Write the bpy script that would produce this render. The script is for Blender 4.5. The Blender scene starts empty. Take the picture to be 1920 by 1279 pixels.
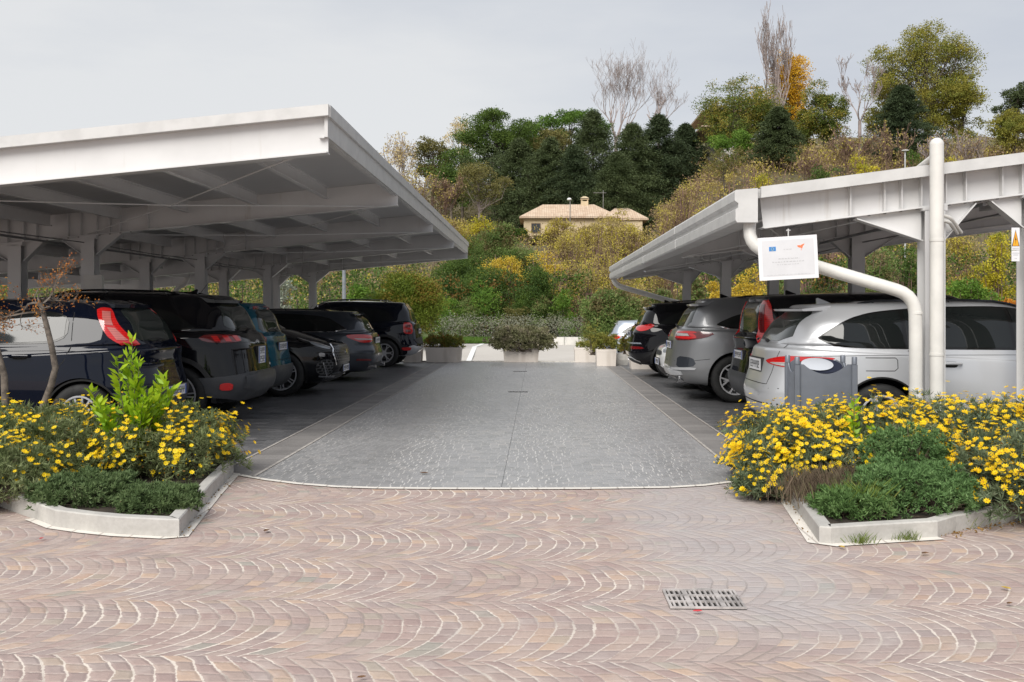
import bpy, bmesh, math, random
import numpy as np
from mathutils import Vector, Matrix
from mathutils.bvhtree import BVHTree
R = math.radians
sc = bpy.context.scene
col = sc.collection
# ------------------------------------------------------------------ camera
F = 1870.0; H = 1.40; HY = 583.0; YAW = R(1.47)
cam_d = bpy.data.cameras.new('camera'); cam = bpy.data.objects.new('camera', cam_d); col.objects.link(cam)
cam.location = (0, 0, H); cam.rotation_euler = (R(90), 0, YAW)
cam_d.sensor_width = 36; cam_d.lens = 36*F/1920; cam_d.shift_y = -(639.5-HY)/1920
cam_d.clip_end = 3000; cam_d.clip_start = 0.05
sc.camera = cam
# ------------------------------------------------------------------ sky and sun
SUN_EL, SUN_AZ = R(44), R(200)          # azimuth clockwise from +Y: the sun stands behind the viewer
w = bpy.data.worlds.new('World'); sc.world = w; w.use_nodes = True
nt = w.node_tree; nt.nodes.clear()
def wn(t): return nt.nodes.new(t)
out = wn('ShaderNodeOutputWorld'); sky = wn('ShaderNodeTexSky'); sky.sky_type = 'NISHITA'; sky.sun_disc = False
sky.sun_elevation = SUN_EL; sky.sun_rotation = SUN_AZ
b1 = wn('ShaderNodeBackground'); b1.inputs['Strength'].default_value = 0.08
nt.links.new(sky.outputs[0], b1.inputs[0])
tc = wn('ShaderNodeTexCoord'); sx = wn('ShaderNodeSeparateXYZ'); nt.links.new(tc.outputs['Generated'], sx.inputs[0])
mp = wn('ShaderNodeMapping'); mp.inputs['Scale'].default_value = (1.0, 1.0, 3.6); nt.links.new(tc.outputs['Generated'], mp.inputs[0])
ns = wn('ShaderNodeTexNoise'); ns.inputs['Scale'].default_value = 1.7; ns.inputs['Detail'].default_value = 6; ns.inputs['Roughness'].default_value = .55
nt.links.new(mp.outputs[0], ns.inputs['Vector'])
ad = wn('ShaderNodeMath'); ad.operation = 'MULTIPLY_ADD'; ad.inputs[1].default_value = -0.42; nt.links.new(sx.outputs[0], ad.inputs[0]); nt.links.new(ns.outputs[0], ad.inputs[2])
a2 = wn('ShaderNodeMath'); a2.operation = 'MULTIPLY_ADD'; a2.inputs[1].default_value = -0.35; nt.links.new(sx.outputs[2], a2.inputs[0]); nt.links.new(ad.outputs[0], a2.inputs[2])
cr = wn('ShaderNodeValToRGB'); e = cr.color_ramp.elements
e[0].position = .22; e[0].color = (.385, .405, .445, 1); e[1].position = .62; e[1].color = (.52, .525, .53, 1)
m_ = cr.color_ramp.elements.new(.42); m_.color = (.445, .46, .485, 1)
nt.links.new(a2.outputs[0], cr.inputs[0])
b2 = wn('ShaderNodeBackground'); b2.inputs['Strength'].default_value = 1.0; nt.links.new(cr.outputs[0], b2.inputs[0])
mx = wn('ShaderNodeMixShader'); mx.inputs[0].default_value = .93
nt.links.new(b1.outputs[0], mx.inputs[1]); nt.links.new(b2.outputs[0], mx.inputs[2]); nt.links.new(mx.outputs[0], out.inputs[0])
sd = bpy.data.lights.new('sun', 'SUN'); sd.energy = 2.7; sd.angle = R(42); sd.color = (1, .965, .91)
sun = bpy.data.objects.new('sun', sd); col.objects.link(sun)
dirv = Vector((math.sin(SUN_AZ)*math.cos(SUN_EL), math.cos(SUN_AZ)*math.cos(SUN_EL), math.sin(SUN_EL)))
sun.rotation_euler = dirv.to_track_quat('Z', 'Y').to_euler(); sun.location = dirv*60
sc.view_settings.view_transform = 'Standard'; sc.view_settings.look = 'None'
sc.view_settings.exposure = 0.62; sc.view_settings.gamma = 1
sc.render.resolution_x = 1024; sc.render.resolution_y = 682
# ------------------------------------------------------------------ picture -> place
cT, sT = math.cos(YAW), math.sin(YAW)
def ray(px, py):
    u = (px-960)/F; v = (HY-py)/F
    return -sT+u*cT, cT+u*sT, v
def P(px, py, Y):
    dx, dy, dz = ray(px, py); t = Y/dy
    return Vector((dx*t, Y, H+dz*t))
def G(px, py, z=0):
    dx, dy, dz = ray(px, py); t = (z-H)/dz
    return Vector((dx*t, dy*t, z))
# ------------------------------------------------------------------ object helpers
def link(o, parent=None):
    col.objects.link(o)
    if parent is not None: o.parent = parent
    return o
def tag(o, label=None, cat=None, group=None, kind=None):
    if label: o['label'] = label
    if cat: o['category'] = cat
    if group: o['group'] = group
    if kind: o['kind'] = kind
    return o
def empty(name, loc, rz=0, **k):
    o = bpy.data.objects.new(name, None); link(o); o.location = loc; o.rotation_euler = (0, 0, rz)
    o.empty_display_size = .2
    return tag(o, **k)
def meshobj(name, V, Fc, mats, parent=None, smooth=False, fm=None, sharp=None):
    me = bpy.data.meshes.new(name)
    me.from_pydata([tuple(v) for v in V], [], [tuple(f) for f in Fc]); 
    for m in (mats if isinstance(mats, (list, tuple)) else [mats]): me.materials.append(m)
    if fm is not None: me.polygons.foreach_set('material_index', np.array(fm, dtype=np.int32))
    if smooth: me.polygons.foreach_set('use_smooth', np.ones(len(me.polygons), dtype=bool))
    me.update()
    if smooth and sharp: me.set_sharp_from_angle(angle=R(sharp))
    return link(bpy.data.objects.new(name, me), parent)
def npmesh(name, V, k, mats, parent=None, smooth=False):
    """V: (n*k,3) verts, every k of them one face."""
    n = len(V)//k
    me = bpy.data.meshes.new(name)
    me.vertices.add(n*k); me.vertices.foreach_set('co', np.ascontiguousarray(V, dtype=np.float32).ravel())
    me.loops.add(n*k); me.loops.foreach_set('vertex_index', np.arange(n*k, dtype=np.int32))
    me.polygons.add(n); me.polygons.foreach_set('loop_start', np.arange(0, n*k, k, dtype=np.int32))
    me.polygons.foreach_set('loop_total', np.full(n, k, dtype=np.int32))
    for m in (mats if isinstance(mats, (list, tuple)) else [mats]): me.materials.append(m)
    me.update(calc_edges=True)
    return link(bpy.data.objects.new(name, me), parent)
class MB:
    """collects simple solids into one mesh"""
    def __init__(s): s.V = []; s.F = []; s.M = []
    def add(s, V, Fc, m=0):
        b = len(s.V); s.V += [Vector(v) for v in V]; s.F += [tuple(i+b for i in f) for f in Fc]; s.M += [m]*len(Fc); return s
    def box(s, x0, x1, y0, y1, z0, z1, m=0, M=None):
        V = [Vector((x, y, z)) for z in (z0, z1) for y in (y0, y1) for x in (x0, x1)]
        if M is not None: V = [M @ v for v in V]
        return s.add(V, [(0,2,3,1),(4,5,7,6),(0,1,5,4),(2,6,7,3),(0,4,6,2),(1,3,7,5)], m)
    def slab(s, pts, d, m=0):
        """prism: polygon pts pushed by vector d"""
        n = len(pts); a = [Vector(p) for p in pts]; d = Vector(d)
        return s.add(a+[p+d for p in a], [tuple(range(n))[::-1], tuple(range(n, 2*n))]+[(i, (i+1)%n, n+(i+1)%n, n+i) for i in range(n)], m)
    def tube(s, pts, r, n=10, m=0, caps=True):
        pts = [Vector(p) for p in pts]; k = len(pts); rs = r if isinstance(r, (list, tuple)) else [r]*k
        V = []; up = None
        for i, p in enumerate(pts):
            t = (pts[min(i+1, k-1)]-pts[max(i-1, 0)]).normalized()
            if up is None: up = Vector((0,0,1)) if abs(t.z) < .9 else Vector((1,0,0))
            a = t.cross(up).normalized(); b = a.cross(t).normalized(); up = b
            for j in range(n):
                q = 2*math.pi*j/n; V.append(p+(a*math.cos(q)+b*math.sin(q))*rs[i])
        Fc = [(i*n+j, i*n+(j+1)%n, (i+1)*n+(j+1)%n, (i+1)*n+j) for i in range(k-1) for j in range(n)]
        if caps: Fc += [tuple(range(n))[::-1], tuple(range((k-1)*n, k*n))]
        return s.add(V, Fc, m)
    def lathe(s, prof, n=32, m=0, M=None):
        """prof (r,z) about z"""
        V = []
        for r, z in prof:
            for j in range(n):
                q = 2*math.pi*j/n; V.append(Vector((r*math.cos(q), r*math.sin(q), z)))
        if M is not None: V = [M @ v for v in V]
        Fc = [(i*n+j, i*n+(j+1)%n, (i+1)*n+(j+1)%n, (i+1)*n+j) for i in range(len(prof)-1) for j in range(n)]
        return s.add(V, Fc, m)
    def build(s, name, mats, parent=None, smooth=False, sharp=35):
        return meshobj(name, s.V, s.F, mats, parent, smooth, s.M, sharp)
# ------------------------------------------------------------------ materials
class E:
    """tiny shader expression"""
    def __init__(s, nt, sock): s.nt = nt; s.s = sock
    @staticmethod
    def m(nt, op, *a, clamp=False):
        n = nt.nodes.new('ShaderNodeMath'); n.operation = op; n.use_clamp = clamp
        for i, x in enumerate(a):
            if isinstance(x, E): nt.links.new(x.s, n.inputs[i])
            else: n.inputs[i].default_value = x
        return E(nt, n.outputs[0])
    def __add__(s, o): return E.m(s.nt, 'ADD', s, o)
    __radd__ = __add__
    def __mul__(s, o): return E.m(s.nt, 'MULTIPLY', s, o)
    __rmul__ = __mul__
    def __sub__(s, o): return E.m(s.nt, 'SUBTRACT', s, o)
    def __rsub__(s, o): return E.m(s.nt, 'SUBTRACT', o, s)
    def __truediv__(s, o): return E.m(s.nt, 'DIVIDE', s, o)
    def floor(s): return E.m(s.nt, 'FLOOR', s)
    def frac(s): return E.m(s.nt, 'FRACT', s)
    def abs(s): return E.m(s.nt, 'ABSOLUTE', s)
    def min(s, o): return E.m(s.nt, 'MINIMUM', s, o)
    def max(s, o): return E.m(s.nt, 'MAXIMUM', s, o)
    def step(s, a, b):      # smoothstep a..b -> 0..1
        n = s.nt.nodes.new('ShaderNodeMapRange'); n.interpolation_type = 'SMOOTHSTEP'
        s.nt.links.new(s.s, n.inputs[0]); n.inputs[1].default_value = a; n.inputs[2].default_value = b
        return E(s.nt, n.outputs[0])
class Mat:
    def __init__(s, name):
        s.m = bpy.data.materials.new(name); s.m.use_nodes = True; s.nt = s.m.node_tree
        s.b = s.nt.nodes['Principled BSDF']; s.L = s.nt.links.new
        s.tc = s.nt.nodes.new('ShaderNodeTexCoord')
    def xyz(s, which='Object'):
        n = s.nt.nodes.new('ShaderNodeSeparateXYZ'); s.L(s.tc.outputs[which], n.inputs[0]); return [E(s.nt, o) for o in n.outputs]
    def comb(s, *a):
        n = s.nt.nodes.new('ShaderNodeCombineXYZ')
        for i, x in enumerate(a):
            if isinstance(x, E): s.L(x.s, n.inputs[i])
            else: n.inputs[i].default_value = x
        return n.outputs[0]
    def noise(s, scale, detail=3, rough=.5, vec=None, out=0, stretch=None):
        n = s.nt.nodes.new('ShaderNodeTexNoise'); n.inputs['Scale'].default_value = scale; n.inputs['Detail'].default_value = detail; n.inputs['Roughness'].default_value = rough
        v = vec if vec is not None else s.tc.outputs['Object']
        if stretch:
            q = s.nt.nodes.new('ShaderNodeMapping'); q.inputs['Scale'].default_value = stretch; s.L(v, q.inputs[0]); v = q.outputs[0]
        s.L(v, n.inputs['Vector']); return E(s.nt, n.outputs[out])
    def white(s, vec):
        n = s.nt.nodes.new('ShaderNodeTexWhiteNoise'); n.noise_dimensions = '3D'; s.L(vec, n.inputs['Vector']); return E(s.nt, n.outputs['Value'])
    def ramp(s, fac, stops, const=False):
        n = s.nt.nodes.new('ShaderNodeValToRGB'); r = n.color_ramp
        if const: r.interpolation = 'CONSTANT'
        while len(r.elements) < len(stops): r.elements.new(.5)
        for e, (p, c) in zip(r.elements, stops): e.position = p; e.color = (*c[:3], 1)
        s.L(fac.s, n.inputs[0]); return n.outputs[0]
    def mix(s, f, a, b, mode='MIX'):
        n = s.nt.nodes.new('ShaderNodeMix'); n.data_type = 'RGBA'; n.blend_type = mode
        if isinstance(f, E): s.L(f.s, n.inputs[0])
        else: n.inputs[0].default_value = f
        for i, x in ((6, a), (7, b)):
            if isinstance(x, (tuple, list)): n.inputs[i].default_value = (*x[:3], 1)
            else: s.L(x, n.inputs[i])
        return n.outputs[2]
    def bump(s, h, strength=.3, dist=.01):
        n = s.nt.nodes.new('ShaderNodeBump'); n.inputs['Strength'].default_value = strength; n.inputs['Distance'].default_value = dist
        s.L(h.s, n.inputs['Height']); s.L(n.outputs[0], s.b.inputs['Normal'])
    def set(s, **k):
        for a, v in k.items():
            i = s.b.inputs[a.replace('_', ' ')]
            if isinstance(v, E): s.L(v.s, i)
            elif hasattr(v, 'is_linked') or hasattr(v, 'links'): s.L(v, i)
            elif isinstance(v, (tuple, list)): i.default_value = (*v[:3], 1)
            else: i.default_value = v
        return s
def plain(name, c, rough=.5, metal=0, var=.12, scale=6, coat=0, bump=0, c2=None, spec=.5):
    M = Mat(name); n = M.noise(scale, 4, .6)
    c2 = c2 or tuple(x*(1-var*2) for x in c)
    M.set(Base_Color=M.mix(n.step(.35, .7), c, c2), Roughness=n*.12+(rough-.06), Metallic=metal)
    M.b.inputs['Coat Weight'].default_value = coat; M.b.inputs['Coat Roughness'].default_value = .03
    M.b.inputs['Specular IOR Level'].default_value = spec
    if bump: M.bump(M.noise(scale*12, 3), bump, .003)
    return M.m
def leafmat(name, cols, rough=.55, trans=.25, patch=None, pscale=.6):
    M = Mat(name)
    g = M.nt.nodes.new('ShaderNodeNewGeometry'); r = E(M.nt, g.outputs['Random Per Island'])
    n = M.noise(pscale, 2, .5)
    f = (r*.5+n*1.25-.38)
    k = len(cols); c = M.ramp(f, [(i/(k-1) if k > 1 else 0, q) for i, q in enumerate(cols)])
    if patch:                         # patches of another foliage colour through the crown
        pc = M.ramp(r, [(0, patch[0]), (1, patch[-1])])
        n2 = M.noise(pscale*1.7+.13, 2, .5)
        c = M.mix((n2+r*.25-.12).step(.5, .62), c, pc)
    M.set(Base_Color=c, Roughness=rough); M.b.inputs['Specular IOR Level'].default_value = .25
    if trans:
        t = M.nt.nodes.new('ShaderNodeBsdfTranslucent'); M.L(c, t.inputs[0])
        x = M.nt.nodes.new('ShaderNodeMixShader'); x.inputs[0].default_value = trans
        o = M.nt.nodes['Material Output']; M.L(M.b.outputs[0], x.inputs[1]); M.L(t.outputs[0], x.inputs[2]); M.L(x.outputs[0], o.inputs[0])
    return M.m
# ------------------------------------------------------------------ terrain
def S(t): t = np.clip(t, 0, 1); return t*t*(3-2*t)
def gz(x, y):
    x = np.asarray(x, float); y = np.asarray(y, float)
    low = -.35*S((y-27.4)/4)*(1-S((y-34)/6.5))
    hill = 12.8*S((y-53)/42)*(.62+.55*S((x-9.5)/10)) + 11*S((y-98)/50)
    rough = .35*np.sin(x*.31+1)*np.sin(y*.23)+.2*np.sin(x*.83+y*.41)
    return low+hill+rough*S((y-56)/20)
def grid_obj(name, xs, ys, zf, mat):
    X, Y = np.meshgrid(xs, ys); Z = zf(X, Y); V = np.stack([X, Y, Z], -1).reshape(-1, 3); nx = len(xs)
    Fc = [(j*nx+i, j*nx+i+1, (j+1)*nx+i+1, (j+1)*nx+i) for j in range(len(ys)-1) for i in range(nx-1)]
    return meshobj(name, V, Fc, mat, smooth=True)
M = Mat('hill_soil'); n = M.noise(.25, 5, .65); r = M.noise(3, 4)
M.set(Base_Color=M.mix(r.step(.4, .65), M.ramp(n, [(.3, (.10, .085, .045)), (.5, (.16, .13, .06)), (.7, (.09, .11, .035))]), (.11, .09, .06)), Roughness=.95); M.bump(r, .5, .1)
xs = np.concatenate([np.linspace(-900, -130, 14)[:-1], np.linspace(-130, 130, 131), np.linspace(130, 900, 14)[1:]])
ys = np.concatenate([np.linspace(27.2, 60, 34), np.linspace(62, 200, 70), np.linspace(230, 1500, 18)])
g = grid_obj('terrain', xs, ys, lambda X, Y: gz(X, Y)-.012, M.m); g['kind'] = 'structure'
# --- porphyry forecourt: segmental arcs of cobbles running across the picture
def arc_paving(name, cols, joint, joint2, bandw, pitch, stone, swap=False, dirty=True):
    M = Mat(name); X, Y, Z = M.xyz()
    if swap: X, Y = Y, X
    d = M.noise(1.1, 2, out=0); d2 = M.noise(9, 2)
    d3 = M.noise(3.2, 2)
    X = X+(d-.5)*.16+(d3-.5)*.045+(d2-.5)*.018; Y = Y+(M.noise(.9, 1, vec=M.comb(X, Y, 7.0))-.5)*.14+(M.noise(2.9, 2, vec=M.comb(Y, X, 3.0))-.5)*.05+(d2-.5)*.018
    b = Y/bandw; band = b.floor(); v = (b.frac()-.5)*2
    u = (X+v*v*(bandw*.25)+band*.377)/pitch; crs = u.floor(); fu = u.frac()
    off = M.white(M.comb(crs, band, 3.0))
    t = v*(bandw*.5/stone)*1.12+off*3; cell = t.floor(); ft = t.frac()
    rnd = M.white(M.comb(crs, cell, band)); rn2 = M.white(M.comb(cell, crs, band+9.5))
    du = (fu.min(1-fu))*pitch-(rn2-.35)*.0065; dt = (ft.min(1-ft))*stone
    dv = (1-v.abs())*(bandw*.5)
    wob = M.noise(45, 2)*1.5
    ju = 1-(du+(wob-.5)*.012).step(.003, .0085); jt = 1-(dt+(wob-.5)*.012).step(*((.004, .010) if swap else (.0015, .006)))
    edge = 1-dv.step(.0, .10)
    return M, X, Y, ju, jt, rnd, rn2, edge, v, (du.min(dt))
M, X, Y, ju, jt, rnd, rn2, edge, v, dm = arc_paving('porphyry_cobbles', None, None, None, .80, .086, .10)
stone = M.ramp(rnd, [(0, (.38, .275, .25)), (.22, (.45, .34, .30)), (.42, (.38, .305, .285)), (.60, (.50, .39, .335)), (.76, (.42, .33, .295)), (.90, (.57, .41, .30)), (.96, (.35, .34, .295)), (1, (.56, .37, .265))])
fine = M.noise(60, 4, .65); mid = M.noise(7, 4, .6)
stone = M.mix(fine*.55, stone, (.21, .165, .155)); stone = M.mix(rn2.step(.6, 1)*.35, stone, (.27, .215, .20)); stone = M.mix(mid.step(.45, .75)*.45, stone, (.50, .43, .39))
big = M.noise(.42, 4, .6)
spots = M.noise(3.1, 2, .4); stone = M.mix(spots.step(.68, .74)*.35, stone, (.20, .17, .165)); stone = M.mix(M.noise(.8, 5, .7).step(.5, .7)*.28, stone, (.30, .26, .25))
# grey grime washed along the run-off line towards the drain
Xo, Yo, Zo = M.xyz()
gx = (Xo-(1.08-(Yo-4.9)*-.03)+(big-.5)*1.2).abs(); gr = (1-gx.step(.15, .75))*(Yo.step(3.9, 4.7))
grime = (gr*(.45+mid*.8)).min(1)
grime2 = (big.step(.5, .64))*.55
stone = M.mix(grime*.66, stone, (.40, .385, .385)); 
jcol = M.mix((M.noise(1.6, 3)-.02).step(.36, .56), (.26, .215, .19), (.72, .65, .57))
jcol = M.mix((grime*.8+grime2).min(1), jcol, (.27, .24, .235))
j = ju.max(jt*(.38+M.noise(2.2, 3).step(.45, .6)*.55))
c = M.mix((j*(.62+.4*M.noise(14, 2))).min(1), stone, jcol)
M.set(Base_Color=c, Roughness=.62+.2*fine); M.b.inputs['Specular IOR Level'].default_value = .4
M.bump(dm.step(0, .020)*1.0+fine*.35+rn2*.5+mid*.4, .42, .008)
PORPH = M.m
# one ground sheet under everything up to the far lot
o = meshobj('ground', [(-900, -60, -.001), (900, -60, -.001), (900, 27.3, -.001), (-900, 27.3, -.001)], [(0, 1, 2, 3)], PORPH); o['kind'] = 'structure'
# --- the dark stone drive
RIM = [(300, 862), (380, 876), (445, 890), (500, 899.5), (560, 907), (630, 912.5), (700, 915), (800, 916), (960, 916.5), (1100, 916), (1250, 914), (1320, 910), (1375, 903), (1440, 890), (1520, 872)]
rim = [G(*p) for p in RIM]
def rimy(x):
    for a, b in zip(rim, rim[1:]):
        if a.x <= x <= b.x: return a.y+(b.y-a.y)*(x-a.x)/(b.x-a.x)
    return rim[0].y if x < rim[0].x else rim[-1].y
XLo, XLi = G(452, 876).x, G(520, 867).x
XRi, XRo = G(1353, 863).x, G(1366, 840).x
XLi = G(492, 885).x; XLo = XLi-.36; XRo = XRi+.36
YE = 27.15
def strip_sheet(name, x0, x1, z, mat, y1=YE):
    xs = [x0+(x1-x0)*i/24 for i in range(25)]
    V = [(x, rimy(x), z) for x in xs]+[(x, y1, z) for x in xs]
    o = meshobj(name, V, [(i, i+1, 26+i, 25+i) for i in range(24)], mat); o['kind'] = 'structure'; return o
M, X, Y, ju, jt, rnd, rn2, edge, v, dm = arc_paving('drive_stone', None, None, None, 1.05, .098, .10, swap=True)
st = M.ramp(rnd, [(0, (.29, .29, .29)), (.5, (.345, .342, .345)), (.85, (.37, .365, .365)), (1, (.40, .385, .375))])
fine = M.noise(70, 3, .6); big = M.noise(.5, 4, .6)
st = M.mix(big.step(.42, .7)*.5, st, (.30, .295, .30)); st = M.mix(fine*.35, st, (.18, .18, .182)); tr = (X.abs()-.0); st = M.mix(M.noise(.7, 4, .65, stretch=(2.2, .25, 1)).step(.48, .7)*.35, st, (.20, .198, .198))
ang = v.abs()
lines = (jt*(.42+ang.step(.1, .8)*.9)).min(1)*(M.noise(1.3, 2).step(.30, .6)).max(.45)
lines = (lines*M.white(M.comb(rnd, rn2, 1.0)).step(.0, .2)).max(ju*.12)
M.set(Base_Color=M.mix(lines*.9, st, (.66, .64, .61)), Roughness=.24+.16*fine+rn2*.08); M.b.inputs['Specular IOR Level'].default_value = .7
M.bump(dm.step(0, .012)*.7+rn2*.6+fine*.3, .16, .005)
strip_sheet('drive', XLi+.02, XRi-.02, .004, M.m)
M = Mat('bay_paving'); X, Y, Z = M.xyz(); 
cy = (Y+(M.noise(2, 1)-.5)*.02)/.10; row = cy.floor(); fy = cy.frac(); rx = X/.2+M.white(M.comb(row, 1.0, 2.0)); fx = rx.frac(); rnd = M.white(M.comb(row, rx.floor(), 5.0)); rr = M.white(M.comb(row, 4.0, 8.0))
jn = (1-(fy.min(1-fy)).step(.03, .10)).max((1-(fx.min(1-fx)).step(.015, .04))*.7)
big = M.noise(.9, 4, .6, stretch=(.5, 1.6, 1)); fn = M.noise(40, 3)
c = M.ramp((rnd*.35+big*.6+rr*.3-.12), [(.1, (.085, .085, .09)), (.5, (.14, .14, .145)), (.8, (.21, .205, .21))])
M.set(Base_Color=M.mix(jn*.55, c, (.05, .05, .05)), Roughness=.24+.2*fn+rnd*.1); M.bump(rnd*.5+fn*.3-jn*.5, .25, .005)
BAY = M.m
M = Mat('band_stone'); X, Y, Z = M.xyz(); n = M.noise(5, 4); f = M.noise(60, 3); fy = (Y/.3).frac(); r = M.white(M.comb((Y/.3).floor(), 1.0, 1.0)); j = 1-(fy.min(1-fy)).step(.008, .02)
M.set(Base_Color=M.mix(j*.6, M.ramp(r*.5+n*.5, [(.2, (.18, .17, .165)), (.8, (.27, .255, .245))]), (.08, .075, .07)), Roughness=.5+f*.2); M.bump(f, .3, .003)
BAND = M.m
PALEL = plain('line_stone', (.46, .43, .40), .7, var=.2, scale=14)
PALE = plain('pale_stone', (.66, .63, .58), .7, var=.15, scale=14, bump=.2)
for i, (a, b, m, nm) in enumerate(((-16, XLo-.02, BAY, 'parking_bays'), (XLo+.02, XLi-.02, BAND, 'paving_band'), (XRi+.02, XRo-.02, BAND, 'paving_band'), (XRo+.02, 14, BAY, 'parking_bays'))):
    strip_sheet(nm, a, b, .004, m)
for x, w_ in ((XLo, .02), (XLi, .022), (XRi, .022), (XRo, .02)): strip_sheet('paving_line', x-w_*.7, x+w_*.7, .0065, PALEL)
# pale rim curve between cobbles and drive
V = []; Fc = []
for i, p in enumerate(rim):
    V += [(p.x, p.y-.055, .0065), (p.x, p.y+.015, .0065)]
Fc = [(2*i, 2*i+2, 2*i+3, 2*i+1) for i in range(len(rim)-1)]
M = Mat('rim_stone'); X, Y, Z = M.xyz(); fx = (X/.21).frac(); n = M.noise(12, 4)
M.set(Base_Color=M.mix((1-(fx.min(1-fx)).step(.015, .05))*.6+n*.25, (.74, .70, .64), (.33, .29, .26)), Roughness=.7)
RIMM = M.m
o = meshobj('kerb_line', V, Fc, RIMM); o['kind'] = 'structure'
# dark joint down the middle of the drive
a = G(941, 910); b = G(988, 690)
mb = MB(); mb.box(a.x-.0011, a.x+.0011, rimy(a.x)+.05, YE-.3, .0, .0065)
DARK = plain('dark_gap', (.03, .03, .03), .8)
o = mb.build('drain_slot', DARK); o['kind'] = 'structure'
IRON = plain('cast_iron', (.06, .055, .05), .6, .3, var=.3)
for k, (px, py, w_) in enumerate(((971, 735.5, .17), (975, 697, .16))):
    c = G(px, py); mb = MB(); mb.box(c.x-w_*1.0, c.x+w_*1.0, c.y-.06, c.y+.06, 0.002, .0075)
    for q in range(6): mb.box(c.x-w_+.03+q*w_*.32, c.x-w_+.06+q*w_*.32, c.y-.045, c.y+.045, .0076, .010, 1)
    o = mb.build('drain_cover', [IRON, DARK]); tag(o, ('small dark drain cover midway down the grey drive', 'small dark drain cover at the far end of the grey drive')[k], 'drain cover', 'drain covers in the drive')
# --- far lot beyond the drive
M = Mat('far_lot_concrete'); n = M.noise(.35, 5, .6); f = M.noise(9, 4)
M.set(Base_Color=M.mix(f*.4, M.ramp(n, [(.3, (.44, .41, .375)), (.7, (.52, .49, .45))]), (.40, .375, .345)), Roughness=.85)
LOT = M.m
o = grid_obj('far_lot', np.linspace(-16, 40, 40), np.concatenate([np.linspace(27.3, 34, 14), np.linspace(36, 46, 8)]), lambda X, Y: gz(X, Y)+.012, LOT); o['kind'] = 'structure'
mb = MB()
mb.box(-6, 14, YE, YE+.16, -.1, .035)
o = mb.build('kerb_edge', PALE); o['kind'] = 'structure'
# painted curve on the far lot
WP = plain('white_road_paint', (.82, .82, .80), .6, var=.08, scale=20)
pts = [G(862, 677, .0), G(878, 668, -.14), G(890, 660, -.22), G(898, 653, -.10), G(905, 645, .0)]
V = []
for p in pts: 
    z = float(gz(p.x, p.y))+.02; V += [(p.x-.09, p.y, z), (p.x+.09, p.y, z)]
o = meshobj('painted_line', V, [(2*i, 2*i+1, 2*i+3, 2*i+2) for i in range(len(pts)-1)], WP); o['kind'] = 'structure'
p = G(1150, 676, -.02); mb = MB()
# --- lawn
M = Mat('lawn_soil'); n = M.noise(2, 4); M.set(Base_Color=M.mix(n, (.06, .09, .025), (.10, .13, .035)), Roughness=.95)
o = grid_obj('lawn', np.linspace(-40, -1.6, 60), np.linspace(42, 57, 14), lambda X, Y: gz(X, Y)+.03, M.m); o['kind'] = 'structure'
o = grid_obj('lawn', np.linspace(-1.59, 40, 60), np.linspace(42.6, 57, 14), lambda X, Y: gz(X, Y)+.03, M.m); o['kind'] = 'structure'
rg = np.random.default_rng(3)
# --- drain grate in the cobbles
c0 = G(1245, 1110); c1 = G(1372, 1109); c2 = G(1395, 1141); c3 = G(1262, 1143)
gx0, gx1 = (c0.x+c3.x)/2, (c1.x+c2.x)/2; gy0, gy1 = (c2.y+c3.y)/2, (c0.y+c1.y)/2
t = empty('drain_grate', ((gx0+gx1)/2, (gy0+gy1)/2, 0), label='rectangular steel drain grate with three rows of slots set in the reddish cobbles', cat='drain grate')
GR = plain('grate_steel', (.52, .48, .46), .6, .1, var=.25, scale=9, bump=.15)
W2, L2 = (gx1-gx0)/2+.01, (gy1-gy0)/2+.008
MB().box(-W2, W2, -L2, L2, .0, .003).build('pit_black_plate', plain('pit_shade_black', (.012, .011, .010), .95), t)  # black plate laid under the bars stands for the pit's shade
mb = MB(); fr = .012
for y0, y1 in ((-L2, -L2+fr), (L2-fr, L2), (-L2/3-.006, -L2/3+.006), (L2/3-.006, L2/3+.006)): mb.box(-W2, W2, y0, y1, .003, .012)
ns_ = 14
for i in range(ns_+1):
    x = -W2+2*W2*i/ns_; wd = .0052 if i not in (0, 4, 10, ns_) else .012
    for r_ in range(3): mb.box(max(x-wd, -W2), min(x+wd, W2), -L2+fr+(2*L2-fr)/3*r_*.995, -L2+(2*L2-fr)/3*(r_+1)*.985, .003, .0118)
mb.build('slotted_cover', GR, t)
# ------------------------------------------------------------------ canopies
WHITE = plain('white_paint_steel', (.65, .645, .64), .42, var=.05, scale=1.2, coat=.15)
WHITE2 = plain('offwhite_pipe', (.68, .665, .63), .42, var=.06, scale=4)
GREYP = plain('pale_grey_flashing', (.58, .575, .565), .42, var=.06, scale=5)
_wn = WHITE.node_tree; _M = Mat.__new__(Mat); _M.m = WHITE; _M.nt = _wn; _M.b = _wn.nodes['Principled BSDF']; _M.L = _wn.links.new; _M.tc = [n for n in _wn.nodes if n.type == 'TEX_COORD'][0]
_base = _M.b.inputs['Base Color'].links[0].from_socket
_st = _M.noise(9, 4, .7, stretch=(1, 1, .07)); _bl = _M.noise(1.1, 3, .6)
_M.L(_M.mix(_st.step(.56, .74)*_bl.step(.42, .62)*.45, _base, (.42, .38, .33)), _M.b.inputs['Base Color'])
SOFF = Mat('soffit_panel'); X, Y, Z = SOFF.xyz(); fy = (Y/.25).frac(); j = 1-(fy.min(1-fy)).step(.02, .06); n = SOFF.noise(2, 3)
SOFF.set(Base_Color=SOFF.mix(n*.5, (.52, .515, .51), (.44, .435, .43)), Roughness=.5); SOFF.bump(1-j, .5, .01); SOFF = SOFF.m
BOLT = plain('bolt_steel', (.25, .24, .23), .4, .8)
FIX = plain('grey_conduit', (.22, .22, .22), .5)
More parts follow.
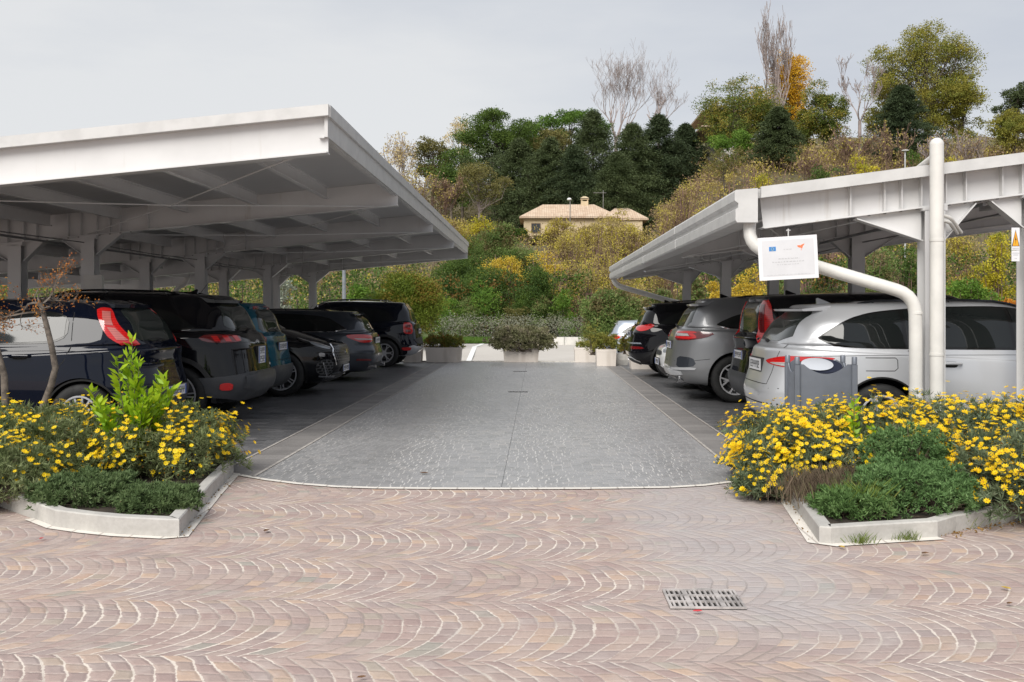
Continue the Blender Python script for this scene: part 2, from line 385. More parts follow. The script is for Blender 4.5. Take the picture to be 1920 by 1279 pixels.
PV = Mat('solar_panel'); X, Y, Z = PV.xyz(); fx = (X/.99).frac(); fy = (Y/1.64).frac(); PV.set(Base_Color=PV.mix(1-((fx.min(1-fx)).min((fy.min(1-fy))*1.6)).step(.012, .02), (.012, .016, .04), (.5, .5, .5)), Roughness=.12); PV = PV.m
def canopy(name, label, side):
    left = side == 'L'
    if left:
        YB = [9.37+4.685*i for i in range(5)]; Y0, Y1 = 9.27, 28.2; XE = -1.955; XF = -12.6; sl = .094
        ztop = P(620, 196, 9.3).z; zb1 = P(617, 214, 9.37).z; hb = P(617, 214, 9.37).z-P(620, 288, 9.37).z
        CX = (-6.37, -7.42); xb0 = XE-.02
    else:
        YB = [9.58+5.19*i for i in range(4)]; Y0, Y1 = 9.40, 25.85; XE = P(1380, 400, 9.4).x; XF = 12.5; sl = .128
        ztop = P(1380, 356, 9.4).z; zb1 = P(1425, 369, 9.58).z; hb = zb1-P(1432, 436, 9.58).z
        CX = (3.74, 4.68); xb0 = P(1424, 400, 9.58).x
    zr = lambda x: (x-XE)*sl                       # roof rise relative to the aisle edge
    root = empty(name, (CX[0], (YB[0]+YB[-1])/2, 0), label=label, cat='carport', group='solar carports either side of the drive')
    ox, oy = root.location.x, root.location.y
    def off(mb): 
        for v in mb.V: v.x -= ox; v.y -= oy
        return mb
    xa, xz = (XF, XE) if left else (XE, XF)
    th = .10
    # roof sheet
    mb = MB(); 
    def sloped(mb, x0, x1, y0, y1, zt, h, m=0):
        mb.slab([(x0, y0, zt+zr(x0)), (x1, y0, zt+zr(x1)), (x1, y0, zt+zr(x1)-h), (x0, y0, zt+zr(x0)-h)], (0, y1-y0, 0), m)
    sloped(mb, xa+.05, xz-.05, Y0+.05, Y1-.05, ztop-.015, .085)
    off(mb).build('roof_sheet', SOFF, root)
    mb = MB(); sloped(mb, xa+.12, xz-.12, Y0+.12, Y1-.12, ztop-.004, .010); off(mb).build('solar_panels', PV, root)
    # flashing: front, back, sides
    for y in (Y0, Y1-.04):
        mb = MB(); sloped(mb, xa-(0 if left else -.235), xz, y, y+.04, ztop, th*1.05); off(mb).build('flashing', GREYP, root)
    if left:
        mb = MB(); mb.box(XE-.045, XE+.012, Y0+.041, Y1-.041, ztop-.112, ztop-.002)
        mb.box(XE-.047, XE-.015, Y0+.05, Y1-.05, ztop-.30, ztop-.113); mb.box(XE-.10, XE-.048, Y0+.05, Y1-.05, ztop-.31, ztop-.296)
        off(mb).build('edge_flashing', GREYP, root)
        mb = MB(); z = ztop+zr(XF); mb.box(XF-.2, XF-.03, Y0, Y1, z-.32, z-.04); off(mb).build('gutter', WHITE, root)
        mb = MB()
        for k in range(7):
            x = -2.97-.985*k
            mb.V and 0
        for k in range(10):
            x = -2.97-.985*k; z1 = zb1-.02+zr(x)
            mb = MB()
            for a, b in zip(YB, YB[1:]):
                mb.box(x-.03, x+.035, a+.09, b-.09, z1-.17, z1-.155); mb.box(x-.004, x+.004, a+.09, b-.09, z1-.154, z1-.012); mb.box(x-.03, x+.035, a+.09, b-.09, z1-.011, z1)
                for yy in (a+.095, b-.105):
                    for zz in (.05, .12): mb.box(x-.02, x-.005, yy, yy+.012, z1-zz-.012, z1-zz, 1)
            off(mb).build('purlin', [WHITE, BOLT], root)
    else:
        # box gutter along the aisle edge: profile pushed down the row
        gx1 = P(1421, 400, 9.4).x; zt = ztop; zl = P(1382, 417, 9.4).z
        prof = [(XE, zt), (XE-.012, zt-.02), (XE-.012, zt-.10), (XE+.022, zt-.125), (XE+.022, zt-.165), (XE-.004, zt-.185), (XE-.004, zl+.02), (XE+.012, zl), (gx1, zl), (gx1, zt+zr(gx1)-.01)]
        mb = MB(); mb.slab([(x, Y0, z) for x, z in prof], (0, Y1-Y0, 0))
        for yy in (13.5, 17.6, 21.7):
            mb.slab([(x-.004 if x < XE+.1 else x, yy, z-.003 if z < zt-.2 else z+.003) for x, z in prof], (0, .05, 0))
        off(mb).build('gutter', GREYP, root)
        for k in range(9):
            x = 2.55+1.08*k; z1 = zb1-.01+zr(x); mb = MB()
            for a, b in zip(YB, YB[1:]):
                mb.box(x-.03, x+.03, a+.09, b-.09, z1-.14, z1-.128); mb.box(x-.004, x+.004, a+.09, b-.09, z1-.127, z1-.012); mb.box(x-.03, x+.03, a+.09, b-.09, z1-.011, z1)
            off(mb).build('purlin', WHITE, root)
    # beams
    for i, y in enumerate(YB):
        mb = MB(); e0 = xb0; e1 = XF+(.1 if left else -.1); fw = .075
        # tapered I beam, deeper towards the columns
        def zt_(x): return zb1+zr(x)-(.0 if left else 0)
        pts = lambda x, a, b: [(x, zt_(x)-a), (x, zt_(x)-b)]
        w0, w1 = (e1, e0) if left else (e0, e1)
        cham = .035
        A, B = (w0, w1)
        mb.slab([(A, y-.005, zt_(A)-.012), (B, y-.005, zt_(B)-.012), (B+(.0 if left else 0), y-.005, zt_(B)-hb+.012), (A+(0 if left else cham), y-.005, zt_(A)-hb+.012)], (0, .01, 0))
        for d0, d1 in ((0, .012), (hb-.012, hb)):
            ya = y-fw; yb = y+fw
            mb.slab([(A, ya, zt_(A)-d0), (B, ya, zt_(B)-d0), (B, ya, zt_(B)-d1), (A+(cham if (not left and d0) else 0), ya, zt_(A)-d1)], (0, 2*fw, 0))
        # stiffeners
        stx = []
        for c in CX: stx += [c-.30, c-.115, c+.115, c+.30]
        if not left: stx += [CX[0]-.78, CX[0]-.46]
        else: stx += [CX[0]+.85, CX[0]+.45]
        for x in stx:
            mb.slab([(x-.005, y-fw, zt_(x)-.013), (x+.005, y-fw, zt_(x)-.013), (x+.005, y-fw, zt_(x)-hb+.013), (x-.005, y-fw, zt_(x)-hb+.013)], (0, fw*2, 0))
        for q in range(9):
            x = CX[0]-.6+q*.15; zz = zt_(x)-hb
            mb.box(x-.01, x+.01, y-.055, y-.035, zz-.014, zz-.001, 1)
        off(mb).build('beam', [WHITE, BOLT], root)
        # columns with haunches
        for ci, cx in enumerate(CX):
            zt = zt_(cx)-hb; mb = MB(); hw = .095; dp = .10
            mb.box(cx-hw, cx+hw, y-dp, y-dp+.012, 0, zt-.04); mb.box(cx-hw, cx+hw, y+dp-.012, y+dp, 0, zt-.04); mb.box(cx-.006, cx+.006, y-dp+.012, y+dp-.012, 0, zt-.04)
            mb.box(cx-.17, cx+.17, y-.17, y+.17, 0, .02)
            # haunch plates
            o_ = -1 if left else -1
            sg = (1 if ci == 0 else -1) if left else (-1 if ci == 0 else 1)
            lo = zt-(.32 if not left else .27)
            for s_, ln in ((sg, .62 if not left else .36), (-sg, .30)):
                xo = cx+s_*hw
                pl = [(xo, y-.006, zt_(xo)-hb), (xo+s_*ln, y-.006, zt_(xo+s_*ln)-hb), (xo+s_*ln, y-.006, zt_(xo+s_*ln)-hb-.02), (xo, y-.006, lo)]
                if s_ < 0: pl = pl[::-1]
                mb.slab(pl, (0, .012, 0))
                q0, q1 = Vector((xo, y-.06, lo)), Vector((xo+s_*ln, y-.06, zt_(xo+s_*ln)-hb-.02))
                nn = Vector((q1.z-q0.z, 0, q0.x-q1.x)).normalized()*.010*(-1 if s_ > 0 else 1)
                mb.slab([q0, q1, q1+nn*-1, q0+nn*-1], (0, .12, 0))
            zt2 = zt_(cx)-hb
            mb.slab([(cx-hw-.02, y-dp, zt_(cx-hw-.02)-hb-.001), (cx+hw+.02, y-dp, zt_(cx+hw+.02)-hb-.001), (cx+hw+.02, y-dp, zt-.045), (cx-hw-.02, y-dp, zt-.045)], (0, 2*dp, 0))
            off(mb).build('column', WHITE, root)
    # cross bracing rods and cable tray
    for a, b in zip(YB, YB[1:]):
        for p, q in (((XE, a), (CX[0], b)), ((CX[0], a), (XE, b))):
            sgn = -1 if left else 1
            x0, x1 = p[0]+sgn*.35*(1 if p[0] == XE else 0), q[0]+sgn*.35*(1 if q[0] == XE else 0)
            mb = MB(); z0, z1 = zb1+zr(x0)-hb+.02, zb1+zr(x1)-hb+.02
            p0, p1 = Vector((x0, p[1]+.08, z0)), Vector((x1, q[1]-.08, z1)); mid_ = (p0+p1)/2-Vector((0, 0, .03))
            mb.tube([p0, mid_, p1], .008, 6); d = (p1-p0).normalized(); mb.tube([p0+d*.05, p0+d*.22], .016, 6)
            off(mb).build('brace_rod', WHITE if left else GREYP, root)
    mb = MB()
    xx = CX[0]-(.55 if left else -.5)
    for a, b in zip(YB, YB[1:]):
        z = zb1+zr(xx)-hb-.04; mb.tube([(xx, a, z), (xx, b, z)], .018, 6)
        mb.tube([(xx+.5, a, z-.01), (xx+.5, (a+b)/2, z-.03), (xx+.5, b, z-.01)], .009, 5)
    off(mb).build('conduit', FIX, root)
    for i, (a, b) in enumerate(zip(YB, YB[1:])):
        mb = MB(); x = CX[0]+(-1 if left else 1)*1.9; y = (a+b)/2; z = zb1+zr(x)-hb+.08
        mb.box(x-.05, x+.05, y-.6, y+.6, z-.05, z); off(mb).build('lamp_housing', GREYP, root)
    return root, dict(YB=YB, Y0=Y0, Y1=Y1, XE=XE, CX=CX, zt=ztop, zb1=zb1, hb=hb, zr=zr, ox=ox, oy=oy, off=off)
cL, dL = canopy('solar_carport', 'white steel carport on the left, its high edge towards the drive', 'L')
cR, dR = canopy('solar_carport', 'white steel carport on the right, its gutter edge towards the drive', 'R')
off = dR['off']
# near downpipe of the right carport
yy = 9.36
def Q(px, py, y=yy): return P(px, py, y)
def arc_path(pts, r=.12, n=5):
    out = [pts[0]]
    for a, b, c in zip(pts, pts[1:], pts[2:]):
        u = (a-b).normalized(); v = (c-b).normalized()
        p, q = b+u*r, b+v*r
        for i in range(n+1):
            t = i/n; out.append(p*(1-t)**2+b*2*t*(1-t)+q*t*t)
    return out+[pts[-1]]
pts = arc_path([Q(1406, 415, 9.55), Q(1404, 462, 9.5), Q(1715, 554, 9.3), Q(1717, 620, 9.3), Vector((Q(1717, 700, 9.3).x, 9.3, 0))], .17)
mb = MB(); mb.tube(pts, .060, 16)
for py in (587, 730): 
    q = Q(1717, py, 9.3); mb.tube([q-Vector((0, 0, .012)), q+Vector((0, 0, .012))], .064, 16)
off(mb).build('downpipe', WHITE2, cR, True, 50)
mb = MB(); q = Q(1754, 272, 9.3); mb.tube([(q.x, 9.27, 0), (q.x, 9.27, q.z)], .062, 16)
r_ = []
for k in range(7):
    a = math.pi/2*k/6; r_.append((.062*math.cos(a), q.z+.03*0+.062*math.sin(a)))
mb.lathe([(r, z) for r, z in r_], 16, 0, Matrix.Translation((q.x, 9.27, 0)))
a = Q(1752, 291, 9.3); b = Q(1722, 316, 9.55); mb.tube([Vector((a.x, 9.27, a.z)), Vector((b.x, 9.7, b.z-.02))], .028, 10)
a = Q(1754, 330, 9.27)
for z in (2.05, 1.0): mb.tube([(q.x, 9.27, z-.012), (q.x, 9.27, z+.012)], .066, 16)
off(mb).build('standpipe', WHITE2, cR, True, 50)
mb = MB(); pp = arc_path([Q(1768, 404, 9.42), Q(1782, 408, 9.42), Q(1802, 436, 9.6)], .04)
mb.tube(pp, .018, 8); pp = arc_path([Q(1768, 414, 9.42), Q(1780, 416, 9.42), Q(1795, 438, 9.6)], .04); mb.tube(pp, .018, 8)
off(mb).build('hose', WHITE2, cR, True, 50)
# far downpipe
ye = 25.7
pts = arc_path([P(1150, 519, ye), P(1151, 534, ye), P(1262, 566, ye), P(1275, 568, ye)], .2)
mb = MB(); mb.tube(pts, .065, 12); off(mb).build('downpipe', WHITE2, cR, True, 50)
# left: far gutter outlet pipe and electrical box seen under the roof
offL = dL['off']
yb = 18.6
for nm, (px, py, ww, hh) in (('junction_box', (182, 548, .26, .48)),):
    q = P(px, py, 14.0); mb = MB(); mb.box(q.x-ww/2, q.x+ww/2, 13.86, 13.94, q.z-hh/2, q.z+hh/2); offL(mb).build(nm, WHITE2, cL)
mb = MB(); pts = arc_path([P(350, 520, 27), P(350, 530, 27), P(330, 541, 27), P(329, 556, 27)], .12); mb.tube(pts, .07, 10); offL(mb).build('downpipe', WHITE2, cL, True, 50)
# ------------------------------------------------------------------ information board hung under the right beam
SGN = plain('sign_board', (.62, .62, .64), .35, var=.03); SGE = plain('sign_edge', (.72, .72, .74), .35, var=.02)
q0, q1, q2, q3 = P(1421, 447, 9.22), P(1532, 440, 9.12), P(1534, 520, 9.12), P(1424, 527, 9.22)
t = empty('information_board', (q0+q1+q2+q3)/4, label='white information board with blue flag and orange emblem hanging under the carport beam', cat='sign')
cc = (q0+q1+q2+q3)/4; ux = (q1-q0).normalized(); wd = (q1-q0).length; ht = (q0-q3).length
uz = Vector((0, 0, 1)); uz = (uz-ux*uz.dot(ux)).normalized(); un = ux.cross(uz).normalized()
MW = Matrix((ux, -un, uz)).transposed().to_4x4()   # local x right, y away from the viewer, z up
def sbox(mb, a, b, c, d, y0, y1, m=0): mb.box(a, b, y0, y1, c, d, m, MW)
mb = MB(); sbox(mb, -wd/2, wd/2, -ht/2, ht/2, -.006, .006); mb.build('board', SGE, t)
mb = MB(); sbox(mb, -wd/2+.035, wd/2-.03, -ht/2+.035, ht/2-.03, -.0075, -.0061); mb.build('face', SGN, t)
BLU = plain('flag_blue', (.03, .20, .52), .4, var=.02); YEL = plain('flag_yellow', (.9, .75, .05), .4, var=.02); ORG = plain('emblem_orange', (.85, .20, .08), .4, var=.02); TXT = plain('sign_text', (.42, .42, .43), .5, var=.02)
fx, fz = -wd*.255, ht*.225; fl = MB(); sbox(fl, fx-.03, fx+.03, fz-.02, fz+.02, -.0090, -.0076); fl = fl.build('flag', BLU, t)
mb = MB()
for k in range(12):
    a = k*math.pi/6; sx_, sz_ = fx+.012*math.cos(a), fz+.012*math.sin(a)
    mb.slab([MW @ Vector((sx_+.0028*(1 if i % 2 == 0 else .4)*math.sin(i*math.pi/5), -.0091, sz_+.0028*(1 if i % 2 == 0 else .4)*math.cos(i*math.pi/5))) for i in range(10)], MW.to_3x3() @ Vector((0, -.0007, 0)))
mb.build('stars', YEL, fl)
mb = MB(); ox_, oz_ = wd*.23, ht*.245
for poly in ([(-.035, .012), (-.012, .013), (.004, .004), (-.008, -.012), (-.03, -.002)], [(-.005, .011), (.02, .024), (.031, .022), (.018, .006), (.006, .0)], [(.0, .0), (.016, .003), (.010, -.012), (.000, -.022), (-.004, -.014)], [(-.004, -.027), (.004, -.027), (.004, -.033), (-.004, -.033)]):
    mb.slab([MW @ Vector((ox_+x, -.0077, oz_+z)) for x, z in poly], MW.to_3x3() @ Vector((0, -.0012, 0)))
mb.build('emblem', ORG, t)
rg = random.Random(4); mb = MB()
for z0, x0, x1, h_ in ((ht*.20, -.035, .04, .007), (-.005, -.085, .10, .010), (-.033, -.14, .14, .011), (-.058, -.10, .095, .007), (-ht*.385, -.19, .19, .0035)):
    x = x0
    while x < x1:
        wl = rg.uniform(.010, .034); xe = min(x+wl, x1); n_ = max(1, int((xe-x)/.0042))
        for i in range(n_):
            hh_ = h_*rg.choice((.6, .6, 1, .8)); xx = x+i*.0042; sbox(mb, xx, xx+.0026, z0-h_/2, z0-h_/2+hh_, -.0086, -.0076)
            if rg.random() < .6: sbox(mb, xx+.0026, xx+.0042, z0-h_/2+hh_*.45, z0-h_/2+hh_*.6, -.0086, -.0076)
        x = xe+.006
mb.build('lettering', TXT, t)
mb = MB(); k = P(1478, 436, 9.22); kk = k-t.location; mb.tube([kk+Vector((0, 0, .035)), Vector((kk.x, kk.y, ht/2-.01))], .006, 6); mb.tube([kk+Vector((-.02, 0, .02)), kk+Vector((.02, 0, .02))], .005, 6); mb.build('hanger', GREYP, t)
# warning plates on the second column
q = P(1904, 458, 9.45); xs0, xs1 = P(1896.5, 458, 9.45).x, P(1911.5, 458, 9.45).x; wd2 = xs1-xs0
t = empty('warning_sign', (q.x, 9.45, q.z), label='yellow triangle warning sign above a white notice on the column at the right edge', cat='sign')
zz = lambda py: P(1904, py, 9.45).z-q.z
MB().box(-wd2/2, wd2/2, -.003, .003, zz(469), zz(427)).build('warning_plate', SGE, t)
tri = lambda s, dy, m, mb: mb.slab([(-wd2/2*s, -.0032-dy, zz(462)+(1-s)*.02), (wd2/2*s, -.0032-dy, zz(462)+(1-s)*.02), (0, -.0032-dy, zz(430)-(1-s)*.06)], (0, -.001, 0), m)
mb = MB(); tri(.95, 0, 0, mb); tri(.74, .0012, 1, mb)
mb.slab([(.003, -.0058, zz(440)), (-.007, -.0058, zz(450)), (-.001, -.0058, zz(450)), (-.004, -.0058, zz(459)), (.007, -.0058, zz(448)), (.001, -.0058, zz(448))], (0, -.001, 0), 0)
mb.build('triangle', [plain('sign_black', (.02, .02, .02), .5), plain('sign_amber', (.85, .38, .02), .4, var=.03)], t)
mb = MB(); mb.box(-wd2/2, wd2/2, -.003, .003, zz(490), zz(470)); pl = mb.build('notice_plate', SGE, t)
mb = MB()
for py in (465, 466.6): mb.box(-wd2*.4, wd2*.4, -.0045, -.0032, zz(py)-.003, zz(py))
for py, a in ((474, .38), (477.5, .3), (484, .12)):
    x = -wd2*a
    while x < wd2*a: mb.box(x, x+.005, -.0045, -.0032, zz(py)-.007, zz(py)); x += .008
mb.build('lettering', TXT, pl)
# ------------------------------------------------------------------ cars
def paint(name, c, metal=.0, rough=.32, flake=0):
    M = Mat(name); n = M.noise(3, 3)
    M.set(Base_Color=M.mix(n, c, tuple(x*.93 for x in c)), Metallic=metal, Roughness=rough)
    M.b.inputs['Coat Weight'].default_value = 1; M.b.inputs['Coat Roughness'].default_value = .03; M.b.inputs['Specular IOR Level'].default_value = 0.0 if max(c) < .2 else .4; M.b.inputs['Coat IOR'].default_value = 1.42; return M.m
PB = paint('black_car_paint', (.006, .006, .008)); PN = paint('night_blue_paint', (.004, .006, .014), .0); PT = paint('teal_car_paint', (.012, .085, .125), .2)
PS = paint('silver_car_paint', (.56, .57, .59), .35, .36); PG = paint('grey_car_paint', (.24, .245, .255), .5, .36); PDG = paint('dark_grey_paint', (.055, .062, .075), .5, .36)
PW = paint('white_car_paint', (.74, .74, .74)); PLB = paint('silver_blue_paint', (.36, .40, .46), .5, .36); PGR = paint('charcoal_paint', (.016, .017, .02), .2)
GLASS = Mat('car_glass'); GLASS.set(Base_Color=(.010, .012, .012), Roughness=.03); GLASS.b.inputs['Specular IOR Level'].default_value = .55; GLASS = GLASS.m
RGLASS = Mat('rear_glass'); RGLASS.set(Base_Color=(.022, .028, .025), Roughness=.04); RGLASS = RGLASS.m
PLAS = plain('black_trim_plastic', (.022, .022, .023), .55, var=.1, scale=20, bump=.1); GPLAS = plain('grey_bumper_plastic', (.052, .055, .062), .45, var=.1)
GLOSSB = plain('gloss_black_trim', (.008, .008, .008), .12, var=0); CHR = plain('chrome_trim', (.75, .75, .76), .16, 1, var=.03)
def lens(name, c, em=0):
    M = Mat(name); X, Y, Z = M.xyz(); n = M.noise(5, 2); st = ((Z*42).frac()-.5).abs()
    M.set(Base_Color=M.mix(st.step(.2, .45)*.4, c, tuple(x*.45 for x in c)), Roughness=.12); M.b.inputs['Coat Weight'].default_value = 1
    return M.m
RED = lens('red_lens', (.62, .012, .012)); DRED = lens('dark_red_lens', (.16, .008, .010)); CLR = lens('clear_lens', (.46, .44, .43)); PINK = lens('pale_red_lens', (.55, .16, .14)); HEADL = lens('headlamp_lens', (.30, .32, .35))
RUB = plain('tyre_rubber', (.018, .018, .018), .75, var=.2, scale=14, bump=.2); RIMS = plain('silver_alloy', (.66, .66, .68), .35, .35, var=.05); RIMD = plain('dark_alloy', (.03, .03, .032), .35, .5); DISC = plain('brake_disc', (.12, .12, .12), .4, .8); CAL = plain('red_caliper', (.5, .03, .02), .4)
PLW = plain('plate_white', (.74, .74, .76), .4, var=.03); PLB_ = plain('plate_blue', (.03, .10, .42), .4, var=.02); PLT = plain('plate_black', (.02, .02, .025), .5, var=.02); WELL = plain('wheel_well', (.008, .008, .008), .95)
SEAM = plain('panel_gap', (.006, .006, .006), .8)
def crom(A, k):
    """catmull-rom of rows A, k steps per span"""
    A = np.asarray(A, float); n = len(A); out = []
    for i in range(n-1):
        p0, p1, p2, p3 = A[max(i-1, 0)], A[i], A[i+1], A[min(i+2, n-1)]
        for j in range(k):
            t = j/k; m1 = (p2-p0)*.42; m2 = (p3-p1)*.42
            # keep it monotone: never swing past the neighbours
            h = (2*t**3-3*t**2+1)*p1+(t**3-2*t**2+t)*m1+(-2*t**3+3*t**2)*p2+(t**3-t**2)*m2
            lo, hi = np.minimum(p1, p2), np.maximum(p1, p2)
            out.append(np.clip(h, lo, hi))
    out.append(A[-1]); return np.array(out)
NA = 112
def ring_body(rings, rc=.05, sag=0):
    """rings: xr zr xf zf w nr nf, bottom to top"""
    Rr = crom(rings, 5); V = []
    for xr, zr, xf, zf, w_, nr, nf in Rr:
        xm = (xr+xf)/2; hl = (xf-xr)/2
        for j in range(NA):
            a = 2*math.pi*j/NA; c, s = math.cos(a), math.sin(a); n = nf if c >= 0 else nr
            r = (abs(c)**n+abs(s)**n)**(-1/n); u = c*r; v = s*r
            t = (u+1)/2; z = zr*(1-t)+zf*t
            if z > .9*max(zr, zf) and sag: z += 0
            V.append((xm+u*hl, v*w_, z))
    m = len(Rr); Fc = [(i*NA+j, i*NA+(j+1)%NA, (i+1)*NA+(j+1)%NA, (i+1)*NA+j) for i in range(m-1) for j in range(NA)]
    top = V[(m-1)*NA:]; zx = sum(p[2] for p in top)/NA; xx = sum(p[0] for p in top)/NA
    b = (m-1)*NA
    for sfac, dz in ((.66, .012), (.33, .018), (.02, .02)):
        nb = len(V)
        V += [(xx+(p[0]-xx)*(.35+.65*sfac if sfac > .1 else .3), p[1]*sfac, p[2]+dz*rc/.05) for p in top]
        Fc += [(b+j, b+(j+1)%NA, nb+(j+1)%NA, nb+j) for j in range(NA)]; b = nb
    Fc.append(tuple(range(b, b+NA))); Fc.append(tuple(range(NA))[::-1])
    return V, Fc
def std_rings(L, Hh, W, zb, zh, zc, xh, xw, xb, zrb, xt, wr=.75, nr=4.6, nf=4.2, rlow=0, tail=0, sill=.22, bump=.03, htop=None):
    htop = Hh if htop is None else htop
    sh = zb-.07
    return [
     (.55, sill-.02, L-.6, sill-.03, W*.80, 4, 4),
     (.20, sill+.0, L-.24, sill-.02, W*.93, nr, nf),
     (.06, sill+.10, L-.07, sill+.10, W*.975, nr, nf),
     (.00, .50, L-.01, .46, W*.992, nr, nf),
     (.015, .60, L, .56, W, nr, nf),
     (.055+tail*.3, zrb-.26, L-.01, zh-.16, W*.998, nr, nf),
     (.075+tail*.5, zrb-.16, L-.06, zh-.05, W*.99, nr, nf),
     (xb-.05, zrb-.035, L-.16, zh, W*.975, nr, nf),
     (xb-.01, zrb-.005, L-.30, zh+.025, W*.955, nr, nf*.9),
     (xb+.02, zrb+.02, L-xh+.15, zc-.01, W*.93, nr, 3.2),
     (xb+.05, zrb+.05, L-xh, zc+.02, W*.915, nr+1, 3.0),
     (xb+(xt-xb)*.5, zrb+(Hh-zrb)*.5, L-xh-(xw-xh)*.5, zc+(Hh-zc)*.53, W*(.915+wr)*.5+.012, nr+1.4, 3.3),
     (xt-.03, Hh-.105-rlow, L-xw, htop-.085, W*wr+.02, nr+1.6, 3.6),
     (xt+.0, Hh-.055-rlow, L-xw-.12, htop-.042, W*wr-.03, nr+1.6, 3.6),
     (xt+.06, Hh-.030-rlow*.9, L-xw-.30, htop-.022, W*wr-.10, 5, 3.4),
     (xt+.42, Hh-.020-rlow*.6, L-xw-.6, htop-.015, W*wr-.22, 3.6, 3.2)]
class Skin:
    def __init__(s, V, Fc, L): s.b = BVHTree.FromPolygons([Vector(v) for v in V], Fc); s.L = L
    def hit(s, mode, u, v, sd=1):
        if mode == 'side': o, d = Vector((u, 3*sd, v)), Vector((0, -sd, 0))
        elif mode == 'rear': o, d = Vector((-3, u*sd, v)), Vector((1, 0, 0))
        elif mode == 'front': o, d = Vector((s.L+3, u*sd, v)), Vector((-1, 0, 0))
        elif mode == 'top': o, d = Vector((u, v*sd, 5)), Vector((0, 0, -1))
        elif mode == 'rc':
            a = math.radians(u); q = Vector((-math.cos(a), sd*math.sin(a), 0)); o = Vector((1.1, 0, v))+q*4; d = -q
        elif mode == 'fc':
            a = math.radians(u); q = Vector((math.cos(a), sd*math.sin(a), 0)); o = Vector((s.L-1.1, 0, v))+q*4; d = -q
        p, n, i, t = s.b.ray_cast(o, d)
        if p is None: p, n, i, t = s.b.find_nearest(o+d*3)
        if n.dot(d) > 0: n = -n
        return p, n
def chaik(poly, k=2):
    for _ in range(k):
        q = []
        for a, b in zip(poly, poly[1:]+poly[:1]):
            q += [(a[0]*.8+b[0]*.2, a[1]*.8+b[1]*.2), (a[0]*.2+b[0]*.8, a[1]*.2+b[1]*.8)]
        poly = q
    return poly
def patch_grid(mb, sk, mode, G_, off, sd, m=0, depth=.012):
    """G_[i][j] = (u,v) grid laid on the skin, lifted by off, with a rim going back in"""
    ni, nj = len(G_), len(G_[0]); b = len(mb.V); Pn = [[sk.hit(mode, u, v, sd) for u, v in row] for row in G_]
    for row in Pn:
        for p, n in row: mb.V.append(p+n*off)
    for row in Pn:
        for p, n in row: mb.V.append(p-n*depth)
    f = []
    for i in range(ni-1):
        for j in range(nj-1): f.append((b+i*nj+j, b+(i+1)*nj+j, b+(i+1)*nj+j+1, b+i*nj+j+1))
    N = ni*nj; bd = [(i, 0) for i in range(ni)]+[(ni-1, j) for j in range(1, nj)]+[(i, nj-1) for i in range(ni-2, -1, -1)]+[(0, j) for j in range(nj-2, 0, -1)]
    for (i0, j0), (i1, j1) in zip(bd, bd[1:]+bd[:1]):
        f.append((b+i0*nj+j0, b+N+i0*nj+j0, b+N+i1*nj+j1, b+i1*nj+j1))
    # orientation: outward along the skin normal
    q = f[len(f)//8]; fn = (mb.V[q[1]]-mb.V[q[0]]).cross(mb.V[q[2]]-mb.V[q[0]])
    if fn.dot(Pn[ni//2][nj//2][1]) < 0: f = [t[::-1] for t in f]
    mb.F += f; mb.M += [m]*len(f)
def patch(sk, mode, poly, off=.004, sd=1, rnd=2, nu=None, nv=6, mb=None, m=0):
    nv = max(nv, 8) if nv > 3 else nv
    mb = mb or MB(); poly = chaik(list(poly), rnd) if rnd else list(poly)
    us = [p[0] for p in poly]; u0, u1 = min(us), max(us); span = u1-u0
    nu = nu or 24; e = span*1e-4
    st = sorted(set([u0+e+(span-2*e)*i/nu for i in range(nu+1)]+([min(max(u, u0+e), u1-e) for u in us] if not rnd else [])))
    G_ = []
    for u in st:
        vs = []
        for (a, b), (c, d) in zip(poly, poly[1:]+poly[:1]):
            if (a-u)*(c-u) <= 0 and abs(a-c) > 1e-9: vs.append(b+(d-b)*(u-a)/(c-a))
        lo, hi = min(vs), max(vs); G_.append([(u, lo+(hi-lo)*j/nv) for j in range(nv+1)])
    patch_grid(mb, sk, mode, G_, off, sd, m); return mb
def ribbon(sk, mode, pts, wd, off=.003, sd=1, mb=None, m=0, step=.06):
    """thin band along a path on the skin"""
    mb = mb or MB(); P2 = [Vector(p) for p in pts]; Q_ = [P2[0]]
    for a, b in zip(P2, P2[1:]):
        k = max(1, int((b-a).length/(step if mode not in ('rc', 'fc') else 3)))
        Q_ += [a+(b-a)*i/k for i in range(1, k+1)]
    G_ = []
    for i, p in enumerate(Q_):
        t = (Q_[min(i+1, len(Q_)-1)]-Q_[max(i-1, 0)]).normalized(); n = Vector((-t.y, t.x)); h = wd/2
        sx_ = 50 if mode in ('rc', 'fc') else 1
        G_.append([(p.x+n.x*h*sx_ if sx_ == 1 else p.x, p.y-h if sx_ > 1 else p.y-n.y*-h*-1)]+[(p.x-n.x*h*sx_ if sx_ == 1 else p.x, p.y+h if sx_ > 1 else p.y+n.y*h)]) if sx_ > 1 else G_.append([(p.x-n.x*h, p.y-n.y*h), (p.x+n.x*h, p.y+n.y*h)])
    patch_grid(mb, sk, mode, G_, off, sd, m); return mb
WHEELS = {}
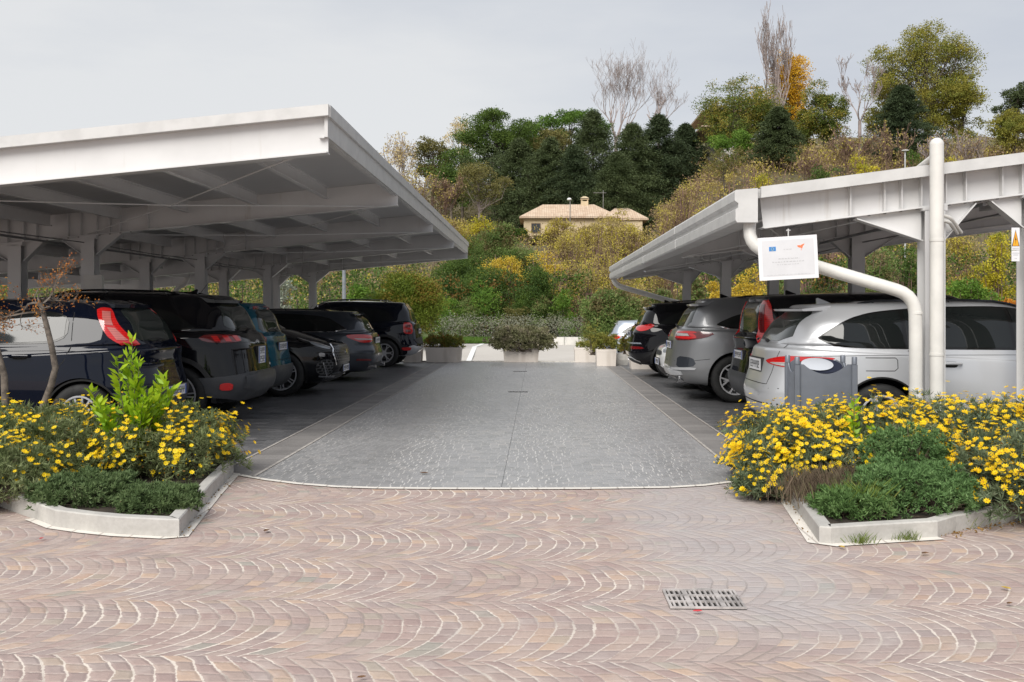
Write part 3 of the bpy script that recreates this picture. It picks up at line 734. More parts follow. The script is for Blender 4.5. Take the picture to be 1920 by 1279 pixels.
def wheel_mesh(style, r):
    key = (style, r)
    if key in WHEELS: return WHEELS[key]
    M = Matrix.Rotation(R(90), 4, 'X')      # lathe axis z -> y
    rr = {'multi': r*.63, 'star': r*.68, 'twin': r*.72, 'five': r*.67, 'split': r*.68}[style]
    mb = MB(); w_ = .105
    mb.lathe([(rr, -w_*.9), (rr+.012, -w_), (r-.05, -w_*1.02), (r-.016, -w_*.86), (r, -w_*.6), (r, w_*.6), (r-.016, w_*.86), (r-.05, w_*1.02), (rr+.012, w_), (rr, w_*.9), (rr, -w_*.9)], 48, 0, M)
    for k in (-.4, 0, .4): mb.lathe([(r+.001, w_*k-.004), (r+.001, w_*k+.004)], 48, 1, M)
    ty = mb.build('wheel', [RUB, WELL], None, True, 40); 
    mb = MB()
    mb.lathe([(rr, w_*.92), (rr-.004, w_*1.0), (rr-.018, w_*.98), (rr-.022, w_*.6), (rr-.045, -w_*.5), (rr-.045, -w_*.8)], 48, 0, M)
    mb.lathe([(rr-.046, -w_*.0), (.0, -w_*.0)], 32, 1, M)        # dark back
    mb.lathe([(rr*.62, .012), (rr*.62, .022), (.05, .022)], 32, 2, M)    # disc
    mb.lathe([(.062, w_*.60), (.058, w_*.78), (.03, w_*.82), (.0, w_*.82)], 24, 0, M)
    n = {'multi': 14, 'star': 5, 'twin': 7, 'five': 5, 'split': 6}[style]
    for k in range(n):
        Rk = M @ Matrix.Rotation(2*math.pi*k/n+.2, 4, 'Z')
        def spoke(r0, r1, w0, w1, a=0, b=0, mm=0):
            mb.add([Rk @ Vector(p) for p in ((r0, a-w0, w_*.76), (r1, b-w1, w_*.93), (r1, b+w1, w_*.93), (r0, a+w0, w_*.76), (r0, a-w0*.8, w_*.45), (r1, b-w1*.8, w_*.55), (r1, b+w1*.8, w_*.55), (r0, a+w0*.8, w_*.45))], [(0,1,2,3), (0,4,5,1), (3,2,6,7)], mm)
        e = rr-.012
        if style == 'multi': spoke(.05, e, .012, .0085)
        elif style == 'five': spoke(.045, e, .026, .034)
        elif style == 'split': spoke(.045, e*.6, .02, .016); spoke(e*.55, e, .012, .011, .0, .045); spoke(e*.55, e, .012, .011, .0, -.045)
        elif style == 'twin': spoke(.045, e, .009, .008, .012, .03); spoke(.045, e, .009, .008, -.012, -.022)
        elif style == 'star':
            spoke(.045, e*.55, .028, .016); spoke(e*.5, e, .015, .012, .005, .07); spoke(e*.5, e, .015, .012, -.005, -.07); spoke(e*.42, e*.8, .008, .007, 0, 0)
    rm = mb.build('rim', [RIMS, RIMD, DISC], None, True, 35)
    ms = (ty.data, rm.data); bpy.data.objects.remove(ty); bpy.data.objects.remove(rm)
    WHEELS[key] = ms; return ms
def make_car(name, label, cat, loc, face, L, W, pnt, rings, ax, rw, style, sc_=1.03, group=None, arch_pad=.055, det=None, sill=.22, roof_mat=None):
    """local +x is the way the car faces, +y its left; face=+1 faces +X in the place"""
    root = empty(name, loc, 0 if face > 0 else math.pi, label=label, cat=cat, group=group); root.scale = (1, 1, 1)
    S_ = sc_
    V, Fc = ring_body(rings); sk = Skin(V, Fc, L)
    bo = meshobj('body', V, Fc, [pnt, WELL], None, False)
    # wheel arches cut out of the body
    mb = MB(); ra = rw+arch_pad
    for x in ax:
        for s in (-1, 1):
            Mx = Matrix.Translation((x, s*(W-.30+.5), rw+.005)) @ Matrix.Rotation(R(90), 4, 'X'); n = 48; k = len(mb.V)
            for z in (-.5, .5):
                for j in range(n): mb.V.append(Mx @ Vector((ra*math.cos(2*math.pi*j/n), ra*math.sin(2*math.pi*j/n), z)))
            mb.F += [(k+j, k+(j+1)%n, k+n+(j+1)%n, k+n+j) for j in range(n)]+[tuple(range(k, k+n))[::-1], tuple(range(k+n, k+2*n))]; mb.M += [0]*(n+2)
    cut = mb.build('cutter', [WELL]); md = bo.modifiers.new('arches', 'BOOLEAN'); md.object = cut; md.operation = 'DIFFERENCE'; md.solver = 'EXACT'
    bpy.context.view_layer.update()
    dg = bpy.context.evaluated_depsgraph_get(); me = bpy.data.meshes.new_from_object(bo.evaluated_get(dg))
    bo.modifiers.clear(); bo.data = me; bpy.data.objects.remove(cut)
    me.materials.clear(); me.materials.append(pnt); me.materials.append(WELL); me.materials.append(roof_mat or pnt)
    for p in me.polygons:
        c = p.center; q = 0
        for x in ax:
            if math.hypot(c.x-x, c.z-rw-.005) < ra+.004 and abs(p.normal.y) < .6 and c.z > .1 and abs(c.y) > W-.42 and (Vector((c.x-x, 0, c.z-rw-.005)).dot(p.normal) < 0): q = 1
            if math.hypot(c.x-x, c.z-rw-.005) < ra-.01 and abs(c.y) < W-.25 and abs(p.normal.y) > .8 and c.z > .1: q = 1
        if c.z < sill-.01 and p.normal.z < -.7: q = 1
        p.material_index = q; p.use_smooth = True
    me.set_sharp_from_angle(angle=R(32))
    bo.parent = root
    parts = []
    def add(nm, mb, mats, parent=root, smooth=True, sharp=40, lab=None):
        o = mb.build(nm, mats, parent, smooth, sharp)
        if lab: o['label'] = lab
        return o
    # wheels
    for x in ax:
        for s in (-1, 1):
            ty, rm = wheel_mesh(style, rw); o = bpy.data.objects.new('wheel', ty); link(o, root); o.location = (x, s*(W-.125), rw)
            o.rotation_euler = (0, R(17*(1+s)+40*x), 0 if s < 0 else math.pi) if s < 0 else (0, R(13*x), math.pi)
            r_ = bpy.data.objects.new('rim', rm); link(r_, o)
            # lathe axis maps +z to -y, so the rim face looks to -y at rotation 0
    det(add, sk, root)
    root.scale = (S_, S_, S_)
    return root
def side_windows(add, sk, belt, top, xs, mat=GLASS, frame=True, sides=(-1, 1), chrome=False):
    """belt/top: polylines (x,z) of lower and upper edge; xs: pillar positions"""
    def at(pl, x):
        for a, b in zip(pl, pl[1:]):
            if a[0] <= x <= b[0]: return a[1]+(b[1]-a[1])*(x-a[0])/(b[0]-a[0])
        return pl[0][1] if x < pl[0][0] else pl[-1][1]
    x0, x1 = max(belt[0][0], top[0][0]), min(belt[-1][0], top[-1][0])
    outl = list(belt)+list(reversed(top))
    for sd in sides:
        add('window_surround', patch(sk, 'side', outl, .005, sd, 2, 64, 12), GLOSSB)
        if chrome: add('window_trim', ribbon(sk, 'side', belt, .012, .009, sd), CHR)
        full = [belt[0][0] if belt[0][0] < top[0][0] else top[0][0]]+xs+[max(belt[-1][0], top[-1][0])]
        lo, hi = min(p[0] for p in outl)+.02, max(p[0] for p in outl)-.02
        ed = [lo]+xs+[hi]
        po = chaik(outl, 2)
        for a, b in zip(ed, ed[1:]):
            a2, b2 = a+(.022 if a != lo else .01), b-(.022 if b != hi else .01)
            # clip the outline between a2 and b2
            G_ = []
            n = 30
            for i in range(n+1):
                x = a2+(b2-a2)*i/n; vs = []
                for (p, q), (r, s) in zip(po, po[1:]+po[:1]):
                    if (p-x)*(r-x) <= 0 and abs(p-r) > 1e-9: vs.append(q+(s-q)*(x-p)/(r-p))
                if len(vs) < 2: continue
                l_, h_ = min(vs), max(vs); g = min(.018, (h_-l_)*.3); G_.append([(x, l_+g+(h_-l_-2*g)*j/12) for j in range(13)])
            if len(G_) > 1:
                mb = MB(); patch_grid(mb, sk, 'side', G_, .008, sd); add('side_window', mb, mat)
def number_plate(add, sk, mode, y0, z0, w_=.52, h=.11, rows=1, blue=True, sd=1, tilt=0, out_=.006):
    p, n = sk.hit(mode, y0, z0); x = p.x+(-out_-.012 if mode == 'rear' else out_+.012); s = -1 if mode == 'rear' else 1
    # plate as a box facing +-x; reading direction is to the viewer's right
    mb = MB(); mb.box(min(x, x+s*.004), max(x, x+s*.004), y0-w_/2, y0+w_/2, z0-h/2, z0+h/2); o = add('number_plate', mb, PLW, smooth=False)
    back = MB(); back.box(min(x, x-s*.05), max(x, x-s*.05), y0-w_/2-.012, y0+w_/2+.012, z0-h/2-.012, z0+h/2+.012); add('plate_holder', back, PLAS, smooth=False)
    xa, xb = sorted((x+s*.0042, x+s*.0058)); 
    if blue:
        mb = MB()
        for a in (-w_/2, w_/2-.034): mb.box(xa, xb, y0+a, y0+a+.034, z0-h/2+.003, z0+h/2-.003)
        add('plate_band', mb, PLB_, parent=o, smooth=False)
    mb = MB(); rg = random.Random(int(1000*z0)+int(100*w_)); ch = (h-.03)/rows*.82
    for r_ in range(rows):
        zc = z0+(h/2-(r_+.5)*h/rows); nch = 7 if rows == 1 else (4 if r_ == 0 else 3); cw = min(.052, (w_-.1)/nch*.72); gap = (w_-.1)/nch
        for k in range(nch):
            yc = y0-(nch-1)*gap/2+k*gap; b = .009
            segs = rg.choice([(1,1,1,0,1,1,1), (1,0,1,1,1,0,1), (1,1,0,1,0,1,1), (0,1,1,1,0,1,0), (1,1,1,1,0,1,1)])
            zt, zbm = zc+ch/2, zc-ch/2
            bx = [(yc-cw/2, yc+cw/2, zt-b, zt), (yc-cw/2, yc-cw/2+b, zc, zt), (yc+cw/2-b, yc+cw/2, zc, zt), (yc-cw/2, yc+cw/2, zc-b/2, zc+b/2), (yc-cw/2, yc-cw/2+b, zbm, zc), (yc+cw/2-b, yc+cw/2, zbm, zc), (yc-cw/2, yc+cw/2, zbm, zbm+b)]
            for on, (a, b_, c, d) in zip(segs, bx):
                if on: mb.box(xa, xb, a, b_, c, d)
    add('plate_characters', mb, PLT, parent=o, smooth=False)
def arch_trim(add, sk, ax, rw, pad, wd, mat, z0=.3, W=None, sides=(-1, 1)):
    for x in ax:
        for sd in sides:
            r0 = rw+pad; G_ = []
            for k in range(33):
                a = math.pi*(-.12+1.24*k/32); c, s = math.cos(a), math.sin(a)
                row = []
                for q in (-.004, wd*.5, wd): 
                    z = rw+.005+(r0+q)*s; row.append((x+(r0+q)*c, max(z, .21)))
                G_.append(row)
            mb = MB(); patch_grid(mb, sk, 'side', G_, .010, sd, 0, .02); add('wheel_arch_trim', mb, mat)
def seams(add, sk, lines, sides=(-1, 1), mode='side', w_=.007):
    for sd in sides:
        for l in lines: add('panel_gap', ribbon(sk, mode, l, w_, .0012, sd), SEAM)
def handle(add, sk, x, z, mat, ln=.21, sides=(-1, 1)):
    for sd in sides:
        p, n = sk.hit('side', x, z, sd); y = p.y; mb = MB()
        patch(sk, 'side', [(x-ln*.36, z-.035), (x+ln*.30, z-.038), (x+ln*.36, z), (x+ln*.3, z+.02), (x-ln*.36, z+.02)], .001, sd, 2, 8, 3, mb, 1)
        q = [Vector((x-ln/2, y-sd*.01, z)), Vector((x-ln*.42, y+sd*.032, z+.004)), Vector((x, y+sd*.040, z+.006)), Vector((x+ln*.42, y+sd*.032, z+.004)), Vector((x+ln/2, y-sd*.01, z))]
        mb.tube(q, [.010, .013, .014, .013, .010], 8); add('door_handle', mb, [mat, SEAM])
def mirror(add, sk, x, z, mat, sides=(-1, 1)):
    for sd in sides:
        p, n = sk.hit('side', x, z, sd); y = p.y; V = []; Fc = []; n1, n2 = 10, 12
        for i in range(n1+1):
            a = -math.pi/2+math.pi*i/n1
            for j in range(n2):
                b = 2*math.pi*j/n2; sg = lambda t, e=.6: math.copysign(abs(t)**e, t)
                V.append((x+.05*sg(math.cos(a))*sg(math.cos(b))+.01, y+sd*(.14+.105*sg(math.sin(a))), z+.055+.068*sg(math.cos(a))*sg(math.sin(b))))
        Fc = [(i*n2+j, i*n2+(j+1)%n2, (i+1)*n2+(j+1)%n2, (i+1)*n2+j) for i in range(n1) for j in range(n2)]
        mb = MB(); mb.add(V, Fc); mb.tube([(x+.01, y-sd*.03, z-.01), (x+.01, y+sd*.10, z+.02)], [.03, .02], 8, 1); add('wing_mirror', mb, [mat, PLAS])
def shark_fin(add, sk, x, mat, y=0):
    p, n = sk.hit('top', x, y); z = p.z-.01
    mb = MB(); mb.add([(x-.09, -.022, z), (x-.09, .022, z), (x+.09, 0, z-.0), (x-.075, 0, z+.068), (x-.095, 0, z+.06)], [(0, 3, 2), (1, 2, 3), (0, 4, 3), (1, 3, 4), (0, 1, 4)]); add('roof_antenna', mb, mat)
def rod_antenna(add, sk, x, lean=-.16, ln=.26):
    p, n = sk.hit('top', x, 0); mb = MB(); mb.tube([p, p+Vector((lean*.1, 0, .02))], .016, 8); mb.tube([p, p+Vector((lean, 0, ln))], [.006, .003], 6); add('roof_antenna', mb, PLAS)
def roof_rails(add, sk, x0, x1, y, mat, h=.035, sides=(-1, 1)):
    for sd in sides:
        mb = MB(); pts = []
        for i in range(13):
            x = x0+(x1-x0)*i/12; p, n = sk.hit('top', x, y*sd); e = min(i, 12-i); pts.append(Vector((x, y*sd, p.z+(h if e > 0 else -.005))))
        mb.tube(pts, .013, 8)
        for i in (1, 6, 11): mb.tube([pts[i], pts[i]-Vector((0, 0, h+.02))], .011, 6)
        add('roof_rail', mb, mat)
def wiper(add, sk, y0, z0, y1, z1):
    mb = MB(); a, n = sk.hit('rear', y0, z0); b, n2 = sk.hit('rear', y1, z1)
    mb.tube([a+n*.03, (a+b)/2+n*.045, b+n2*.022], [.012, .009, .006], 6); mb.tube([a, a+n*.035], .018, 8); add('rear_wiper', mb, PLAS)
def spoiler(add, sk, x, z, hw, mat, ln=.22, th=.03, drop=.03, fw=None):
    """roof-edge spoiler, tip at x, z"""
    mb = MB(); V = []; n = 12
    for i in range(n+1):
        y = -hw+2*hw*i/n; b = 1-abs(y/hw)**4*.35; xo = x+.05*(abs(y/hw)**3)
        V += [(x+ln, y*.97, z+drop+.012), (xo, y, z+.0), (xo+.012, y, z-th), (x+ln*1.05, y*.97, z-th*1.1+drop*.5)]
    Fc = [(4*i+a, 4*i+(a+1)%4, 4*(i+1)+(a+1)%4, 4*(i+1)+a) for i in range(n) for a in range(4)]+[(0, 3, 2, 1), (4*n, 4*n+1, 4*n+2, 4*n+3)]
    mb.add(V, Fc); return add('rear_spoiler', mb, mat, sharp=30)
def pair(add, nm, sk, mode, poly, mat, off=.005, rnd=1, **k):
    r = []
    for sd in (-1, 1): r.append(add(nm, patch(sk, mode, poly, off, sd, rnd, **k), mat))
    return r
def sub(o, sk, mode, poly, mat, nm, off=.008, rnd=1, sd=1):
    mb = patch(sk, mode, poly, off, sd, rnd); return mb.build(nm, mat, o, True, 40)
CARS = 'cars parked under the carports'
GL, GR_ = 'cars parked under the left carport', 'cars parked under the right carport'
def left_car(xrear, ynear, W, s=1.03): return (xrear, ynear+W*s, 0.006)
# --- 1: silver estate, right front --------------------------------------------------------
def det_octavia(add, sk, root):
    L = 4.69
    side_windows(add, sk, [(.50, 1.075), (.66, 1.0), (1.1, .985), (2.6, .975), (3.42, .955)], [(.50, 1.10), (.78, 1.27), (1.05, 1.345), (1.6, 1.39), (2.3, 1.40), (2.75, 1.34), (3.42, .985)], [1.32, 2.36], chrome=False)
    add('rear_window', patch(sk, 'rear', [(-.60, 1.045), (.60, 1.045), (.56, 1.31), (.48, 1.365), (-.48, 1.365), (-.56, 1.31)], .004, 1, 1, 24, 8), RGLASS)
    spoiler(add, sk, .33, 1.372, .60, PS, .34, .022, .022)
    for sd in (-1, 1):
        tl = add('tail_light', patch(sk, 'rc', [(19, .855), (36, .91), (47, .905), (62, .90), (58, .86), (50, .80), (47, .74), (43, .735), (40, .79), (30, .81), (21, .835)], .006, sd, 1, 26, 6), RED)
        sub(tl, sk, 'rc', [(24, .838), (40, .845), (41, .80), (30, .818)], CLR, 'reversing_lens', .009, 1, sd)
        sub(tl, sk, 'rc', [(41, .86), (56, .868), (50, .80), (46, .745), (43, .74), (41.5, .79)], DRED, 'dark_lens', .009, 1, sd)
        add('rear_reflector', patch(sk, 'rc', [(24, .345), (40, .355), (42, .325), (38, .295), (24, .30)], .006, sd, 1, 12, 3), DRED)
    number_plate(add, sk, 'rear', 0, .80, .52, .12, blue=False)
    seams(add, sk, [[(-.58, 1.02), (-.53, .74), (-.50, .62), (.50, .62), (.53, .74), (.58, 1.02)]], (1,), 'rear')
    add('bumper_recess', patch(sk, 'rear', [(-.48, .60), (.48, .60), (.36, .50), (-.36, .50)], .002, 1, 0, 10, 3), PS)
    seams(add, sk, [[(-.7, .43), (0, .42), (.7, .43)]], (1,), 'rear', .012)
    add('rear_diffuser', patch(sk, 'rear', [(-.62, .30), (.62, .30), (.55, .22), (-.55, .22)], .006, 1, 0, 14, 3), PLAS)
    seams(add, sk, [[(1.33, .97), (1.44, .84), (1.60, .66), (1.68, .50)], [(2.38, .97), (2.44, .8), (2.46, .55), (2.44, .26)], [(3.50, .90), (3.48, .6), (3.44, .28)], [(1.68, .30), (2.44, .27), (3.44, .29)], [(.92, .90), (1.20, .90), (1.22, .88), (1.22, .80), (1.19, .775), (.92, .775)], [(.06, .58), (.35, .60), (.66, .68)]])
    seams(add, sk, [[(.35, .905), (1.0, .925), (2.4, .93), (3.9, .86)]], w_=.004)
    handle(add, sk, 1.72, .845, PS, .22); handle(add, sk, 2.72, .845, PS, .22)
    mirror(add, sk, 3.28, .97, PS); roof_rails(add, sk, .95, 2.75, .53, PGR, .02); shark_fin(add, sk, .78, PS)
    wiper(add, sk, 0, 1.03, .30, 1.05)
    add('windscreen', patch(sk, 'front', [(-.64, .99), (.64, .99), (.54, 1.36), (-.54, 1.36)], .004, 1, 1, 20, 8), GLASS)
    pair(add, 'headlight', sk, 'fc', [(24, .72), (52, .78), (50, .66), (24, .62)], HEADL); add('grille', patch(sk, 'front', [(-.42, .70), (.42, .70), (.38, .45), (-.38, .45)], .004, 1, 1), PLAS)
    arch_trim(add, sk, (1.07, 3.76), .325, .052, .012, SEAM)
def car_R(name, label, cat, px, ynear, L, W, pnt, rings, ax, rw, style, det, **k):
    s = k.get('sc_', 1.03); return make_car(name, label, cat, (px, ynear+W*s, .006), 1, L, W, pnt, rings, ax, rw, style, group=GR_, det=det, **k)
def car_L(name, label, cat, px, ynear, L, W, pnt, rings, ax, rw, style, det, **k):
    s = k.get('sc_', 1.03); return make_car(name, label, cat, (px, ynear+W*s, .006), -1, L, W, pnt, rings, ax, rw, style, group=GL, det=det, **k)
car_R('estate_car', 'silver estate car parked behind the grey litter bin and the white pipes', 'car', 2.31, 9.95, 4.69, .915, PS,
      std_rings(4.69, 1.47, .915, .95, .76, .95, 1.05, 2.0, .16, 1.00, .50, .70, 4.6, 4.2, .02, sill=.20), (1.07, 3.76), .325, 'five', det_octavia)

def gen(add, sk, L, Hh, W, belt, top, pil, rw_poly, ws_poly, pnt, mir=None, handles=(), seam=(), trim=None, doors=None):
    side_windows(add, sk, belt, top, pil, chrome=bool(trim))
    add('rear_window', patch(sk, 'rear', rw_poly, .004, 1, 1, 20, 6), RGLASS)
    add('windscreen', patch(sk, 'front', ws_poly, .004, 1, 1, 20, 6), GLASS)
    if mir: mirror(add, sk, mir[0], mir[1], pnt)
    for h in handles: handle(add, sk, h[0], h[1], pnt if len(h) < 3 else h[2])
    if seam: seams(add, sk, seam)
def sym(*p): return [(-y, z) for y, z in p]+[(y, z) for y, z in reversed(p)]
# --- 2: black tall estate with upright lamps ------------------------------------------------
def det_tall(add, sk, root):
    gen(add, sk, 4.7, 1.64, .94, [(.30, 1.13), (2.0, 1.10), (3.5, 1.06)], [(.45, 1.45), (1.5, 1.50), (2.6, 1.48), (3.5, 1.09)], [1.25, 2.3], sym((.60, 1.12), (.50, 1.50)), sym((.66, 1.10), (.52, 1.5)), PB, (3.35, 1.05), ((1.6, .95), (2.7, .95)))
    for sd in (-1, 1):
        t = add('tail_light', patch(sk, 'rc', [(29, 1.52), (40, 1.53), (47, 1.1), (52, .93), (38, .93), (33, 1.1)], .012, sd, 1, 14, 8), RED); sub(t, sk, 'rc', [(31, 1.47), (36, 1.47), (39, 1.12), (35, 1.12)], DRED, 'dark_lens', .016, 0, sd)
    add('rear_bumper', patch(sk, 'rear', sym((.80, .30), (.80, .60)), .02, 1, 1, 18, 4), GPLAS); number_plate(add, sk, 'rear', 0, .82)
    spoiler(add, sk, .22, 1.545, .60, PB, .25, .03, .03); arch_trim(add, sk, (.95, 3.75), .35, .05, .05, PLAS); shark_fin(add, sk, .75, PB); wiper(add, sk, 0, 1.10, .35, 1.13)
car_R('estate_car', 'tall black estate car with upright red tail lights just behind the silver estate', 'car', 2.62, 12.35, 4.7, .94, PB, std_rings(4.7, 1.64, .94, 1.07, .9, 1.06, 1.05, 1.9, .10, 1.08, .27, .76, 5.5, 4.2, .02, sill=.24), (.98, 3.78), .345, 'five', det_tall, sc_=1.0)
# --- 3: grey crossover -----------------------------------------------------------------------
def det_kuga(add, sk, root):
    gen(add, sk, 4.6, 1.66, .94, [(.66, 1.17), (.85, 1.115), (2.0, 1.07), (3.35, 1.03)], [(.66, 1.20), (1.0, 1.35), (1.7, 1.46), (2.4, 1.475), (3.0, 1.36), (3.4, 1.06)], [1.22, 2.22], sym((.58, 1.15), (.61, 1.24), (.50, 1.48)), sym((.66, 1.07), (.52, 1.48)), PG, (3.2, 1.04), ((1.65, .93), (2.62, .93)),
        [[(1.25, 1.05), (1.35, .9), (1.5, .7)], [(2.25, 1.05), (2.3, .8), (2.28, .3)], [(-.0, .62), (.3, .63), (.55, .66)], [(.75, .36), (.52, .36)]], trim=1)
    for sd in (-1, 1):
        t = add('tail_light', patch(sk, 'rc', [(19, 1.085), (34, 1.09), (52, 1.075), (62, 1.05), (54, .985), (42, .945), (28, .94), (21, .965), (18, 1.03)], .010, sd, 1, 24, 6), DRED)
        sub(t, sk, 'rc', [(20, 1.07), (44, 1.075), (46, 1.05), (22, 1.05)], RED, 'red_bar', .014, 0, sd); sub(t, sk, 'rc', [(21, .98), (40, .955), (46, .975), (46, 1.0), (22, .995)], RED, 'lower_red_bar', .014, 0, sd); sub(t, sk, 'rc', [(24, 1.04), (38, 1.04), (40, 1.005), (24, 1.005)], CLR, 'reversing_lens', .014, 0, sd)
        sub(t, sk, 'rc', [(38, 1.045), (43, 1.045), (46, 1.0), (42, 1.0)], RED, 'side_red_lens', .015, 0, sd)
        add('bumper_corner', patch(sk, 'rc', [(30, .70), (44, .68), (47, .60), (45, .54), (30, .52)], .006, sd, 1, 10, 4), PDG)
        p, n = sk.hit('rear', .52*sd, .34); mb = MB(); mb.tube([p+Vector((-.035, 0, -.01)), p+Vector((.2, 0, -.01))], [.052, .05], 14, 0); mb.tube([p+Vector((-.037, 0, -.01)), p+Vector((.18, 0, -.01))], .042, 14, 1); add('exhaust_tip', mb, [CHR, SEAM])
        add('bumper_trim', patch(sk, 'rc', [(24, .52), (42, .53), (47, .52), (46, .495), (24, .485)], .02, sd, 0, 10, 2), PS)
    add('lower_bumper', patch(sk, 'rear', sym((.66, .40), (.66, .48), (.1, .50)), .022, 1, 1, 18, 3), PS)
    add('rear_diffuser', patch(sk, 'rear', sym((.56, .25), (.62, .37), (.1, .38)), .008, 1, 1, 16, 3), PDG)
    number_plate(add, sk, 'rear', 0, .86); wiper(add, sk, 0, 1.13, .35, 1.16)
    spoiler(add, sk, .36, 1.50, .60, PG, .34, .03, .05); shark_fin(add, sk, .95, PB); arch_trim(add, sk, (.93, 3.64), .36, .05, .035, PG); roof_rails(add, sk, 1.0, 2.7, .56, PLAS, .02)
car_R('crossover_car', 'mid grey crossover car with long red and clear tail light and chrome exhaust tip', 'car', 2.07, 15.15, 4.6, .94, PG, std_rings(4.6, 1.66, .94, 1.08, .95, 1.06, 1.0, 1.85, .18, 1.12, .52, .70, 4.4, 4.2, .05, sill=.27), (.93, 3.64), .36, 'star', det_kuga, sc_=1.0)
# --- 4: white car nose out --------------------------------------------------------------------
def det_white(add, sk, root):
    gen(add, sk, 4.1, 1.5, .88, [(.5, 1.0), (2.9, .95)], [(.7, 1.3), (1.8, 1.36), (2.3, 1.3), (2.9, .98)], [1.5], sym((.55, 1.0), (.48, 1.35)), sym((.62, 1.0), (.5, 1.36)), PW, (2.75, .95), ((1.7, .85),))
    for sd in (-1, 1):
        add('headlight', patch(sk, 'fc', [(20, .72), (44, .84), (52, .83), (46, .70), (22, .64)], .006, sd, 1, 14, 4), HEADL)
        add('fog_light', patch(sk, 'fc', [(26, .42), (34, .44), (38, .36), (28, .33)], .008, sd, 1, 8, 3), CHR)
    add('grille', patch(sk, 'front', sym((.42, .60), (.36, .68)), .004, 1, 1, 12, 3), PLAS); add('lower_grille', patch(sk, 'front', sym((.5, .25), (.45, .40)), .004, 1, 1, 12, 3), PLAS)
    number_plate(add, sk, 'front', 0, .48)
make_car('small_car', 'white car parked nose out, its bumper just showing past the grey crossover', 'car', (2.19+4.1, 17.4+.88, .006), -1, 4.1, .88, PW, std_rings(4.1, 1.46, .88, .96, .78, .95, 1.0, 1.75, .15, 1.0, .4, .70, sill=.2), (.75, 3.3), .31, 'five', group=GR_, det=det_white, sc_=1.0)
# --- 5: black SUV, right far -------------------------------------------------------------------
def det_ateca(add, sk, root):
    gen(add, sk, 4.4, 1.62, .92, [(.60, 1.12), (2.0, 1.06), (3.25, 1.02)], [(.62, 1.16), (.95, 1.36), (1.6, 1.44), (2.5, 1.44), (3.25, 1.05)], [1.15, 2.1], sym((.58, 1.10), (.50, 1.45)), sym((.64, 1.06), (.52, 1.46)), PB, (3.1, 1.02), ((1.55, .92), (2.55, .92)))
    for sd in (-1, 1):
        add('tail_light', patch(sk, 'rc', [(20, 1.07), (38, 1.10), (50, 1.13), (53, 1.08), (47, 1.0), (38, .96), (28, 1.0)], .008, sd, 1, 18, 5), RED)
        add('rear_reflector', patch(sk, 'rc', [(22, .655), (42, .645), (44, .60), (24, .585)], .008, sd, 1, 12, 3), DRED)
    add('bumper_trim', patch(sk, 'rear', sym((.74, .70), (.72, .73)), .01, 1, 0, 18, 2), PLB); add('exhaust_trim', ribbon(sk, 'rear', [(-.66, .33), (-.5, .42), (.5, .42), (.66, .33)], .03, .012, 1), CHR)
    add('lower_bumper', patch(sk, 'rear', sym((.6, .26), (.6, .38)), .01, 1, 1, 16, 3), PLAS)
    number_plate(add, sk, 'rear', 0, .90); wiper(add, sk, 0, 1.08, .3, 1.12); spoiler(add, sk, .36, 1.475, .58, PB, .3, .03, .04); shark_fin(add, sk, .9, PB); arch_trim(add, sk, (.86, 3.5), .35, .05, .04, PLAS); roof_rails(add, sk, .9, 2.7, .55, PLAS, .03)
car_R('crossover_car', 'black crossover car with a silver line over its bumper, farthest under the right carport', 'car', 1.93, 20.7, 4.4, .92, PB, std_rings(4.4, 1.62, .92, 1.05, .92, 1.02, 1.0, 1.85, .20, 1.08, .50, .72, 4.6, 4.2, .04, sill=.27), (.86, 3.5), .345, 'five', det_ateca, sc_=1.0)
# --- 6: silver-blue hatch beyond -----------------------------------------------------------------
def det_hatch(add, sk, root):
    gen(add, sk, 4.1, 1.45, .88, [(.5, .98), (2.9, .93)], [(.6, 1.1), (.9, 1.27), (1.8, 1.32), (2.3, 1.27), (2.9, .96)], [1.4], sym((.55, .96), (.5, 1.3)), sym((.6, .95), (.5, 1.3)), PLB, (2.75, .92), ((1.6, .82),))
    for sd in (-1, 1): add('tail_light', patch(sk, 'rc', [(18, .86), (38, .93), (54, .92), (48, .80), (24, .78)], .008, sd, 1, 12, 4), RED)
    number_plate(add, sk, 'rear', 0, .62); spoiler(add, sk, .34, 1.33, .54, PLB, .25, .03, .03)
make_car('hatchback_car', 'pale silver blue hatchback far behind the stone planters, next to the black crossover', 'car', (2.28, 34.2, -.35), 1, 4.1, .88, PLB, std_rings(4.1, 1.45, .88, .92, .76, .92, 1.0, 1.8, .15, .95, .45, .70, sill=.2), (.75, 3.3), .31, 'five', group=None, det=det_hatch, sc_=1.0)
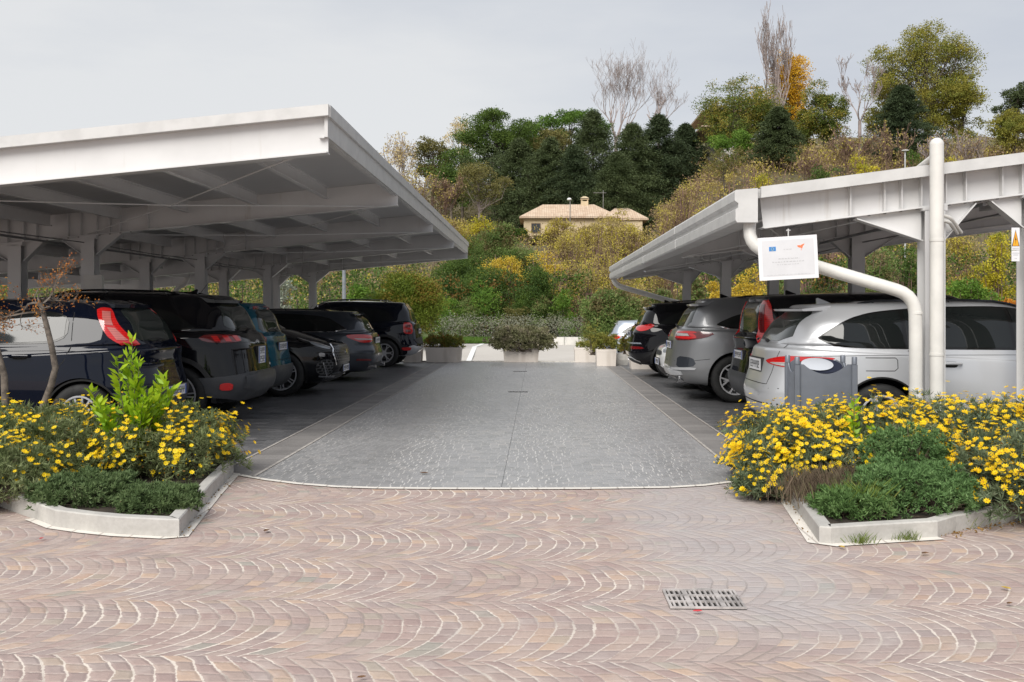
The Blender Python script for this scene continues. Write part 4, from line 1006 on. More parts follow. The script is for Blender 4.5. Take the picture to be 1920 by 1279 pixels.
# ============================== left row ============================================================
def det_punto(add, sk, root):
    side_windows(add, sk, [(.83, 1.035), (1.5, 1.01), (2.0, 1.0), (3.05, .965)], [(.83, 1.335), (1.5, 1.37), (2.1, 1.36), (2.5, 1.26), (3.05, .99)], [1.72])
    add('rear_window', patch(sk, 'rear', sym((.50, 1.04), (.53, 1.10), (.44, 1.40)), .004, 1, 1, 20, 6), RGLASS); add('windscreen', patch(sk, 'front', sym((.62, 1.0), (.50, 1.37)), .004, 1, 1), GLASS)
    for sd in (-1, 1):
        t = add('tail_light', patch(sk, 'side', [(.48, 1.375), (.565, 1.385), (.60, 1.355), (.46, 1.10), (.33, 1.01), (.20, .99), (.19, 1.02), (.34, 1.17)], .012, sd, 1, 16, 8), RED)
        sub(t, sk, 'side', [(.475, 1.335), (.545, 1.345), (.49, 1.21), (.41, 1.20)], PINK, 'upper_lens', .017, 0, sd); sub(t, sk, 'side', [(.395, 1.175), (.465, 1.185), (.36, 1.055), (.27, 1.05)], PINK, 'lower_lens', .017, 0, sd)
    number_plate(add, sk, 'rear', 0, .50, .5, .11); add('bumper_strip', patch(sk, 'rear', sym((.74, .38), (.76, .56)), .014, 1, 1, 18, 4), GPLAS)
    arch_trim(add, sk, (.66, 3.15), .30, .05, .014, SEAM)
    seams(add, sk, [[(.80, 1.34), (.78, 1.0), (.84, .85), (1.0, .66)], [(1.74, .99), (1.76, .6), (1.74, .26)], [(2.95, .9), (2.93, .3)], [(.40, .80), (.36, .62), (.30, .52)]]); seams(add, sk, [[(.2, .92), (.9, .955), (2, .94), (3.2, .88)]], w_=.004)
    handle(add, sk, 1.28, .90, PN, .23); mirror(add, sk, 2.85, .96, PN); rod_antenna(add, sk, 2.0, .2); spoiler(add, sk, .40, 1.42, .50, PN, .26, .035, .035); wiper(add, sk, 0, 1.03, .32, 1.06)
    pair(add, 'headlight', sk, 'fc', [(22, .66), (50, .82), (54, .78), (30, .60)], HEADL)
car_L('hatchback_car', 'dark blue hatchback with tall slanted red tail light behind the small bare tree', 'car', -4.02, 10.12, 4.05, .85, PN, std_rings(4.05, 1.50, .85, .99, .76, .95, .95, 1.75, .12, .99, .46, .73, 4.4, 4.0, .03, sill=.2), (.68, 3.15), .31, 'multi', det_punto, sc_=1.03)
def det_3008(add, sk, root):
    gen(add, sk, 4.45, 1.64, .92, [(.62, 1.14), (2.0, 1.08), (3.3, 1.04)], [(.64, 1.18), (.95, 1.38), (1.7, 1.46), (2.5, 1.45), (3.3, 1.06)], [1.15, 2.15], sym((.58, 1.14), (.62, 1.20), (.50, 1.46)), sym((.66, 1.06), (.52, 1.46)), PB, (3.15, 1.03), ((1.6, .93), (2.6, .93)), [[(1.18, 1.06), (1.22, .9), (1.4, .7)]])
    add('tail_band', patch(sk, 'rear', sym((.78, .98), (.80, 1.08)), .005, 1, 1, 24, 3), GLOSSB)
    for sd in (-1, 1):
        t = add('tail_light', patch(sk, 'rc', [(28, 1.07), (52, 1.08), (58, 1.03), (50, .98), (28, .985)], .009, sd, 1, 16, 4), DRED)
        for a in (31, 38, 45): sub(t, sk, 'rc', [(a, 1.06), (a+4, 1.06), (a+2, .995), (a-1.5, .995)], RED, 'claw_lens', .013, 0, sd)
        add('rear_reflector', patch(sk, 'rc', [(38, .50), (45, .50), (45, .415), (38, .415)], .034, sd, 1, 6, 3), RED)
    add('rear_bumper', patch(sk, 'rear', sym((.86, .28), (.88, .62)), .022, 1, 1, 26, 5), GPLAS); add('bumper_shelf', patch(sk, 'rear', sym((.60, .40), (.60, .60)), .05, 1, 1, 20, 4), GPLAS)
    number_plate(add, sk, 'rear', 0, .81, .31, .21, 2); add('badge', patch(sk, 'rear', sym((.035, .955), (.035, 1.0)), .012, 1, 1, 6, 3), CHR); add('model_badge', patch(sk, 'rear', [(-.52, .665), (-.40, .665), (-.40, .69), (-.52, .69)], .006, 1, 0, 6, 2), CHR)
    spoiler(add, sk, .40, 1.50, .58, PB, .36, .035, .05); wiper(add, sk, 0, 1.12, .35, 1.16); arch_trim(add, sk, (.84, 3.5), .36, .05, .05, PLAS); roof_rails(add, sk, .9, 2.7, .55, PB, .03); shark_fin(add, sk, .95, PB)
car_L('crossover_car', 'black crossover car with grey plastic rear bumper and square number plate', 'car', -3.56, 12.0, 4.45, .90, PB, std_rings(4.45, 1.63, .90, 1.06, .92, 1.04, 1.0, 1.85, .20, 1.10, .52, .72, 4.6, 4.2, .04, sill=.25), (.84, 3.5), .355, 'twin', det_3008, sc_=1.02)
def det_teal(add, sk, root):
    gen(add, sk, 4.15, 1.57, .86, [(.52, 1.10), (2.9, 1.0)], [(.55, 1.14), (.8, 1.36), (1.6, 1.42), (2.4, 1.38), (2.95, 1.03)], [1.1, 1.95], sym((.56, 1.08), (.58, 1.14), (.48, 1.42)), sym((.62, 1.02), (.5, 1.42)), PT, (2.85, 1.0), ((1.5, .9), (2.4, .9)))
    for sd in (-1, 1):
        t = add('tail_light', patch(sk, 'rc', [(30, 1.02), (40, 1.0), (50, .86), (46, .80), (36, .80), (31, .90)], .010, sd, 1, 14, 5), DRED); sub(t, sk, 'rc', [(32, .96), (38, .96), (43, .83), (36, .83)], PINK, 'lens', .015, 0, sd)
        add('third_light_strip', patch(sk, 'rear', [(.16, 1.455), (.42, 1.45), (.42, 1.42), (.16, 1.425)], .02, sd, 0, 6, 2), RED)
    add('rear_bumper', patch(sk, 'rear', sym((.80, .26), (.82, .58)), .022, 1, 1, 20, 4), GPLAS); number_plate(add, sk, 'rear', 0, .86, .50, .11); seams(add, sk, [[(-.6, 1.04), (-.56, .66), (.56, .66), (.6, 1.04)]], (1,), 'rear')
    spoiler(add, sk, .36, 1.45, .54, PT, .28, .03, .04); wiper(add, sk, 0, 1.07, .3, 1.1); rod_antenna(add, sk, 1.4, -.2); arch_trim(add, sk, (.75, 3.3), .33, .05, .04, PLAS)
car_L('crossover_car', 'teal blue small crossover car, mostly hidden between two black crossovers', 'car', -3.84, 14.3, 4.15, .86, PT, std_rings(4.15, 1.57, .86, 1.02, .9, 1.0, .95, 1.75, .15, 1.05, .42, .74, 4.6, 4.2, .03, sill=.24), (.75, 3.3), .33, 'five', det_teal, sc_=1.0, roof_mat=PB)
# black SUV nose out
def det_nose(add, sk, root):
    L = 4.6
    gen(add, sk, L, 1.62, .93, [(.6, 1.12), (2.0, 1.06), (3.25, 1.02)], [(.64, 1.18), (.95, 1.36), (1.6, 1.43), (2.4, 1.42), (3.25, 1.05)], [1.2, 2.2], sym((.58, 1.12), (.50, 1.45)), sym((.74, 1.085), (.70, 1.22), (.56, 1.47)), PB, (3.05, 1.05), ((1.6, .93), (2.6, .93)))
    gm = Mat('honeycomb_grille'); X, Y, Z = gm.xyz(); q = (Z/.045); a = (Y/.052+E.m(gm.nt, 'MULTIPLY', (q.floor()*.5).frac(), 1.0)).frac(); b = q.frac(); hole = ((a-.5).abs().max((b-.5).abs())).step(.28, .42)
    gm.set(Base_Color=gm.mix(hole, (.004, .004, .004), (.10, .10, .105)), Roughness=.3); gm.bump(hole, .8, .02)
    add('grille', patch(sk, 'front', sym((.50, .52), (.56, .70), (.50, .82)), .006, 1, 1, 22, 6), gm.m); add('grille_frame', ribbon(sk, 'front', [(-.52, .50), (-.58, .70), (-.52, .84)], .018, .014, 1), CHR); add('grille_frame', ribbon(sk, 'front', [(.52, .50), (.58, .70), (.52, .84)], .018, .014, 1), CHR)
    add('lower_grille', patch(sk, 'front', sym((.60, .24), (.56, .38)), .006, 1, 1, 20, 4), gm.m); add('badge', patch(sk, 'front', sym((.07, .66), (.07, .74)), .02, 1, 2, 8, 4), CHR)
    for sd in (-1, 1):
        h = add('headlight', patch(sk, 'fc', [(31, .79), (38, .83), (52, .925), (58, .95), (58, .92), (50, .83), (40, .745), (31, .72)], .010, sd, 1, 22, 5), GLOSSB)
        sub(h, sk, 'fc', [(33, .785), (40, .825), (50, .89), (48, .84), (38, .775), (33, .76)], HEADL, 'lamp_lens', .014, 1, sd); sub(h, sk, 'fc', [(32, .795), (38, .835), (52, .92), (57, .945), (52, .905), (38, .822), (32, .783)], CLR, 'light_strip', .016, 0, sd)
        add('corner_intake', patch(sk, 'fc', [(30, .58), (40, .60), (46, .50), (44, .36), (30, .34)], .008, sd, 1, 12, 5), gm.m); add('intake_blade', ribbon(sk, 'fc', [(40, .55), (38, .45), (34, .33)], .035, .02, sd), CHR); add('intake_lip', ribbon(sk, 'fc', [(24, .315), (34, .32), (42, .33)], .022, .022, sd), CHR)
        add('fog_light', patch(sk, 'fc', [(38, .70), (43, .71), (43, .65), (38, .64)], .010, sd, 1, 6, 3), CLR)
        add('brake_caliper', MB().add(*[[(3.66+.12*math.cos(a)*k, sd*(.93-.06)+e, .36+.12*math.sin(a)*k) for k in (.75, 1.15) for e in (-.04, .02) for a in (.2, .7, 1.2)], [(0,1,7,6), (1,2,8,7), (3,4,10,9), (4,5,11,10), (0,3,4,1), (1,4,5,2), (6,7,10,9), (7,8,11,10), (0,6,9,3), (2,5,11,8)]]), CAL)
    seams(add, sk, [[(3.2, 1.02), (3.6, .98), (4.2, .90), (4.42, .84)], [(3.16, .98), (3.12, .3)]]); add('bonnet_line', ribbon(sk, 'top', [(4.3, .52), (3.9, .62), (3.35, .70)], .008, .001, 1), SEAM); add('bonnet_line', ribbon(sk, 'top', [(4.3, .52), (3.9, .62), (3.35, .70)], .008, .001, -1), SEAM)
    number_plate(add, sk, 'front', 0, .43); arch_trim(add, sk, (.9, 3.66), .37, .05, .035, GLOSSB); roof_rails(add, sk, 1.0, 2.6, .55, PB, .03)
make_car('crossover_car', 'black crossover car parked nose out with twin spoke wheel and honeycomb grille', 'car', (-3.27-4.6, 16.05+.93, .006), 1, 4.6, .93, PB, std_rings(4.6, 1.62, .93, 1.06, .86, 1.08, 1.12, 1.95, .2, 1.1, .5, .72, 4.6, 3.8, .04, sill=.24), (.9, 3.70), .365, 'twin', group=GL, det=det_nose, sc_=1.0)
def det_bmw(add, sk, root):
    gen(add, sk, 4.65, 1.45, .91, [(.55, 1.03), (.8, .985), (3.4, .95)], [(.62, 1.08), (.95, 1.28), (1.7, 1.335), (2.5, 1.33), (3.4, .98)], [1.2, 2.25], sym((.56, 1.0), (.46, 1.33)), sym((.62, .96), (.5, 1.33)), PDG, (3.2, .96), ((1.6, .86), (2.6, .86)), [[(1.25, .95), (1.35, .8), (1.5, .6)]], trim=1)
    for sd in (-1, 1):
        t = add('tail_light', patch(sk, 'rc', [(22, .90), (40, .93), (56, .92), (55, .87), (48, .82), (40, .76), (28, .77), (23, .80)], .010, sd, 1, 20, 5), RED); sub(t, sk, 'rc', [(25, .835), (48, .85), (44, .825), (25, .81)], CLR, 'reversing_lens', .014, 0, sd)
        add('rear_reflector', patch(sk, 'rc', [(30, .44), (46, .45), (46, .41), (30, .40)], .01, sd, 0, 8, 2), DRED); add('exhaust_tip', MB().tube([(.0, sd*.55, .28), (.2, sd*.55, .28)], .04, 12), CHR)
    add('rear_diffuser', patch(sk, 'rear', sym((.6, .24), (.62, .36)), .008, 1, 1, 16, 3), PLAS); number_plate(add, sk, 'rear', 0, .80, blue=False); wiper(add, sk, 0, .98, .3, 1.0); spoiler(add, sk, .38, 1.335, .52, PDG, .3, .025, .03); shark_fin(add, sk, .85, PB); roof_rails(add, sk, .95, 2.7, .5, PLAS, .02)
car_L('estate_car', 'dark grey estate car with a wide red tail light, just beyond the nose-out car', 'car', -3.22, 19.45, 4.65, .91, PDG, std_rings(4.65, 1.44, .91, .93, .74, .93, 1.15, 2.05, .16, .97, .50, .69, 4.4, 4.2, .03, sill=.19), (1.0, 3.85), .33, 'five', det_bmw, sc_=1.0)
def det_duster(add, sk, root):
    gen(add, sk, 4.33, 1.66, .91, [(.58, 1.16), (2.0, 1.10), (3.2, 1.06)], [(.60, 1.20), (.8, 1.42), (1.5, 1.49), (2.4, 1.48), (3.2, 1.08)], [1.1, 2.05], sym((.58, 1.14), (.50, 1.48)), sym((.66, 1.08), (.54, 1.5)), PN, (3.05, 1.06), ((1.5, .95), (2.5, .95)))
    for sd in (-1, 1):
        t = add('tail_light', patch(sk, 'rc', [(34, 1.10), (47, 1.10), (47, .82), (34, .82)], .012, sd, 1, 12, 6), RED)
        for z in (.86, .98): sub(t, sk, 'rc', [(37, z), (44, z), (44, z+.07), (37, z+.07)], DRED, 'dark_lens', .016, 0, sd)
        add('rear_reflector', patch(sk, 'rc', [(38, .50), (50, .49), (48, .42), (38, .42)], .026, sd, 1, 8, 3), RED)
    add('skid_plate', patch(sk, 'rear', sym((.55, .26), (.74, .36), (.76, .56), (.55, .50)), .022, 1, 1, 20, 4), PS); add('rear_bumper', patch(sk, 'rear', sym((.62, .56), (.64, .72)), .016, 1, 1, 18, 3), PLAS)
    number_plate(add, sk, 'rear', 0, .88, blue=False); spoiler(add, sk, .36, 1.525, .56, PN, .3, .035, .04); wiper(add, sk, 0, 1.12, .3, 1.14); arch_trim(add, sk, (.83, 3.5), .35, .05, .06, PLAS); roof_rails(add, sk, .8, 2.7, .56, CHR, .05)
    seams(add, sk, [[(1.12, 1.08), (1.2, .9), (1.35, .7)]]); rod_antenna(add, sk, 2.9, -.1, .15)
car_L('crossover_car', 'navy blue crossover car with silver roof rails beside the flower planter, last in its row', 'car', -2.96, 24.5, 4.33, .91, PN, std_rings(4.33, 1.66, .91, 1.08, .95, 1.06, 1.0, 1.8, .14, 1.1, .38, .76, 4.8, 4.2, .03, sill=.3), (.83, 3.5), .35, 'split', det_duster, sc_=1.0)
# ------------------------------------------------------------------ leaf tools
def unit(v): return v/np.maximum(np.linalg.norm(v, axis=-1, keepdims=True), 1e-9)
def leaves(Pn, D, ln, wd, rng, jit=.6, shape='diamond'):
    """one pointed leaf per point, along D with jitter"""
    n = len(Pn); d = unit(D+rng.normal(0, jit, (n, 3))); s = unit(np.cross(d, rng.normal(0, 1, (n, 3))))
    l = ln*rng.uniform(.6, 1.3, (n, 1)); w_ = wd*rng.uniform(.7, 1.3, (n, 1)); nn = np.cross(d, s)
    a = Pn; b = Pn+d*l*.45+s*w_*.5; c = Pn+d*l+nn*l*.12; e = Pn+d*l*.45-s*w_*.5
    return np.stack([a, b, c, e], 1).reshape(-1, 3)
def rosettes(Pn, N, k, ln, wd, rng, spread=.8):
    """k blades out of each point"""
    Q_ = np.repeat(Pn, k, 0); D = np.repeat(N, k, 0)+rng.normal(0, spread, (len(Q_), 3))
    return leaves(Q_, D, ln, wd, rng, .05)
def blades(name, Pn, h, wd, rng, mat, parent=None, lean=.35):
    n = len(Pn); a = rng.uniform(0, 2*np.pi, n); L_ = h*rng.uniform(.5, 1.2, n); s = np.stack([np.cos(a), np.sin(a), 0*a], 1)*wd/2
    b = rng.uniform(0, 2*np.pi, n); t = np.stack([np.cos(b)*lean*L_*rng.uniform(.2, 1.4, n), np.sin(b)*lean*L_*rng.uniform(.2, 1.4, n), L_], 1)
    V = np.stack([Pn-s, Pn+s, Pn+t*.6*np.array([1, 1, 1.1])+s*.6, Pn+t], 1).reshape(-1, 3)
    return npmesh(name, V, 4, mat, parent)
def daisies(C, N, r, rng):
    """8-petal heads: returns petal quads (4 verts) and centre quads"""
    n = len(C); N = unit(N); a = unit(np.cross(N, rng.normal(0, 1, (n, 3)))); b = np.cross(N, a); r = r*rng.uniform(.7, 1.15, (n, 1)); out = []; cen = []
    cup = rng.uniform(.1, .45, (n, 1))
    for k in range(8):
        q = 2*np.pi*k/8; u = a*np.cos(q)+b*np.sin(q); v = -a*np.sin(q)+b*np.cos(q)
        out.append(np.stack([C, C+u*r*.6+v*r*.22+N*r*cup*.4, C+u*r+N*r*cup, C+u*r*.6-v*r*.22+N*r*cup*.4], 1))
    C2 = C+N*r*.12; s = r*.22
    cen = np.stack([C2+a*s, C2+b*s, C2-a*s, C2-b*s], 1)
    return np.concatenate(out, 0).reshape(-1, 3), cen.reshape(-1, 3)
# ------------------------------------------------------------------ planting beds either side of the entrance
CONC = Mat('kerb_concrete'); n = CONC.noise(5, 5, .65); f = CONC.noise(40, 4); s_ = CONC.noise(2.2, 3)
CONC.set(Base_Color=CONC.mix((f*.5+n*.3), CONC.ramp(s_, [(.35, (.56, .545, .52)), (.5, (.45, .435, .41)), (.65, (.60, .58, .54))]), (.30, .285, .26)), Roughness=.85); CONC.bump(f*.6+n, .5, .006); CONC = CONC.m
SOIL = plain('planting_soil', (.045, .033, .022), .95, var=.3, scale=9, bump=.6)
def kerb(name, label, path, w_, h, inner, soil, blk=.62):
    """path: outer foot line; inner = +1/-1 the side of the bed"""
    root = empty(name, (path[0].x, path[0].y, 0), label=label, cat='planting bed'); o0 = root.location.copy()
    pts = [Vector((p.x, p.y, 0)) for p in path]; nrm = []
    for i, p in enumerate(pts):
        a = (pts[i]-pts[i-1]).normalized() if i else None; b = (pts[i+1]-pts[i]).normalized() if i < len(pts)-1 else None
        t = (a+b).normalized() if a and b else (a or b); n = Vector((-t.y, t.x, 0))*inner
        if a and b: n = n/max(.35, Vector((-a.y, a.x, 0)).dot(n*inner))
        nrm.append(n)
    for i in range(len(pts)-1):
        p, q, m, n = pts[i], pts[i+1], nrm[i], nrm[i+1]; L_ = (q-p).length; k = max(1, round(L_/blk))
        for j in range(k):
            t0, t1 = j/k, (j+1)/k; g = .003/L_
            if k > 1 or True: t0 += g if j else 0; t1 -= g if j < k-1 else 0
            A, B = p.lerp(q, t0), p.lerp(q, t1); C, D = (q+n*w_), (p+m*w_); Ci, Di = D.lerp(C, t1), D.lerp(C, t0)
            bv = .008; up = lambda v, z: Vector((v.x-o0.x, v.y-o0.y, z)); ins = lambda v, w: v.lerp(w, bv/w_)
            mb = MB(); V = [up(A, 0), up(B, 0), up(Ci, 0), up(Di, 0), up(A, h-bv), up(B, h-bv), up(Ci, h-bv), up(Di, h-bv), up(ins(A, Di), h), up(ins(B, Ci), h), up(ins(Ci, B), h), up(ins(Di, A), h)]
            mb.add(V, [(0, 3, 2, 1)]+[(a, (a+1) % 4, 4+(a+1) % 4, 4+a) for a in range(4)]+[(4+a, 4+(a+1) % 4, 8+(a+1) % 4, 8+a) for a in range(4)]+[(8, 9, 10, 11)])
            mb.build('kerb_stone', CONC, root)
    meshobj('soil', [(p[0]-o0.x, p[1]-o0.y, h*.8) for p in soil], [tuple(range(len(soil)))], SOIL, root)
    return root
def flush(path, w_, inner):
    V = []; pts = path
    for i, p in enumerate(pts):
        t = (pts[min(i+1, len(pts)-1)]-pts[max(i-1, 0)]).normalized(); n = Vector((-t.y, t.x, 0))*inner
        V += [(p.x, p.y, .0055), (p.x-n.x*w_, p.y-n.y*w_, .0055)]
    o = meshobj('kerb_line', V, [(2*i, 2*i+1, 2*i+3, 2*i+2) for i in range(len(pts)-1)], RIMM); o['kind'] = 'structure'
KL = [G(*p) for p in ((-60, 925), (0, 950), (62, 973), (103, 989), (160, 997), (219, 1003), (313, 1008), (336, 1008), (400, 930), (438, 889))]
KR = [G(*p) for p in ((1478, 936), (1536, 1019), (1558, 1021), (1660, 1014), (1758, 1008), (1793, 997), (1920, 975), (2010, 950))]
kerb('flower_bed', 'left planting bed with a low curved concrete kerb beside the cobbles', KL, .085, .115, 1, [(p.x, p.y) for p in KL]+[(-3.0, 9.7), (-9, 9.7), (-9, 7.5)])
kerb('flower_bed', 'right planting bed with an angular concrete kerb, near the drain grate', KR, .085, .105, 1, [(p.x, p.y) for p in KR]+[(7.5, 9.2), (1.9, 9.2), (1.6, 8.6), (1.75, 7.7)])
flush(KL[2:], .055, 1); flush(KR[:5], .07, 1)
# ------------------------------------------------------------------ flowering bushes
LEAFG = leafmat('grey_green_needle_leaf', [(.085, .12, .035), (.165, .205, .085), (.28, .31, .16)], .6, .2, pscale=2.2)
LEAFG2 = leafmat('silver_green_needle_leaf', [(.09, .125, .06), (.17, .215, .12), (.28, .32, .21)], .6, .2, pscale=2.2)
PETAL = leafmat('yellow_petal', [(.80, .42, .005), (.86, .60, .008), (.90, .70, .02)], .5, .25)
CEN = plain('flower_centre', (.55, .26, .01), .7, var=.2)
SEED = leafmat('brown_seed_head', [(.13, .07, .02), (.24, .14, .04), (.40, .22, .03)], .7, .1)
TWIG = plain('twig_bark', (.16, .12, .085), .85, var=.3, scale=12)
def bush(name, label, c, rx, ry, h, nros, nfl, seed, mat=LEAFG, ln=.06, wd=.008, k=12, fr=.0235, top=.5, z0=.07, cat='flowering bush', group=None, petal=None, bump_=.16, seeds=0, fclump=None):
    rng = np.random.default_rng(seed); root = empty(name, (c[0], c[1], 0), label=label, cat=cat, group=group)
    def surf(n, lo, hi, up=None):
        u = rng.uniform(0, 2*np.pi, n); ct = rng.uniform(0 if up is None else up, 1, n)**.8; st = np.sqrt(1-ct**2)
        d = np.stack([np.cos(u)*st, np.sin(u)*st, ct], 1)
        b = 1+bump_*(np.sin(u*5+seed)*np.sin(ct*7+seed*2)+.7*np.sin(u*11+seed*3)*st+.5*np.sin(ct*17+u*3))
        r = (b*rng.uniform(lo, hi, n))[:, None]; q = np.sign(d)*np.abs(d)**.75
        p = q*r*np.array([rx, ry, h]); p[:, 2] = np.maximum(p[:, 2], 0)+z0
        return p, unit(d/np.array([rx, ry, h]))
    p1, n1 = surf(int(nros*.72), .86, 1.0); p2, n2 = surf(int(nros*.28), .55, .86)
    Pn = np.concatenate([p1, p2]); Nn = np.concatenate([n1, n2]); Nn = unit(Nn+np.array([0, 0, .5]))
    npmesh('foliage', rosettes(Pn, Nn, k, ln, wd, rng, .75), 4, mat, root)
    # stems
    m = min(260, nros//4); q, _ = surf(m, .6, .92); mb = MB(); base = rng.normal(0, .25, (m, 2))*np.array([rx, ry])
    for i in range(m): mb.tube([(base[i, 0], base[i, 1], z0*.85), ((base[i, 0]*.4+q[i, 0]*.6), (base[i, 1]*.4+q[i, 1]*.6), z0*.85+(q[i, 2]-z0*.85)*.45), tuple(q[i])], [.006, .004, .002], 4, 0, False)
    mb.build('stems', TWIG, root)
    if nfl:
        if fclump:
            cc, cn = surf(fclump, 1.0, 1.03, .05); idx = rng.integers(0, fclump, nfl); C = cc[idx]+rng.normal(0, .045, (nfl, 3)); N = cn[idx]
            e, en = surf(nfl//3, 1.0, 1.04, .02); C = np.concatenate([C, e]); N = np.concatenate([N, en])
        else: C, N = surf(nfl, 1.0, 1.05)
        C[:, 2] += rng.uniform(0, .05, len(C)); N = unit(N+np.array([0, -.35, .55])+rng.normal(0, .25, (len(C), 3)))
        pt, ce = daisies(C, N, fr, rng); o = npmesh('flowers', pt, 4, petal or PETAL, root); o['kind'] = 'stuff'; npmesh('flower_centres', ce, 4, CEN, o)
        # buds on short stalks
        nb = nfl//2; b, bn = surf(nb, 1.0, 1.06); mb2 = leaves(b, np.tile([0, 0, 1.0], (nb, 1)), .014, .012, rng, .3); o2 = npmesh('buds', np.concatenate([mb2, leaves(b, np.tile([0, .2, 1.0], (nb, 1)), .014, .012, rng, .3)]), 4, petal or PETAL, root); o2['kind'] = 'stuff'
    if seeds:
        b, bn = surf(seeds, .98, 1.06); npmesh('seed_heads', leaves(np.repeat(b, 3, 0), np.tile([0, 0, 1.0], (seeds*3, 1)), .016, .012, rng, .8), 4, SEED, root)['kind'] = 'stuff'
    return root
GB = 'yellow daisy bushes in the planting beds'
bush('daisy_bush', 'yellow daisy bush at the far left edge, below the bare tree', (-4.70, 8.05), .95, .85, .50, 2300, 420, 11, LEAFG, fclump=70, seeds=220, group=GB)
bush('daisy_bush', 'yellow daisy bush in the middle of the left bed, around the bright green shrub', (-3.72, 8.10), .80, .80, .50, 2200, 300, 12, LEAFG, fclump=70, seeds=200, group=GB)
bush('daisy_bush', 'yellow daisy bush at the right end of the left bed, next to the drive', (-3.02, 8.10), .50, .72, .47, 1700, 420, 13, LEAFG, fclump=80, seeds=160, group=GB)
bush('daisy_bush', 'dark green daisy bush with few flowers at the lower left corner', (-4.0, 7.05), .62, .46, .36, 1600, 130, 14, LEAFG, fclump=20, seeds=30, group=GB)
bush('daisy_bush', 'dense yellow daisy bush at the left end of the right bed, leaning over the cobbles', (2.10, 8.05), .52, .78, .46, 1700, 950, 15, LEAFG2, fclump=95, seeds=140, group=GB)
bush('daisy_bush', 'tall yellow daisy bush in front of the grey litter bin', (2.62, 8.05), .62, .66, .54, 1700, 700, 16, LEAFG2, fclump=90, seeds=160, group=GB)
bush('daisy_bush', 'yellow daisy bush below the white pipes and the silver car', (3.42, 8.0), .68, .70, .58, 2000, 760, 17, LEAFG2, fclump=95, seeds=200, group=GB)
bush('daisy_bush', 'yellow daisy bush at the right edge, reaching down to the cobbles', (3.45, 6.85), .60, .62, .48, 1900, 520, 18, LEAFG2, fclump=60, seeds=150, group=GB)
bush('daisy_bush', 'tallest yellow daisy bush, far back at the right edge', (4.55, 8.1), .75, .75, .62, 1900, 520, 19, LEAFG2, fclump=60, seeds=160, group=GB)
bush('daisy_bush', 'low yellow daisy bush spilling over the cobbles at the left tip of the right bed', (1.74, 7.50), .26, .24, .20, 700, 90, 20, LEAFG2, fclump=26, seeds=40, group=GB, z0=.03)
# feathery green cushions
SANT = leafmat('feathery_green_leaf', [(.08, .15, .05), (.13, .235, .08), (.21, .33, .13)], .6, .2, pscale=4)
SANT2 = leafmat('bluish_green_leaf', [(.075, .12, .045), (.12, .18, .07), (.20, .26, .115)], .6, .2, pscale=4)
SANT3 = leafmat('bright_green_feathery_leaf', [(.08, .15, .045), (.13, .23, .07), (.21, .31, .12)], .6, .25, pscale=4)
def cushion(label, c, rx, ry, h, n, seed, mat, z0=.08, ln=.035): return bush('cushion_plant', label, c, rx, ry, h, n, 0, seed, mat, ln, .008, 14, bump_=.12, z0=z0, cat='plant', group='feathery cushion plants in the beds')
a = G(130, 975, .1); cushion('dark bluish green cushion plant at the kerb of the left bed', (-3.10, 6.80), .36, .30, .19, 1200, 21, SANT2)
cushion('smaller green cushion plant at the corner of the left kerb, with a pink flower', (-2.50, 6.56), .25, .22, .15, 1000, 22, SANT2)
cushion('large bright feathery cushion plant in the right bed', (2.50, 6.74), .42, .36, .29, 1700, 23, SANT)
cushion('tall feathery plant behind the large cushion in the right bed', (2.66, 7.28), .34, .26, .46, 1300, 24, SANT)
cushion('low feathery plant at the front corner of the right kerb', (2.03, 6.52), .24, .24, .16, 850, 25, SANT3)
PINK = leafmat('pink_petal', [(.75, .12, .22), (.85, .25, .35)], .5, .2)
rg = np.random.default_rng(5)
for i, (px, py) in enumerate(((265, 975), (98, 925), (252, 937), (84, 927))):
    q = P(px, py, 6.75 if i in (0, 2) else 7.02); root = empty('pink_flower', tuple(q-Vector((0, .22, -.0))), label=('pink flower on the small cushion plant by the left kerb corner', 'right one of two pink flowers on the dark cushion plant at far left', 'faded pink flower behind the brighter one at the left kerb corner', 'paler left one of two pink flowers at far left')[i], cat='flower', group='pink flowers in the left bed')
    pt, ce = daisies(np.zeros((3, 3))+rg.normal(0, .006, (3, 3)), np.tile([0., -.7, .7], (3, 1)), .020, rg); npmesh('petals', pt, 4, PINK, root); mb = MB(); mb.tube([(0, 0, 0), (.01, .02, -.15)], .0018, 4); mb.build('stem', SANT2, root)
# heather-like dry plant, grass tufts
DRY = leafmat('dry_heather_leaf', [(.09, .065, .045), (.15, .11, .075), (.12, .13, .06)], .8, .1, pscale=4)
rg = np.random.default_rng(8)
root = empty('heather', (1.93, 6.95, .08), label='dry brownish heather plant behind the left corner of the right kerb', cat='plant')
n = 2000; pp = np.stack([rg.normal(.04, .13, n), rg.normal(0, .15, n), rg.uniform(0, .10, n)], 1); pp = np.concatenate([pp, pp*[.7, .7, 1]+[.28, .12, 0]])
blades('foliage', pp, .14, .006, rg, DRY, root, .5)
GRS = leafmat('grass_blade', [(.10, .17, .025), (.18, .24, .05), (.30, .30, .09)], .6, .3, pscale=5)
root = empty('grass_tuft', (2.12, 6.52, .09), label='yellowish grass tuft growing through the plants at the front of the right bed', cat='grass tuft')
n = 260; blades('blades', np.stack([rg.normal(0, .09, n), rg.normal(0, .05, n), rg.uniform(0, .02, n)], 1), .20, .006, rg, GRS, root, .8)
